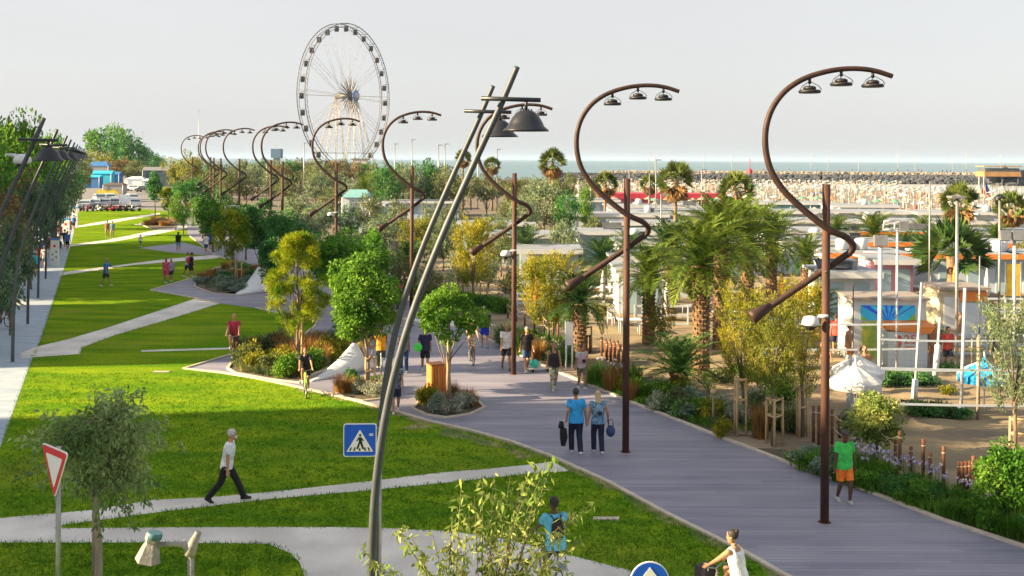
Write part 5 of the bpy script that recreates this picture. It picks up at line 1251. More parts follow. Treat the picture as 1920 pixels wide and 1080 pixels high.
rowtrees('in the gardens before the beach', [(560,112,352,70,'grey'),(600,104,372,80,'grey'),(575,92,395,80,'grey'),(655,98,378,80,'blue'),(690,106,356,70,'olive'),(720,84,392,80,'grey'),(745,96,366,60,'olive'),(620,125,345,60,'olive'),(690,76,425,70,'grey'),(1020,104,334,120,'grey'),(985,98,352,70,'grey'),(1062,100,352,64,'dark'),(955,110,345,50,'olive'),(930,92,392,60,'grey'),(940,74,425,70,'olive'),(905,84,405,60,'grey'),(1060,80,400,60,'grey'),(1150,70,470,60,'olive'),(1000,66,480,60,'grey'),(760,60,470,60,'olive'),(860,64,470,70,'grey'),(1185,58,520,50,'tama'),(915,64,470,60,'grey'),(960,60,500,60,'olive'),(1075,74,440,60,'grey'),(1110,64,500,60,'olive'),(1160,84,430,60,'grey'),(1215,66,500,60,'tama'),(1255,74,470,60,'olive'),(735,66,460,60,'grey'),(815,58,500,50,'olive'),(1300,62,520,60,'olive'),(1130,54,560,50,'tama'),(1545,96,430,50,'olive'),(1625,108,420,50,'grey'),(1690,60,560,50,'olive'),(1850,58,560,50,'grey'),(1480,64,520,60,'tama'),(1930,74,440,60,'olive'),(1110,90,400,60,'olive'),(1420,110,385,40,'olive'),(1098,112,338,40,'bright'),(850,100,372,60,'olive'),(812,92,368,60,'grey'),(1450,44,590,70,'tama'),(1240,46,560,60,'tama')], 'garden trees by the beach')
rowtrees('close beside the far boardwalk', [(330,120,352,36,'bright'),(380,108,358,50,'green'),(432,98,366,60,'green'),(462,86,380,60,'bright'),(415,120,345,46,'dark'),(345,112,372,30,'green')], 'trees by the far boardwalk')
# ---------------------------------------------------------------- fences of round posts and ropes
M_post = mat('brown_post_wood', (0.10,0.04,0.024), 0.75, 0.3, 5, 0.2, col2=(0.19,0.08,0.04))
M_rope = mat('pale_rope', (0.55,0.47,0.33), 0.85, 0.1, 20)
pt = thing('fence_post', 'round brown post', 'post'); MB().tube([(0,0,-.1),(0,0,1.0)], .046, 10).build('shaft', M_post, pt)
MB().lathe([(.052,.82),(.052,.85)], (0,0,0), 10).build('rope_ring', M_rope, pt)
def post(px, by, ty, label, group='round brown posts along the sand'):
    g = G(px, by); h = topz(px, ty, g.y); put(pt, g, 0, label, group, (1,1,h)); return g, h
tall = [(1525,831,761),(1535,836,761),(1560,834,767),(1602,845,779),(1643,868,794),(1687,884,808),(1731,899,823),(1769,914,836)]
tp = [post(px, b, t_, f'tall round brown post, {ordw(i)} from the left in the near fence') for i, (px,b,t_) in enumerate(tall)]
for i, (px, b, t_) in enumerate([(1574,824,779),(1608,830,785),(1679,872,826),(1708,886,837),(1744,902,848)]): post(px, b, t_, f'short round brown post, {ordw(i)} from the left behind the near rope fence')
for i, (px, b, t_) in enumerate([(1798,918,866),(1804,920,866),(1811,921,865),(1818,922,864),(1832,928,862),(1839,931,862),(1825,934,855)]): post(px, b, t_, f'dark brown post in the tight cluster at the lower right, {ordw(i)} from the left' if i < 6 else 'thick tall post in front of the tight cluster at the lower right')
fp = [(952,598,568),(968,606,574),(984,612,580),(1002,620,587),(1020,630,594),(1037,640,598),(1046,646,602)]
tq = [post(px, b, t_, f'small distant post, {ordw(i)} from the left in the far rope fence') for i, (px,b,t_) in enumerate(fp)]
k = 0
for row, (x0, y0) in enumerate(((1128,672),(1138,680))):
    for j in range(5): post(x0 + j*7.5, y0 - 1 + j*1.5, y0 - 40 + j*1.5 + (j%2)*2, f'dark post in the {"back" if row == 0 else "front"} row of the distant cluster, {ordw(j)} from the left')
for row, (x0, y0) in enumerate(((1128-40,664),)):
    for j in range(4): post(x0 + j*6, y0, y0 - 36, f'dark post beside the distant wooden frame, {ordw(j)} from the left')
for i, (px, b, t_) in enumerate([(858,560,525),(868,563,528),(935,585,548),(941,588,552),(800,548,512),(812,550,515),(824,553,518),(836,556,520)]): post(px, b, t_, f'thin dark far post behind the skating man, {ordw(i)} from the left')
def rope(label, a, b, z0, z1, sag=.18):
    (ga, ha), (gb, hb) = a, b; A = Vector((ga.x, ga.y, ha*z0)); B = Vector((gb.x, gb.y, hb*z1))
    mb = MB(); mb.tube([A.lerp(B, i/10) - Vector((0,0,sag*4*(i/10)*(1-i/10))) for i in range(11)], .014, 6); tag(mb.build('rope', M_rope), label, 'rope', 'ropes between the posts')
for i, (a, b) in enumerate([(0,2),(2,3),(3,4),(4,5)]):
    rope(f'upper rope of the near fence, {ordw(i)} span from the left', tp[a], tp[b], .90, .90); rope(f'lower rope of the near fence, {ordw(i)} span from the left', tp[a], tp[b], .55, .55, .22)
for i in range(5):
    rope(f'upper rope of the far fence, {ordw(i)} span from the left', tq[i], tq[i+1], .92, .92, .12); rope(f'lower rope of the far fence, {ordw(i)} span from the left', tq[i], tq[i+1], .6, .6, .14)
# white board sign, chair, frames, small things
g = G(1067,692); t = thing('board_sign', 'white upright board on two white legs behind the woman in patterned trousers', 'sign', g, R(6))
MB().box((0,0,1.40),(.32,.06,.92)).build('board', M_white, t)
for k in (-1,1): MB().tube([(k*.12,0,-.05),(k*.12,0,.98)], .035, 8).build('leg', M_white, t)
for k in (-1,0,1): MB().ball((k*.1,-.02,1.88),(.03,.03,.03),6).build('fixing', M_black, t)
g = G(1150,612); t = thing('garden_chair', 'white plastic chair on the sand right of the second lamp', 'chair', g, R(30))
MB().box((0,0,.43),(.46,.44,.04)).build('seat', M_white, t); mb = MB(); 
for k in (-.18,-.09,0,.09,.18): mb.box((k,.21,.66),(.05,.03,.44))
mb.box((0,.21,.88),(.46,.035,.07)); mb.build('backrest', M_white, t)
for x in (-.2,.2):
    for y in (-.19,.19): MB().tube([(x*1.1,y*1.1,0),(x,y,.42)], .02, 6).build('leg', M_white, t)
    MB().tube([(x*1.15,-.2,.42),(x*1.2,-.2,.64),(x*1.2,.2,.66)], .018, 6).build('armrest', M_white, t)
g = G(430,545); g = G(432,478); t = thing('goal_frame', 'thin white rectangular frame beside the yellow green tree', 'frame', g, R(8))
zt = topz(432,386,g.y); MB().tube([(-.45,0,0),(-.45,0,zt)], .05, 6).build('upright', M_white, t); MB().tube([(.7,0,0),(.7,0,zt)], .05, 6).build('upright', M_white, t); MB().tube([(-.5,0,zt),(.75,0,zt)], .05, 6).build('crossbar', M_white, t)
for i, (px, py) in enumerate([(1135,974),(532,592),(302,698)]):
    g = G(px, py); o = MB().prism([(-.3,-.08),(.3,-.1),(.33,.06),(-.26,.1)], 0, .035).build('stone_slab', M_kerb, None, (g.x,g.y,0.004), .1); tag(o, ['pale flat stone set in the grass near the cyclist with the backpack','pale flat stone in the upper lawn above the cyclist in red','pale flat stone in the sunny lawn at the left','pale flat stone in the grass at the bottom near the boardwalk edge'][i], 'stone')
# camera domes on lamp masts
def cctv(label, px, D, cy, side=-1):
    z = topz(px, cy, D); p = at(px, D); t = thing('security_camera', label, 'camera', (p.x, p.y - .02, z))
    MB().tube([(0,0,.1),(side*.14,-.05,.1),(side*.2,-.05,.06)], .03, 8).build('bracket', M_white, t)
    MB().lathe([(.05,.14),(.14,.12),(.19,.03),(.2,-.05),(.15,-.08)], (side*.3,-.05,0), 14).build('housing', M_white, t); MB().ball((side*.3,-.05,-.09),(.12,.12,.1),10).build('dome', M_black, t)
    MB().lathe([(.115,0),(.115,.05)], (0,.02,.1), 12).build('strap', M_white, t)
cctv('white security camera on the nearest curved lamp mast', 1545, 24.0, 603); cctv('white security camera on the third curved lamp mast', 964, 40.5, 476); cctv('white security camera on the mast left of the ferris wheel legs', 630, 64.4, 402)
cctv('white security camera on the tilted pole at the left edge', 20, 24.5, 300, 1)

# ---------------------------------------------------------------- totems on the left promenade
M_tot = mat('totem_white', (0.62,0.66,0.70), 0.5, 0.05, 1); M_totb = mat('totem_blue', (0.04,0.22,0.55), 0.5, 0.1, 1)
for i, (px, by, ty, wp) in enumerate([(103,500,450,15),(124,450,412,14),(109,447,424,10),(140,426,390,12)]):
    g = G(px, by); pm = F/g.y; h = topz(px, ty, g.y); w_ = wp/pm
    t = thing('info_totem', ['tall white and blue information board, nearest on the left promenade','second white and blue information board by the lawn edge','small blue topped information board left of the second one','farthest white and blue information board at the lawn corner'][i], 'sign', g, R(-6))
    MB().box((0,0,h*.5),(w_,.18,h)).build('panel', M_tot, t); MB().box((0,0,h+.06),(w_+.04,.22,.14)).build('blue_cap', M_totb, t)
    MB().box((0,-.095,h*.78),(w_*.34,.01,w_*.3)).build('red_mark', M_signred, t)
    for q in range(4): MB().box(((-.12 if q%2 else .12)*w_*2,-.095,h*(.56-.1*q)),(w_*.22,.01,h*.05)).build('small_symbol', M_dark, t)

# ---------------------------------------------------------------- cabins, kiosks, pavilions of the bathing clubs
M_cabw = mat('cabin_white', (0.54,0.62,0.70), 0.6, 0.06, 0.6); M_cabr = mat('cabin_roof', (0.24,0.28,0.34), 0.6, 0.12, 0.5, stretch=(.3,1,1)); M_cabo = mat('cabin_orange', (0.75,0.24,0.04), 0.6, 0.1, 1)
M_cabd = mat('cabin_door', (0.34,0.50,0.60), 0.5, 0.15, 1); M_cabdk = mat('cabin_dark', (0.07,0.08,0.09), 0.7, 0.2, 1); M_roofb = mat('roof_brown', (0.10,0.07,0.06), 0.8, 0.2, 1); M_teal = mat('cabin_teal', (0.16,0.36,0.40), 0.6, 0.08, 1)  # the near-black grey is for roof fittings, pier house window and stilts
M_pink = mat('pink_paint', (0.62,0.30,0.42), 0.6, 0.08, 1); M_redp = mat('crimson_paint', (0.42,0.03,0.06), 0.55, 0.1, 1); M_pinkl = mat('rose_paint', (0.66,0.22,0.30), 0.6, 0.1, 1)
drm = MB().box((0,0,1.0),(.75,.06,1.85)).mesh('door', M_cabd)
def cabin_row(label, x0, x1, by, dp=3.0, h=2.35, wall=M_cabw, roof=M_cabr, fascia=None, z0=0, rz=0):
    g = G((x0+x1)/2, by); L_ = (x1-x0)*g.y/F; t = thing('cabin_row', label, 'beach cabins', (g.x, g.y, 0), rz)
    MB().box((0,dp/2,h/2-.05),(L_,dp,h+.1)).build('wall', wall, t)
    MB().box((0,dp/2-.15,h+.11),(L_+.5,dp+.9,.14)).build('roof', roof, t)
    MB().box((0,-.63,h+.02),(L_+.46,.05,.30)).build('fascia', fascia or M_white, t)
    n = max(2, int(L_/1.5))
    for i in range(n): link('door', drm, t, (-L_/2+(i+.5)*L_/n, -.012, 0))
rows = [(1545,1640,600,3,M_cabw,None,'pale cabin row just right of the nearest lamp mast'),(1640,1712,566,3,M_pink,None,'cabin with a pink front behind the mural kiosk'),
 (1555,1700,549,3.4,M_cabw,M_cabo,'cabin row with an orange edge behind the dark fence, left part'),(1745,1905,551,3.4,M_cabw,M_cabo,'cabin row with an orange edge behind the cream hut'),(1905,2050,552,3.4,M_cabw,M_cabo,'cabin row with an orange edge beyond the right frame side'),
 (1150,1290,560,4,M_cabw,None,'pale blue cabin row right of the second lamp, lowest one'),(1160,1300,520,4,M_cabw,None,'second pale cabin row right of the second lamp'),
 (1085,1260,492,4,M_cabw,None,'third long pale cabin row right of the second lamp'),(1470,1620,515,4,M_cabw,None,'pale cabin row behind the nearest lamp mast'),(1620,1770,520,4,M_cabw,M_cabo,'orange edged cabin row below the date palm'),(1770,1930,522,4,M_cabw,M_cabo,'orange edged cabin row at the far right'),
 (1150,1300,468,4,M_teal,None,'teal toned cabin row behind the second lamp'),(1440,1600,488,4,M_cabw,None,'long pale cabin row at the bend of the nearest lamp arm'),(1600,1760,492,4,M_cabw,M_cabo,'cabin row under the floodlight masts'),(1780,1950,490,4,M_cabw,None,'pale cabin row right of the fan palm'),
 (1060,1250,446,5,M_cabw,None,'pale cabin row behind the second lamp mast'),(1250,1420,442,5,M_cabw,None,'pale cabin row behind the big palms'),(1440,1640,462,5,M_cabw,None,'pale cabin row crossed by the nearest lamp arm'),(1660,1900,464,5,M_cabw,None,'pale cabin row with long roof at right'),
 (1150,1420,436,5,M_teal,None,'teal edged cabin row in front of the red pavilion'),(1440,1700,438,6,M_cabw,None,'long flat cabin row left of the brown roofs'),(1720,1930,440,6,M_cabw,None,'flat cabin row under the brown roofs'),
 (1140,1370,424,6,M_cabw,None,'white long roof directly below the red pavilion'),(1400,1560,414,6,M_teal,None,'teal cabin row at the beach edge'),(1560,1680,421,5,M_cabw,None,'pale cabin row at the beach edge'),
 (975,1085,540,3.4,M_cabw,None,'pale cabin row behind the yellow tamarisk'),(1160,1240,590,3,M_cabw,None,'pale low cabin pair behind the white chair'),(1310,1420,520,4,M_cabw,None,'pale cabin row behind the bushy palms'),(860,1000,470,4,M_cabw,None,'pale cabin row left of the third lamp mast'),(720,860,412,5,M_cabw,None,'low white building behind the tilted poles'),(600,720,420,5,M_teal,None,'greenish awning roof below the ferris wheel'),(1060,1160,408,6,M_cabw,None,'white cabin row between the third and second lamp'),(900,1080,500,4,M_cabw,None,'pale cabin row behind the yellow tamarisks'),(640,820,392,5,M_cabw,None,'long low white building under the grey tree belt')]
for x0,x1,by,dp,wl,fa,lb in rows: cabin_row(lb, x0, x1, by, dp, wall=wl, fascia=fa)
# small boxes, tanks and awnings on the roofs
rnd = random.Random(12)
for i in range(46):
    x0,x1,by,dp,wl,fa,lb = rows[rnd.choice([0,2,3,6,7,8,9,12,13,14,15,17,18,20,21,22,24])]; px = rnd.uniform(x0+5,x1-5); g = G((x0+x1)/2, by); X = (px-960)*g.y/F
    kk = rnd.choice(['vent_box','solar_panel','water_tank']); o = None; z = 2.35+.18
    if kk == 'vent_box': o = MB().box((0,0,.2),(.8,.6,.4)).box((0,0,.42),(.9,.7,.05)).build(kk, rnd.choice([M_white,M_grey,M_cabdk]))
    elif kk == 'solar_panel': o = MB().box((0,0,.3),(1.6,.9,.06), M=Matrix.Rotation(R(28),4,'X')).box((-.6,.2,.2),(.05,.05,.5)).box((.6,.2,.2),(.05,.05,.5)).build(kk, M_cabdk)
    else: o = MB().lathe([(.3,0),(.42,.05),(.42,.6),(.3,.72),(.05,.75)], n=12).build(kk, M_white)
    o.location = (X, g.y + rnd.uniform(.8, dp-.8), z); tag(o, f'{ {"vent_box":"vent box","solar_panel":"dark panel","water_tank":"white tank"}[kk] } on the {lb}', kk.replace('_',' '), 'fittings on the cabin roofs')
# red pavilion
g = G(1253,394); t = thing('red_pavilion', 'crimson flat pavilion with a pink lower band at the beach edge', 'pavilion', g); L_ = 205*g.y/F; zz = topz(1253,363,g.y)
MB().box((0,3,zz*.3),(L_,6,zz*.6)).build('wall', M_pinkl, t); MB().box((0,3,zz*.82),(L_+.6,7,zz*.36)).build('roof', M_redp, t)
for k in range(9): MB().box((-L_/2+L_*k/8*.98+.1,-.12,zz*.3),(.25,.2,zz*.6)).build('pillar', M_pinkl, t)
# brown hipped roofs
for i, (px, by, ty, wp) in enumerate([(1660,412,382,100),(1742,432,404,90),(1880,430,415,110),(1500,404,392,60)]):
    g = G(px, by); h = topz(px, ty, g.y); w_ = wp*g.y/F; t = thing('roofed_pavilion', ['dark brown pyramid roofed pavilion in front of the parasols','brown roofed pavilion left of the floodlight pole','low brown roofed pavilion at the right edge','small brown roofed hut behind the nearest arm'][i], 'pavilion', g)
    mb = MB(); z1 = h*.58; a = w_/2; mb.add([(-a,0,z1),(a,0,z1),(a,5,z1),(-a,5,z1),(-a*.1,2.5,h),(a*.1,2.5,h)], [(0,1,5,4),(1,2,5),(2,3,4,5),(3,0,4),(3,2,1,0)]); mb.build('roof', M_roofb, t)
    MB().box((0,2.5,z1/2),(w_*.82,4,z1-.01)).build('wall', M_cabw, t)
# mural kiosk
g = G(1668,684); D = g.y; pm = F/D; t = thing('mural_kiosk', 'white beach kiosk with a blue ray mural and an orange awning', 'kiosk', (g.x, D, 0)); W_ = 2.95
MB().box((0,1.0,1.3),(W_,2.0,2.6)).build('wall', M_white, t); MB().box((0,1.0,2.66),(W_+.2,2.3,.10)).build('roof', mat('kiosk_roof',(.27,.24,.22),.7,.06,1), t)
mu = MB().box((-.08,-.02,2.10),(2.2,.03,.60)).build('mural', mat('mural_blue',(0.03,0.50,0.95),.5,.1,1), t)
mb = MB()
for k in range(6):
    a = -60 + k*24; c_ = (-.08, 1.78); x0 = c_[0] + math.tan(R(a-5))*.1; mb.slab([(c_[0]+math.tan(R(a-4))*.05, 1.83),(c_[0]+math.tan(R(a+4))*.05,1.83),(max(-1.15,min(1.0,c_[0]+math.tan(R(a+9))*.62)),2.39),(max(-1.17,min(.98,c_[0]+math.tan(R(a-2))*.62)),2.39)], Matrix.Translation((0,-.042,0)), .008)
mb.build('dark_ray', mat('mural_ray',(0.015,0.10,0.80),.5,.1,1), mu)
MB().slab([(.72,1.81),(1.0,1.81),(1.0,2.1)], Matrix.Translation((0,-.046,0)), .01).slab([(-1.17,1.81),(-.9,1.81),(-1.17,2.0)], Matrix.Translation((0,-.046,0)), .01).build('green_corner', mat('mural_green',(0.25,0.5,0.05),.5,.1,1), mu)
aw = MB(); aw.add([(-.4,-.92,1.62),(1.45,-1.1,1.72),(1.45,.0,1.80),(-.4,.0,1.78),(-.4,-.92,1.55),(1.2,-1.1,1.42),(1.2,0,1.5),(-.4,0,1.52)], [(0,1,2,3),(7,6,5,4),(0,4,5,1),(1,5,6,2),(2,6,7,3),(3,7,4,0)]); aw.build('awning', M_cabo, t)
MB().box((-.85,-.03,1.0),(.55,.04,1.5)).build('poster', mat('poster_yellow',(0.65,0.60,0.05),.5,.5,2.5,col2=(0.15,0.45,0.08)), t)
MB().box((.39,-.5,.74),(1.56,.8,1.48)).build('counter', M_cabw, t)
def text(s, size, M, m, name, parent, ext=.006):
    cu = bpy.data.curves.new(name, 'FONT'); cu.body = s; cu.size = size; cu.extrude = ext; cu.align_x = 'CENTER'; cu.align_y = 'CENTER'
    o = bpy.data.objects.new(name, cu); COL.objects.link(o); dg = bpy.context.evaluated_depsgraph_get(); me = bpy.data.meshes.new_from_object(o.evaluated_get(dg))
    bpy.data.objects.remove(o); me.materials.clear(); me.materials.append(m); me.transform(M); return link(name, me, parent)
M_red2 = mat('faded_red', (0.55,0.12,0.07), .6, .15, 5)
text('25', .50, Matrix.Translation((.48,-.91,1.16)) @ Matrix.Rotation(R(90),4,'X'), M_red2, 'number_sign', t)
MB().slab([(.52+.11*math.cos(a*PI/6), 1.02+.16*math.sin(a*PI/6)) for a in range(12)], Matrix.Translation((-.48,-.905,0)), .012).slab([(-.14,1.14),(.20,1.18),(.10,1.34),(-.04,1.32)], Matrix.Translation((0,-.907,0)), .012).build('round_emblem', M_red2, t)
MB().slab([(-.06,.78),(.08,.80),(.10,.84),(-.04,.86)], Matrix.Translation((0,-.905,0)), .012).slab([(.26,.84),(.70,.80),(.66,.90),(.28,.91)], Matrix.Translation((0,-.905,0)), .012).build('painted_stroke', M_red2, t)
# dark board fence, cream hut
g = G(1746,622); t = thing('board_fence', 'dark vertical board fence between the mural kiosk and the cream hut', 'fence', g); zz = topz(1746,566,g.y); mb = MB()
M_bf = mat('dark_boards', (0.045,0.032,0.028), .8, .3, 3)
for k in range(14): mb.box((-.68+k*.105,0,zz/2),(.085,.05,zz))
mb.build('boards', M_bf, t); MB().box((0,.05,zz*.8),(1.5,.04,.1)).build('rail', M_bf, t); MB().box((0,.05,zz*.25),(1.5,.04,.1)).build('rail', M_bf, t); MB().box((0,0,zz+.03),(1.6,.12,.06)).build('top_board', M_kerb, t)
g = G(1805,642); t = thing('cream_hut', 'cream hut with an orange band right of the dark fence', 'kiosk', g); W_ = 88*g.y/F
MB().box((0,1,1.2),(W_,2,2.4)).build('wall', mat('cream_paint',(.50,.45,.34),.6,.06,1), t); MB().box((0,.9,2.46),(W_+.2,2.3,.12)).build('roof', mat('kiosk_roof',(.27,.24,.22)), t); MB().box((.45,-.04,2.1),(W_-.9,.06,.45)).build('orange_band', M_cabo, t)
MB().box((-W_/2+.55,-.015,1.3),(.7,.03,1.5)).build('door', M_white, t); MB().box((.45,-.012,1.0),(W_-1.0,.03,1.6)).build('panel', M_cabw, t)
for k in range(6):
    pass
# volleyball area: posts, nets, floodlights
M_pw = mat('pole_white', (0.46,0.50,0.55), .5, .05, 3); M_pad = mat('post_pad', (0.52,0.60,0.70), .7, .08, 3)
def pole(label, px, by, ty, r=.06, tx=None, pad=0, m=None, cat='post', name='white_pole'):
    g = G(px, by); h = topz(px, ty, g.y); t = thing(name, label, cat, g); dx = ((tx or px)-px)*g.y/F
    MB().tube([(0,0,-.1),(dx,0,h)], r, 10).build('shaft', m or M_pw, t)
    if pad: MB().tube([(0,0,.05),(dx*pad/h,0,pad*.98),(dx*pad/h,0,pad)], [r*2.3,r*2.3,r*1.6], 12).build('padding', M_pad, t)
    return t, g, h
t, g, h = pole('thick white floodlight pole beside the white parasols', 1649, 756, 462, .07, cat='floodlight', name='floodlight_pole'); MB().box((0,-.02,h+.2),(.44,.16,.36), M=Matrix.Rotation(R(-10),4,'X')).build('floodlight', M_grey, t)
t, g, h = pole('white pole with a cross arm and an open square lamp, above the kiosk', 1681, 700, 436, .045, cat='floodlight', name='floodlight_pole'); mb = MB()
for a, b in (((-.55,0,h+.12),(-.1,0,h+.08)),((-.1,0,h+.08),(-.1,0,h+.42)),((-.1,0,h+.42),(-.5,0,h+.46)),((-.5,0,h+.46),(-.55,0,h+.12)),((-.1,0,h+.1),(.1,0,h))): mb.tube([a,b], .03, 6)
mb.build('lamp_frame', M_pw, t); MB().box((.25,0,h+.25),(.36,.1,.36)).build('floodlight', M_grey, t); MB().tube([(-1.3,0,h-.75),(.1,0,h-.85)], .03, 6).build('cross_arm', M_pw, t)
t, g, h = pole('tall grey pole with a flat lamp, in front of the fan palm', 1793, 702, 372, .06, m=M_grey, cat='floodlight', name='floodlight_pole'); MB().box((-.08,-.1,h+.06),(.55,.5,.08)).build('floodlight', M_grey, t)
t, g, h = pole('tall grey pole with a round dark lamp near the right edge', 1873, 640, 372, .055, m=M_grey, cat='floodlight', name='floodlight_pole'); MB().lathe([(.05,.2),(.2,.1),(.3,0)], (0,0,h), 12).build('floodlight', M_dark, t)
t, g, h = pole('white pole carrying two pale floodlights, right edge', 1901, 690, 452, .065, cat='floodlight', name='floodlight_pole')
for k in (-.42,.1): MB().box((k,-.05,h+.22),(.4,.2,.4), M=Matrix.Rotation(R(-14),4,'X')).build('floodlight', M_grey, t)
pole('white slanting net post right of the mural kiosk', 1714, 752, 530, .045, tx=1727, pad=.75, cat='net post', name='net_post'); MB
pole('white net post with a padded foot, centre of the courts', 1752, 722, 595, .045, tx=1762, pad=1.5, cat='net post', name='net_post')
pole('white net post with a wide pad left of the blue parasol', 1801, 786, 540, .05, tx=1808, pad=.4, cat='net post', name='net_post')
pole('net post with a blue white pad beside the white parasols', 1594, 790, 665, .05, pad=1.25, m=M_grey, cat='net post', name='net_post')
pole('brown wooden post in front of the blue parasol', 1834, 790, 628, .055, m=M_barkp, cat='post', name='wooden_post'); pole('thin wooden post left of the blue parasol', 1822, 705, 635, .03, m=M_barkp, cat='post', name='wooden_post')
pole('thin black pole with a hanging net line left of the courts', 1599, 700, 535, .02, m=M_dark, name='thin_pole'); pole('thin grey pole behind the date palm', 1742, 600, 340, .035, m=M_grey, name='thin_pole'); pole('thin teal pole before the cream hut', 1836, 660, 480, .03, m=M_grey, name='thin_pole')
M_netm = mat('net_cord', (0.05,0.06,0.07), .8, .1, 5)
def net(label, px0, px1, D, ztop=2.35, hgt=1.0, sag=.05):
    a = at(px0, D); b = at(px1, D); L_ = b.x - a.x; t = thing('volleyball_net', label, 'net', (a.x, a.y, 0))
    top = [(L_*i/12, .0, ztop - sag*4*(i/12)*(1-i/12)) for i in range(13)]
    for nm, dz in (('top_tape', 0), ('bottom_tape', -hgt)):
        mb = MB()
        for i in range(12):
            p, q = Vector(top[i]), Vector(top[i+1]); c = (p+q)/2 + Vector((0,0,dz)); mb.box(tuple(c), ((q-p).length*1.001,.012,.065), M=Matrix.Rotation(-math.atan2(q.z-p.z, q.x-p.x),4,'Y'))
        mb.build(nm, M_pad, t)
    mb = MB()
    for k in range(1,6): mb.tube([(p[0],0,p[2]-hgt*k/6) for p in top], .002, 3, cap=False)
    for k in range(int(L_/.22)): x = k*.22; mb.tube([(x,0,ztop-sag*4*(x/L_)*(1-x/L_)),(x,0,ztop-hgt-sag*4*(x/L_)*(1-x/L_))], .002, 3, cap=False)
    mb.build('mesh', M_netm, t)
net('near volleyball net with pale tapes across the right side of the sand', 1655, 2160, 30.2); net('second volleyball net behind the near one', 1650, 1905, 36.0, 2.2); net('far volleyball net passing before the mural kiosk', 1400, 1722, 38.5, 2.35, .9)
# beach parasols near the courts
def parasol(label, px, D, ty, wd, m1, m2, name='beach_parasol'):
    h = topz(px, ty, D); t = thing(name, label, 'parasol', at(px, D)); n = 8; k = 16; V = []
    prof = [(0.02,h),(0.10,h-.14),(0.32,h-.26),(wd*.30,h-.36),(wd*.5,h-.58),(wd*.5,h-.80)]
    for r_, z in prof:
        for j in range(k): a = 2*PI*j/k; rr_ = r_*(1 if j%2==0 else .95); V.append((rr_*math.cos(a), rr_*math.sin(a), z - (0.03 if j%2 and r_>.3 else 0)))
    Fc = [(i*k+j, i*k+(j+1)%k, (i+1)*k+(j+1)%k, (i+1)*k+j) for i in range(len(prof)-1) for j in range(k)]
    mb = MB(); mb.add(V, Fc, 0, False); mb.mi = [(1 if (f % k)//4 % 2 else 0) for f in range(len(Fc))]; mb.build('canopy', [m1, m2], t)
    MB().tube([(0,0,-.1),(0,0,h+.18)], .028, 8).build('pole', M_white, t); return t
M_canv = mat('canvas_white', (0.58,0.60,0.62), .85, .05, 2); M_canvb = mat('canvas_blue', (0.01,0.30,0.68), .7, .08, 2); M_canvl = mat('canvas_light_blue', (0.45,0.62,0.70), .8, .05, 2)
parasol('wide white parasol on the sand by the thick floodlight pole, rear one', 1611, 34.5, 660, 1.75, M_canv, M_canv); parasol('wide white parasol in front of the other white one', 1606, 33.0, 678, 1.65, M_canv, M_canv); parasol('sky blue and white parasol at the right courts', 1848, 34.5, 668, 1.75, M_canvb, M_canvl)
# banner
t = thing('yellow_banner', 'yellow banner with red letters strokes hanging at the right edge', 'banner', at(1901,56)); zt = topz(1901,495,56); zb = topz(1901,555,56)
MB().box((0,0,(zt+zb)/2),(.68,.03,zt-zb)).build('banner_cloth', mat('banner_yellow',(0.80,0.66,0.02),.6,.4,1.6,col2=(0.75,0.30,0.03)), t); MB().tube([(-.4,0,-.05),(-.4,0,zt+.1)],.03,8).build('post', M_grey, t); MB().tube([(.4,0,-.05),(.4,0,zt+.1)],.03,8).build('post', M_grey, t)
# low shrubs and small things on the sand
fill('on the sand by the courts', [('olive',1718,779,.6,.6),('dark',1738,784,.7,.6),('olive',1768,782,.6,.62),('dark',1795,787,.55,.5),('yellow',1775,740,.35,.4),('dark',1660,725,.6,.7),('dark',1700,722,.9,.6),('dark',1735,722,.7,.5),('grey',1600,812,.5,.8),('dark',1745,642,.9,.8),('dark',1600,668,.8,.7),('dark',1780,700,.5,.5),('dark',1410,712,.8,.6),('dark',1450,716,.7,.5),('olive',1345,716,.7,.6)], 'shrubs on the sand')
g = G(1640,862); tree('b', 'tall yellow green bush behind the near rope fence', g, 1.95, 1.75, trunk_h=.3, leafm='willow', n=6500, clumps=40, leaf=.09, seed=77, cr=.34, name='leafy_bush', droop=.3)
g = G(1900,985); tree('b', 'bright green bush at the right edge beside the lilac flowers', g, 1.9, 1.9, trunk_h=.25, leafm='bright', n=7000, clumps=44, leaf=.10, seed=78, cr=.34, name='leafy_bush', droop=.2)
g = G(1425,800); 
fill('between the wooden frames', [('redgrass',1425,822,.45,1.15),('yellow',1352,822,.3,.7),('olive',1480,812,.5,.9),('olive',1440,806,.5,.9),('round',1465,760,.6,1.0),('grey',1420,770,.5,.8)], 'tall plants between the frames')
# wooden crates / dark blocks by the net feet
# ---------------------------------------------------------------- crowded beach: parasols near to far
def small_parasol(m, closed):
    mb = MB(); 
    if closed: mb.lathe([(.05,.9),(.16,1.0),(.15,1.5),(.06,2.15),(.02,2.3)], n=6)
    else: mb.lathe([(.85,1.82),(.8,1.88),(.4,2.08),(.03,2.28)], n=8, smooth=False)
    mb.tube([(0,0,0),(0,0,1.9)], .035, 5, mi=1); return mb.mesh('beach_umbrella', [m, M_white])
M_um = [mat('umb_cream',(.34,.305,.26),.8,.06,1), mat('umb_white',(.35,.37,.40),.8,.06,1), mat('umb_green',(.10,.28,.22),.8,.06,1), mat('umb_orange',(.38,.19,.09),.8,.06,1), mat('umb_blue',(.06,.15,.3),.8,.06,1)]
UM = [[small_parasol(m, c) for m in M_um] for c in (False, True)]
NM = ['cream','white','green','orange','blue']; rnd = random.Random(4); cnt = 0; spots = []
D = 128.0
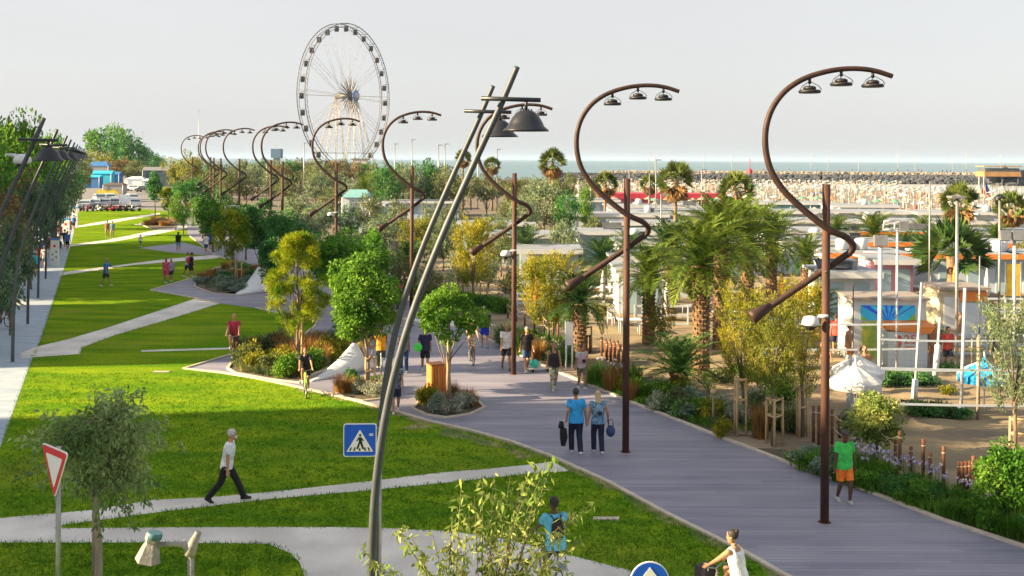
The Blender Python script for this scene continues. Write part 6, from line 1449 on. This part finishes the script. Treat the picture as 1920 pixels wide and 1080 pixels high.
while D < 262:
    px = 1085 if D > 150 else 1400
    while px < 1925:
        spots.append((px + rnd.uniform(-3,3), D + rnd.uniform(-.8,.8))); px += 2.9*F/D*rnd.uniform(.9,1.1)
    D += 4.6 + (D-128)*.028
far_sp = []
for (px, D) in spots:
    if rnd.random() < .12: continue
    p = at(px, D); cl_ = rnd.random() < .6
    ci = rnd.choices(range(5), [4,3,2.2 if 140<D<185 else .4,1.2,.5])[0]
    if cnt < 298:
        o = link('closed_beach_umbrella' if cl_ else 'beach_umbrella', UM[cl_][ci], None, p); tag(o, f'{NM[ci]} {"closed" if cl_ else "open"} beach umbrella in the crowded rows before the sea', 'beach umbrella', f'{NM[ci]} {"closed" if cl_ else "open"} umbrellas in the rows on the beach'); cnt += 1
    else: far_sp.append((p, cl_, ci))
mb = MB(); ms = M_um + [M_white]
D = 262.0
while D < 352:
    px = 1085
    while px < 1925:
        if not (px > 1690 and D > 285): far_sp.append((at(px + rnd.uniform(-2,2), D), rnd.random() < .5, rnd.choices(range(5), [4,4,.6,.8,.4])[0]))
        px += 2.9*F/D
    D += 8
for p, c_, ci in far_sp:
    prof = [(.05,.9),(.17,1.0),(.05,2.2)] if c_ else [(.8,1.85),(.4,2.08),(.03,2.25)]
    mb.lathe([(a, b) for a, b in prof], (p.x,p.y,0), 6, mi=ci); mb.tube([(p.x,p.y,0),(p.x,p.y,1.9)], .04, 4, mi=5)
o = mb.build('far_umbrellas', ms); o['kind'] = 'stuff'; o['label'] = 'farthest rows of small beach umbrellas near the water'
mb = MB(); rnd = random.Random(8)
for i in range(550):
    D = rnd.uniform(132,270); px = rnd.uniform(1090 if D > 150 else 1420,1925); p = at(px, D)
    mb.box((p.x,p.y,.35),(.65,1.8,.1), mi=rnd.choice([0,1,1,3,4])); mb.box((p.x,p.y+.7,.6),(.65,.08,.5), mi=rnd.choice([0,1]))
o = mb.build('sunbeds', ms); o['kind'] = 'stuff'; o['label'] = 'rows of sunbeds between the beach umbrellas'
# pier house, flags, lifeguard tower, jetty masts
D = 372; t = thing('pier_house', 'orange wooden house on stilts over the water at the far right', 'building', at(1872,D)); z0 = topz(1872,331,D); z1 = topz(1872,312,D)
M_or = mat('orange_boards', (0.36,0.20,0.08), .7, .12, .5)
MB().box((0,0,z0+.3),(13,7,.5)).build('deck', M_or, t); MB().box((0,0,z0+1.1),(12.6,6.6,1.2)).build('wall', M_or, t); MB().box((0,0,z0+2.3),(11.8,6,1.2)).build('dark_window', M_cabdk, t); MB().box((0,0,z1),(13,7,.35)).build('roof', M_or, t)
for x in (-5.5,0,5.5):
    for y in (-3,3): MB().tube([(x,y,-1.5),(x,y,z0+.2)], .2, 6).build('stilt', M_cabdk, t)
for i, (px, cols, lb) in enumerate([(1836, [(0.02,0.20,0.08),(0.7,0.7,0.7),(0.6,0.03,0.03)], 'green white and red flag on a pole before the pier house'), (1845, [(0.02,0.05,0.35)]*3, 'dark blue flag on a pole beside the green white and red one')]):
    D = 235; t = thing('flag', lb, 'flag', at(px, D)); zt = topz(px, 332, D); MB().tube([(0,0,0),(0,0,zt+.4)], .06, 6).build('flag_pole', M_white, t)
    for j in range(3):
        mb = MB(); mb.add([(.05+j*.45,0,zt-j*1.1),(.05+(j+1)*.45,.1,zt-(j+1)*1.1),(-.25+(j+1)*.45,.1,zt-(j+1)*1.1-1.2),(.0+j*.3,0,zt-j*1.0-1.4)], [(0,1,2,3)]); mb.build('flag_stripe', mat(f'flag_{i}_{j}', cols[j], .8, .05), t)
msm = MB().tube([(0,0,0),(0,0,1)], .12, 5).mesh('mast', M_grey)
for i, px in enumerate([1216,1228,1262,1320,1372,1445,1521,1553,1610,1684,1716,1786,1812,1876]):
    D = 426; o = link('jetty_mast', msm, None, at(px, D)); o.scale = (1,1,topz(px, 286 + (i%3)*4, D)); tag(o, f'thin mast on the stone jetty, {ordw(i)} from the left', 'mast', 'masts on the stone jetty')
for i, (px, D, ty) in enumerate([(372,420,206),(266,380,248),(740,190,270),(772,190,262),(822,170,272),(834,170,270),(932,170,280),(1218,120,326),(1230,128,300),(1316,150,318),(1240,84,365),(1422,130,340),(1108,150,330),(896,180,282),(1044,120,390),(1596,250,330),(1562,250,334),(1180,160,322),(500,190,300),(570,200,268),(700,200,300)]):
    z = topz(px, ty, D); g = at(px, D); t = thing('light_mast', f'slim distant light mast, {ordw(sorted([372,266,740,772,822,834,932,1218,1230,1316,1240,1422,1108,896,1044,1596,1562,1180,500,570,700]).index(px))} from the left among those beyond the gardens', 'mast', g, 0, 'slim distant light masts')
    MB().tube([(0,0,0),(0,0,z)], .09 if D > 140 else .06, 5).build('shaft', M_grey, t); MB().box((.3,0,z),(.7,.3,.12)).build('lamp_head', M_grey, t)
t = thing('buoy_sail', 'small dark red object standing on the shoreline before the breakwater', 'boat', at(1406,400)); MB().lathe([(.1,4),(1.0,3.2),(1.0,0.2),(.3,0)], (0,0,1.5), 8).build('hull', M_redp, t); MB().tube([(0,0,4),(0,0,9)], .15, 5).build('mast', M_redp, t)
# white building and grey tower beyond the belt
t = thing('white_building', 'small white flat building above the trees at the foot of the ferris wheel', 'building', at(675,268)); z = topz(675,299,268); MB().box((0,0,z/2),(3.6,4,z)).build('wall', M_white, t); MB().box((0,0,z+.12),(4,4.4,.25)).build('roof', M_grey, t)
t = thing('blue_tower', 'grey and blue square box tower above the trees left of the ferris wheel', 'tower', at(519,300)); z = topz(519,279,300); MB().box((0,0,z-1.3),(2.8,2.8,2.6)).build('head', mat('tower_blue',(.10,.2,.32),.6,.1), t); MB().box((0,0,(z-2.6)/2),(1.6,1.6,z-2.6)).build('shaft', M_grey, t)

# low fences, tables and clutter between the cabins
def low_fence(label, x0, x1, by, h=1.0, m=None):
    g = G((x0+x1)/2, by); L_ = (x1-x0)*g.y/F; t = thing('low_fence', label, 'fence', g); n = max(2, int(L_/1.2))
    for z in (h, h*.55, .12): MB().box((0,0,z),(L_,.04,.10)).build('rail', m or M_cabw, t)
    for i in range(n+1): MB().box((-L_/2+i*L_/n,.0,h/2+.02),(.07,.07,h+.08)).build('upright', m or M_cabw, t)
for a in [('white low fence right of the second lamp mast',1190,1290,612,1.0),('white low fence behind the palms',1320,1420,585,1.1),('white low fence left of the mural kiosk',1545,1608,640,1.0),('long white low fence behind the tamarisks',1085,1180,575,1.1),('white low fence behind the small palm',1380,1500,640,1.0),('pale low fence in front of the cream hut',1780,1920,668,.9),('pale low fence under the floodlights',1840,1930,600,1.1),('pale fence right of the third lamp',970,1060,590,1.1)]: low_fence(*a)
rnd = random.Random(31); names = ['left','middle','right']
def table(label, px, by, m):
    t = thing('beach_table', label, 'table', G(px, by), rnd.uniform(0,3)); MB().box((0,0,.72),(1.1,.75,.05)).build('table_top', m, t)
    for x in (-.45,.45):
        for y in (-.3,.3): MB().tube([(x,y,0),(x,y,.7)], .025, 5).build('leg', M_white, t)
def folded(label, px, by, m):
    t = thing('folded_parasol', label, 'parasol', G(px, by)); MB().tube([(0,0,0),(0,0,2.5)], .03, 6).build('pole', M_white, t); MB().lathe([(.05,.95),(.15,1.05),(.13,1.8),(.03,2.45)], n=8).build('canopy', m, t)
for i, (px, by) in enumerate([(1180,628),(1215,640),(1250,618),(1360,612),(1465,600),(1490,655),(1560,625),(1580,590),(1655,552),(1720,560),(1790,575),(1850,590),(1890,612),(1005,612),(1130,598),(1300,600)]):
    if i % 3 == 0: table(f'small table on the sand among the cabins, {ordw(i//3)} from the front list left to right' if False else f'small pale table on the sand, {ordw(sorted([1180,1360,1560,1720,1890,1300]).index(px))} from the left', px, by, M_cabw)
    else: folded(f'folded parasol standing among the cabins, {ordw(sorted([1215,1250,1465,1490,1580,1655,1790,1850,1005,1130]).index(px))} from the left', px, by, [M_canvb, M_cabo, M_canv][i % 3])
# ---------------------------------------------------------------- car park and stalls behind the lawn
def car(label, px, by, m, rz, van=False, name='parked_car'):
    t = thing(name, label, 'car' if not van else 'van', G(px, by), rz, 'vehicles in the car park'); hgt = 1.9 if van else 1.45
    pr = [(-2.1,.35),(-2.1,.85),(-1.75,.95 if not van else 1.5),(-1.25,hgt),(0.7,hgt),(1.25,.98),(2.0,.82),(2.1,.4)]
    mb = MB(); mb.slab(pr, Matrix.Rotation(R(90),4,'Z'), 1.66); mb.build('body', m, t)
    gl = [(-1.45,1.0),(-1.15,hgt-.1),(.65,hgt-.1),(1.05,1.0)]
    MB().slab(gl, Matrix.Rotation(R(90),4,'Z'), 1.68).build('side_window', M_glass, t)
    MB().add([(-.7,.74,hgt-.06),(.7,.74,hgt-.06),(.72,1.22,1.02),(-.72,1.22,1.02)], [(0,1,2,3)]).build('windscreen', M_glass, t)
    MB().add([(-.7,-1.3,hgt-.08),(.7,-1.3,hgt-.08),(.72,-1.78,.99),(-.72,-1.78,.99)], [(3,2,1,0)]).build('rear_window', M_glass, t)
    for x in (-.8,.8):
        for y in (-1.3,1.3): MB().lathe([(.05,-.1),(.32,-.1),(.32,.1),(.05,.1)], (x,y,.32), 12, M=Matrix.Rotation(R(90),4,'Y')).build('wheel', M_tyre, t)
        MB().ball((x*.75,2.06,.68),(.14,.05,.08),8).build('headlight', M_signwhite, t); MB().ball((x*.8,-2.08,.75),(.12,.05,.09),8).build('tail_light', M_signred, t)
M_cw = mat('car_white', (.68,.72,.76), .3, .04, 1); M_cs = mat('car_silver', (.40,.48,.54), .3, .05, 1); M_cd = mat('car_dark', (.03,.04,.06), .3, .1, 1)
for i, (px, by, m, van, lb) in enumerate([(163,391,M_cs,0,'silver car leftmost in the car park row'),(180,389,M_cs,0,'silver car second in the car park row'),(199,388,M_cw,0,'white car in the middle of the car park row'),(217,387,M_cw,0,'white car right of the middle of the car park row'),(233,388,M_cw,1,'white van in the car park row'),(252,388,M_cw,0,'white car at the right end of the car park row'),(206,377,M_cw,0,'white car in the second row behind the yellow board'),(186,378,M_cs,0,'silver car in the second car park row'),(247,378,M_cw,0,'white car in the second row at right'),(252,358,M_cw,0,'white car farther back near the white tent'),(270,360,M_cd,0,'black car parked near the white tent')]):
    car(lb, px, by, m, R(10 + i*3 if i < 9 else 80), van)
def motorbike(label, px, by, m, rz):
    t = thing('motor_scooter', label, 'scooter', G(px, by), rz, 'scooters parked at the lawn edge')
    for y in (-.62,.62): MB().lathe([(.05,-.06),(.26,-.06),(.26,.06),(.05,.06)], (0,y,.26), 12, M=Matrix.Rotation(R(90),4,'Y')).build('wheel', M_tyre, t)
    mb = MB(); mb.tube([(0,.6,.35),(0,.52,.8),(0,.42,1.0)], [.07,.13,.06], 8); mb.tube([(0,.45,.35),(0,0,.28),(0,-.3,.4),(0,-.7,.62)], [.12,.13,.2,.1], 8); mb.build('body', m, t)
    MB().ball((0,-.3,.75),(.14,.38,.07),8).build('saddle', M_black, t); MB().tube([(-.32,.38,1.02),(0,.44,.98),(.32,.38,1.02)], .02, 6).build('handlebar', M_dark, t); MB().ball((0,.58,.85),(.09,.05,.08),8).build('headlight', M_signwhite, t)
for i, px in enumerate([154,164,174,186,196,208,219,230,243,254]):
    motorbike(f'{["dark","red","dark","white","dark","red","dark","red","dark","white"][i]} motor scooter, {ordw(i)} from the left at the far lawn edge', px, 396, [M_cd,M_signred,M_cd,M_cw,M_cd,M_signred,M_cd,M_redp,M_cd,M_cw][i], R(15*i))
def stall(label, px, D, w_, zt, m, rm, name='market_stall', cat='stall', peak=0):
    t = thing(name, label, cat, at(px, D)); MB().box((0,1.5,zt*.42),(w_*.94,2.6,zt*.84)).build('wall', m, t)
    mb = MB(); a = w_/2; z1 = zt*.82; zz_ = zt
    mb.add([(-a,0,z1),(a,0,z1),(a,3.2,z1),(-a,3.2,z1),(-a*(1-peak),1.6,zz_),(a*(1-peak),1.6,zz_)], [(0,1,5,4),(1,2,5),(2,3,4,5),(3,0,4),(3,2,1,0)]); mb.build('roof', rm, t)
    for x in (-a*.95,a*.95): MB().tube([(x,0,0),(x,0,z1)], .08, 6).build('post', M_white, t)
M_cy = mat('cyan_canvas', (0.02,0.42,0.62), .6, .1, 1); M_bl = mat('blue_canvas', (0.03,0.16,0.42), .6, .1, 1); M_yl = mat('yellow_board', (0.62,0.50,0.03), .6, .1, 1)
stall('bright cyan stall left behind the car park', 190, 290, 5.6, topz(190,320,290), M_cy, M_cy); stall('blue stall beside the cyan one', 172, 282, 4.2, topz(172,328,282), M_bl, M_cy); stall('blue booth standing alone before the trees', 216, 300, 2.2, topz(216,322,300), M_bl, M_bl)
stall('stall with a dark round roof over the cyan one', 183, 305, 6.4, topz(183,303,305), M_grey, M_bl, peak=.4); stall('white tent with wide peaked roof right of the blue booth', 252, 262, 4.8, topz(252,331,262), M_cabw, M_cabw, peak=.5); stall('small white tent right of the wide one', 273, 258, 2.2, topz(273,335,258), M_cabw, M_cabw, peak=.8)
stall('grey pavilion with a long low roof at the end of the street', 296, 300, 9.0, topz(298,313,300), M_glass, M_grey, name='street_pavilion', cat='pavilion'); stall('brown roofed kiosk behind the yellow board', 212, 236, 4.6, topz(213,343,236), M_grey, M_roofb, peak=.3)
stall('pale roofed stall among the trees right of the ferris wheel legs', 668, 118, 3.2, topz(668,356,118), M_cabw, M_teal, peak=.4)
t = thing('yellow_board', 'long low yellow board behind the parked cars', 'sign', at(202,208)); zt = topz(203,357,208); MB().box((0,0,zt-.35),(4.1,.1,.9)).build('board', M_yl, t)
for x in (-1.5,1.5): MB().box((x,.08,(zt-.3)/2),(.1,.1,zt-.3)).build('post', M_grey, t)
# ---------------------------------------------------------------- people
BLK = (0.012,0.012,0.016); NVY = (0.012,0.018,0.05)
person('elderly man in a white shirt and dark trousers striding right along the lower path', 425, 941, 1.76, 84, 'stride', ('white_shirt',(.74,.78,.82)), .55, ('black_trousers',BLK), 'trousers', 'red', ((.5,.5,.5),'short'), ('shoe_black',BLK), mask=True, near=True, arms=dict(hl=(-.24,.02,.80), hr=(.24,.05,.78)))
t, J = person('man in a bright blue polo shirt walking away, holding hands with the woman', 1080, 850, 1.80, -10, 'stroll', ('sky_blue',(.03,.32,.72)), .5, ('navy_trousers',NVY), 'trousers', 'tan', ((.03,.025,.02),'short'), near=True, arms=dict(hl=(-.27,-.02,.95), hr=(.28,.0,.88)), phase=1, fat=1.12)
t2, J2 = person('blonde woman in a blue patterned top walking away beside the man in blue', 1121, 849, 1.72, -6, 'stroll', ('patterned_blue',(.03,.14,.32),(.25,.42,.55),14), 0.1, ('navy_jeans',NVY), 'trousers', 'tan', ((.50,.38,.20),'long'), near=True, arms=dict(hl=(-.30,-.0,.86), hr=(.30,.06,.92)), phase=-1)
o = thing('handbag', 'dark blue handbag hanging at the blonde woman\'s right side', 'bag', to_world(t2, Vector((.36,-.03,.62)))); MB().ball((0,0,.0),(.13,.08,.17),12).build('bag_body', mat('navy_leather',(.02,.05,.16),.6,.2,6), o); MB().tube([(-.07,0,.12),(-.06,.0,.28),(.0,0,.34),(.06,0,.28),(.07,0,.12)],.012,6).build('handle', M_black, o)
backpack('patterned blue backpack on the blonde woman\'s back', t2, J2, mat('blue_floral',(.02,.12,.35),.8,.3,16,col2=(.3,.45,.5)), M_black, s=.8)
o = thing('jacket', 'dark jacket carried over the left arm of the man in blue', 'jacket', to_world(t, Vector((-.36,.0,.62)))); mb = MB(); mb.ball((0,0,0),(.09,.14,.10),10); mb.tube([(0,0,.05),(.02,.05,-.2),(0,.02,-.42)],[.1,.11,.06],8); mb.tube([(-.05,-.05,.28),(-.06,-.06,.1)],[.06,.09],8); mb.build('jacket_cloth', cloth('black_jacket', BLK), o)
person('man in a green T-shirt and orange shorts walking towards the camera beside the nearest lamp', 1582, 942, 1.74, 172, 'stroll', ('bright_green',(.06,.58,.10)), .5, ('orange_shorts',(.85,.20,.02)), 'shorts', 'dark', ((.02,.02,.02),'cap'), ('shoe_grey',(.4,.4,.4)), near=True, fat=1.15, hd=12)
o = thing('shirt_print', 'x', 'print'); bpy.data.objects.remove(o)
person('man in a white T-shirt and dark shorts walking left of the third lamp mast', 949, 693, 1.78, 168, 'walk', ('white_tee',(.72,.72,.74)), .5, ('black_shorts',(.02,.02,.03)), 'shorts', 'tan', ((.35,.3,.26),'bald'), ('shoe_brown',(.1,.06,.04)), near=True, fat=1.12)
person('bearded man in a black T-shirt and blue shorts walking right of the third lamp mast', 987, 697, 1.74, 168, 'walk', ('black_tee',BLK), .5, ('denim_shorts',(.03,.07,.16)), 'shorts', 'tan', ((.3,.28,.25),'short'), near=True, phase=-1, fat=1.1)
person('red haired woman in a dark top and patterned wide trousers', 1038, 731, 1.70, 170, 'walk', ('dark_top',(.03,.02,.025)), 0.0, ('patterned_trousers',(.10,.12,.06),(.62,.58,.42),13), 'trousers', 'tan', ((.28,.09,.03),'bob'), near=True, fat=1.15, phase=-1)
t, J = person('woman with a pink rucksack on her front in khaki shorts', 1090, 729, 1.60, 165, 'stroll', ('pale_tee',(.55,.5,.5)), .45, ('khaki_shorts',(.16,.13,.09)), 'shorts', 'tan', ((.06,.03,.02),'short'), near=True, look=30)
backpack('pink rucksack worn on the front by the woman in khaki shorts', t, J, mat('pink_fabric',(.48,.32,.38),.8,.2,12), M_black, front=True, s=.95)
rider('cyclist in a crimson T-shirt riding towards the camera on the side path', 'dark bicycle ridden by the man in crimson', 438, 677, 172, ('bike_dark',(.12,.08,.06)), h=1.82, top=('crimson',(.42,.03,.08)), sleeve=.5, bottom=('maroon_shorts',(.10,.03,.03)), legs='shorts', skin='red', hair=((.4,.3,.22),'bald'), near=True, lean=12, fat=1.15)
rider('boy in a dark T-shirt riding a lime green bicycle', 'lime green bicycle with pale tyres ridden by the boy', 572, 742, 165, ('bike_lime',(.35,.70,.10)), h=1.62, top=('navy_tee',(.02,.02,.035)), sleeve=.5, bottom=('black_short',BLK), legs='shorts', skin='tan', hair=((.22,.07,.03),'short'), near=True)
rider('cyclist in an orange vest seen from behind, stopped near the ramp bench', 'blue and white bicycle under the rider in the orange vest', 714, 700, -8, ('bike_white',(.5,.62,.72)), h=1.74, top=('orange_vest',(.75,.32,.02)), sleeve=.3, bottom=('olive_trousers',(.08,.09,.05)), legs='trousers', skin='tan', hair=((.45,.15,.03),'short'), near=True, lean=6)
person('person in a yellow top bending forward behind the ramp bench', 676, 690, 1.65, 80, 'bend', ('yellow_top',(.65,.50,.06)), .5, ('grey_short',(.12,.1,.08)), 'shorts', 'tan', ((.03,.02,.02),'short'))
person('walker in grey seen behind the tilted poles', 757, 697, 1.68, 170, 'walk', ('grey_tee',(.25,.24,.26)), .4, ('blue_jeans',(.03,.06,.16)), 'trousers', 'tan', ((.4,.25,.15),'short'))
person('walker in patterned navy mostly hidden by the tilted poles', 742, 774, 1.66, 172, 'walk', ('navy_pattern',(.02,.03,.08),(.2,.25,.35),16), .3, ('navy_skirt',(.02,.03,.08)), 'shorts', 'tan', ((.1,.05,.03),'long'), phase=-1)
t, J = person('person in dark clothes carrying a bright green ball', 797, 697, 1.72, 172, 'walk', ('dark_blue_top',(.02,.02,.07)), .5, ('black_skirt',BLK), 'shorts', 'tan', ((.03,.02,.02),'long'), near=True, arms=dict(hr=(.24,.24,1.0)))
o = thing('ball', 'bright green ball held by the person in dark clothes', 'ball', to_world(t, Vector((.30,.30,1.02)))); MB().ball((0,0,0),(.17,.17,.17),16).build('ball_skin', mat('ball_green',(.05,.65,.08),.4,.05,2), o)
rider('rider in pale clothes half hidden by the thin tree', 'dark bicycle half hidden by the thin tree', 884, 681, 170, ('bike_black',BLK), h=1.70, top=('cream_tee',(.6,.45,.25)), sleeve=.4, bottom=('beige_shorts',(.5,.42,.3)), legs='shorts', skin='light', hair=((.4,.25,.1),'short'))
person('skater in a dark blue shirt and bright blue shorts, seen from behind', 909, 652, 1.80, -12, 'stroll', ('dark_blue',(.012,.04,.16)), .5, ('royal_shorts',(.02,.06,.62)), 'shorts', 'red', ((.02,.02,.02),'short'), ('skate_blue',(.15,.35,.5)))
rider('cyclist with a black rucksack riding away at the bottom, behind the willow', 'pale bicycle with a red rear light at the bottom of the picture', 1036, 1118, -14, ('bike_pale',(.62,.68,.72)), 'rear_light', h=1.80, top=('cyan_tee',(.10,.42,.62)), sleeve=.5, bottom=('dark_shorts',(.03,.03,.04)), legs='shorts', skin='dark', hair=((.015,.01,.01),'short'), near=True, lean=12)
rider('girl in a white vest top and denim shorts cycling at the bottom right', 'bicycle with a black basket under the girl in white', 1370, 1178, -38, ('bike_grey',(.3,.3,.32)), 'basket', h=1.66, top=('white_vest',(.74,.74,.80)), sleeve=0.0, bottom=('denim_white',(.16,.24,.36),(.6,.5,.52),9), legs='short', skin='tan', hair=((.02,.015,.015),'bun'), near=True, lean=14, look=25)
backs = [o for o in COL.objects if o.get('label') == 'cyclist with a black rucksack riding away at the bottom, behind the willow'][0]
ln = R(12); backpack('black rucksack on the back of the cyclist at the bottom', backs, dict(hip=Vector((0,-.20,1.02)), up=Vector((0,math.sin(ln),math.cos(ln))), fw=Vector((0,math.cos(ln),-math.sin(ln)))), mat('black_fabric',(.012,.012,.014),.8,.3,10), None, s=.85)
# people on the lawn
person('man in a blue shirt walking on the far lawn with his arm out', 198, 537, 1.78, 95, 'walk', ('blue_shirt',(.03,.16,.5)), .6, ('dark_short2',(.02,.02,.04)), 'shorts', 'tan', ((.3,.2,.12),'short'), arms=dict(hl=(-.3,.45,1.15)))
person('girl in pink on the far lawn, left of the pair', 311, 531, 1.66, 170, 'stroll', ('pink_top',(.6,.08,.16)), .2, ('pink_short',(.45,.05,.12)), 'shorts', 'tan', ((.06,.03,.02),'long'))
person('girl in lilac on the far lawn, right of the pair', 321, 528, 1.5, 170, 'stroll', ('lilac_top',(.38,.3,.6)), .4, ('dark_short2',(.02,.02,.04)), 'shorts', 'tan', ((.25,.15,.06),'long'))
t, J = person('man in black with a red bag walking on the far lawn', 358, 522, 1.76, 60, 'walk', ('black_tee',BLK), .5, ('black_shorts',(.02,.02,.03)), 'shorts', 'tan', ((.03,.02,.02),'short')); backpack('red bag on the back of the man in black on the lawn', t, J, mat('red_fabric',(.55,.05,.05),.8,.1,6), None)
person('person in pale shirt walking close beside the man in black on the lawn', 351, 519, 1.70, 100, 'walk', ('pale_blue_tee',(.4,.5,.55)), .5, ('dark_short2',(.02,.02,.04)), 'shorts', 'tan', ((.2,.12,.06),'short'))
person('person in a black top and pale blue skirt on the far plaza', 334, 472, 1.72, 0, 'stand', ('black_tee',BLK), .5, ('pale_blue_skirt',(.2,.4,.6)), 'shorts', 'tan', ((.02,.02,.02),'long'))
person('left one of two bare armed people far up the lawn', 201, 445, 1.74, 175, 'stand', ('brown_top',(.25,.12,.08)), .3, ('tan_shorts',(.35,.25,.15)), 'shorts', 'tan', ((.03,.02,.02),'short'))
person('right one of two bare armed people far up the lawn', 211, 446, 1.70, 175, 'stand', ('teal_top',(.1,.25,.35)), .3, ('tan_shorts',(.35,.25,.15)), 'shorts', 'tan', ((.03,.02,.02),'short'))
person('small child in white and blue on the upper lawn', 263, 463, 1.15, 20, 'walk', ('white_tee',(.72,.72,.74)), .5, ('blue_jeans',(.03,.06,.16)), 'shorts', 'tan', ((.03,.02,.02),'short'))
person('person in a teal T-shirt with arms spread on the left promenade', 22, 617, 1.72, 5, 'walk', ('teal_tee',(.12,.5,.45)), .4, ('dark_short2',(.02,.02,.04)), 'shorts', 'tan', ((.03,.02,.02),'short'), arms=dict(hl=(-.62,.05,1.15), hr=(.62,.05,1.15)))
rider('cyclist in dark clothes at the left edge of the promenade', 'dark bicycle at the left edge of the promenade', 3, 616, 10, ('bike_black',BLK), top=('black_tee',BLK), bottom=('black_shorts',(.02,.02,.03)), legs='shorts')
person('person in a cyan shirt and white cap on the left promenade', 67, 519, 1.76, 175, 'stroll', ('cyan_shirt',(.08,.52,.65)), .5, ('dark_red_shorts',(.25,.02,.04)), 'shorts', 'tan', ((.6,.6,.6),'cap'))
# shared small walkers for the crowds
WK = []
for i, (tc, bc, hr) in enumerate([(('c_red',(.5,.06,.05)),('c_navy',NVY),(.03,.02,.02)), (('c_white',(.7,.7,.7)),('c_jeans',(.04,.08,.2)),(.2,.12,.06)), (('c_blue',(.05,.15,.45)),('c_black',BLK),(.03,.02,.02)), (('c_dark',(.03,.03,.04)),('c_beige',(.45,.38,.28)),(.03,.02,.02)), (('c_skin',(.40,.22,.13)),('c_orange',(.7,.22,.05)),(.1,.05,.03))]):
    w_, _ = person('walker', loc=Vector((0,0,-900-i)), h=1.72, pose='walk' if i % 2 else 'stroll', top=tc, bottom=bc, legs='shorts', hair=(hr,'short')); WK.append(w_)
CL = ['red top, dark shorts','white top, blue shorts','blue top, black shorts','dark top, beige shorts','orange shorts']
def crowd(desc, items, group):
    idx = {}; cnt = {}
    for it in items: cnt[it[2]] = cnt.get(it[2], 0) + 1
    for (px, by, k, face) in sorted(items, key=lambda q: q[0]):
        i = idx.get(k, 0); idx[k] = i + 1; g = G(px, by) if by > 0 else at(px, -by)
        put(WK[k], g, R(-face), f'person in {CL[k]} {desc}' + (f', {ordw(i)} from the left' if cnt[k] > 1 else ''), group)
rnd = random.Random(2)
crowd('on the left promenade', [(78,492,2,0),(86,486,3,180),(90,478,0,180),(72,500,0,10),(95,470,1,0),(101,462,2,180),(60,512,2,0),(112,452,0,0),(98,455,3,180),(118,446,1,180),(126,470,2,0),(121,466,3,0),(131,440,0,0),(106,474,0,180),(47,540,3,180),(84,505,1,180),(138,432,2,0),(116,434,3,0),(30,560,0,0),(110,486,3,180)], 'walkers on the left promenade')
crowd('far along the boardwalk', [(372,415,1,0),(378,420,0,180),(384,410,1,0),(392,418,3,180),(368,402,2,0),(398,408,4,0),(388,400,1,180),(355,398,0,0),(362,394,1,0),(408,430,2,0),(346,392,3,180),(418,446,1,180),(395,470,2,170),(386,476,1,0),(738,600,1,170),(750,612,3,0),(744,585,0,180),(730,560,2,180),(760,566,1,0),(725,575,3,180)], 'walkers on the far boardwalk')
crowd('on the sand by the courts', [(1776,694,0,170),(1753,690,4,0),(1798,660,4,120),(1433,712,2,0),(1547,712,4,60),(1620,738,4,180),(1612,742,4,0),(1568,665,0,10),(1590,690,4,90),(1870,700,3,40)], 'people on the sand')
crowd('on the stone jetty', [(px, -424, rnd.choice([0,2,3]), rnd.uniform(0,360)) for px in (1430,1455,1480,1530,1573,1598,1612,1640,1683,1702,1722,1728,1767,1775,1783,1812)] , 'strollers on the stone jetty')
crowd('on the crowded beach', [(rnd.uniform(1200,1915), -rnd.uniform(135,255), rnd.choice([0,1,2,4,4,4]), rnd.uniform(0,360)) for _ in range(60)], 'bathers on the beach')
for j_ in [o for o in COL.objects if o.get('group') == 'strollers on the stone jetty']: j_.location.z = 3.6
for w_ in WK:
    if w_.name not in USED: print('unused', w_.name)
# teal ball on a low white board
g = G(1013,697); t = thing('push_board', 'low white board on small wheels rolling beside the man in black', 'skateboard', g, R(15))
MB().box((0,0,.13),(.9,.22,.03)).build('deck', M_white, t)
for x in (-.32,.32): MB().lathe([(.02,-.12),(.055,-.12),(.055,.12),(.02,.12)], (x,0,.06), 10, M=Matrix.Rotation(R(90),4,'X') @ Matrix.Identity(4)).build('wheels', M_black, t)
o = thing('ball', 'teal ball resting on the low white board', 'ball', G(1002,697) + Vector((0,0,.32))); MB().ball((0,0,0),(.18,.18,.17),14).build('ball_skin', mat('ball_teal',(.05,.50,.40),.5,.05,2), o)

# ---------------------------------------------------------------- thin sea haze over the whole place
mh = bpy.data.materials.new('sea_haze'); mh.use_nodes = True; n_ = mh.node_tree.nodes; n_.remove(n_['Principled BSDF'])
vp = n_.new('ShaderNodeVolumePrincipled'); vp.inputs['Color'].default_value = (0.50, 0.70, 1.0, 1); vp.inputs['Density'].default_value = 0.00007; vp.inputs['Anisotropy'].default_value = 0.0
mh.node_tree.links.new(vp.outputs[0], n_['Material Output'].inputs['Volume'])
hz = MB().box((3500, 12900, 30.5), (26000, 26800, 67)).build('haze', mh); hz['kind'] = 'stuff'; hz['label'] = 'thin sea haze'
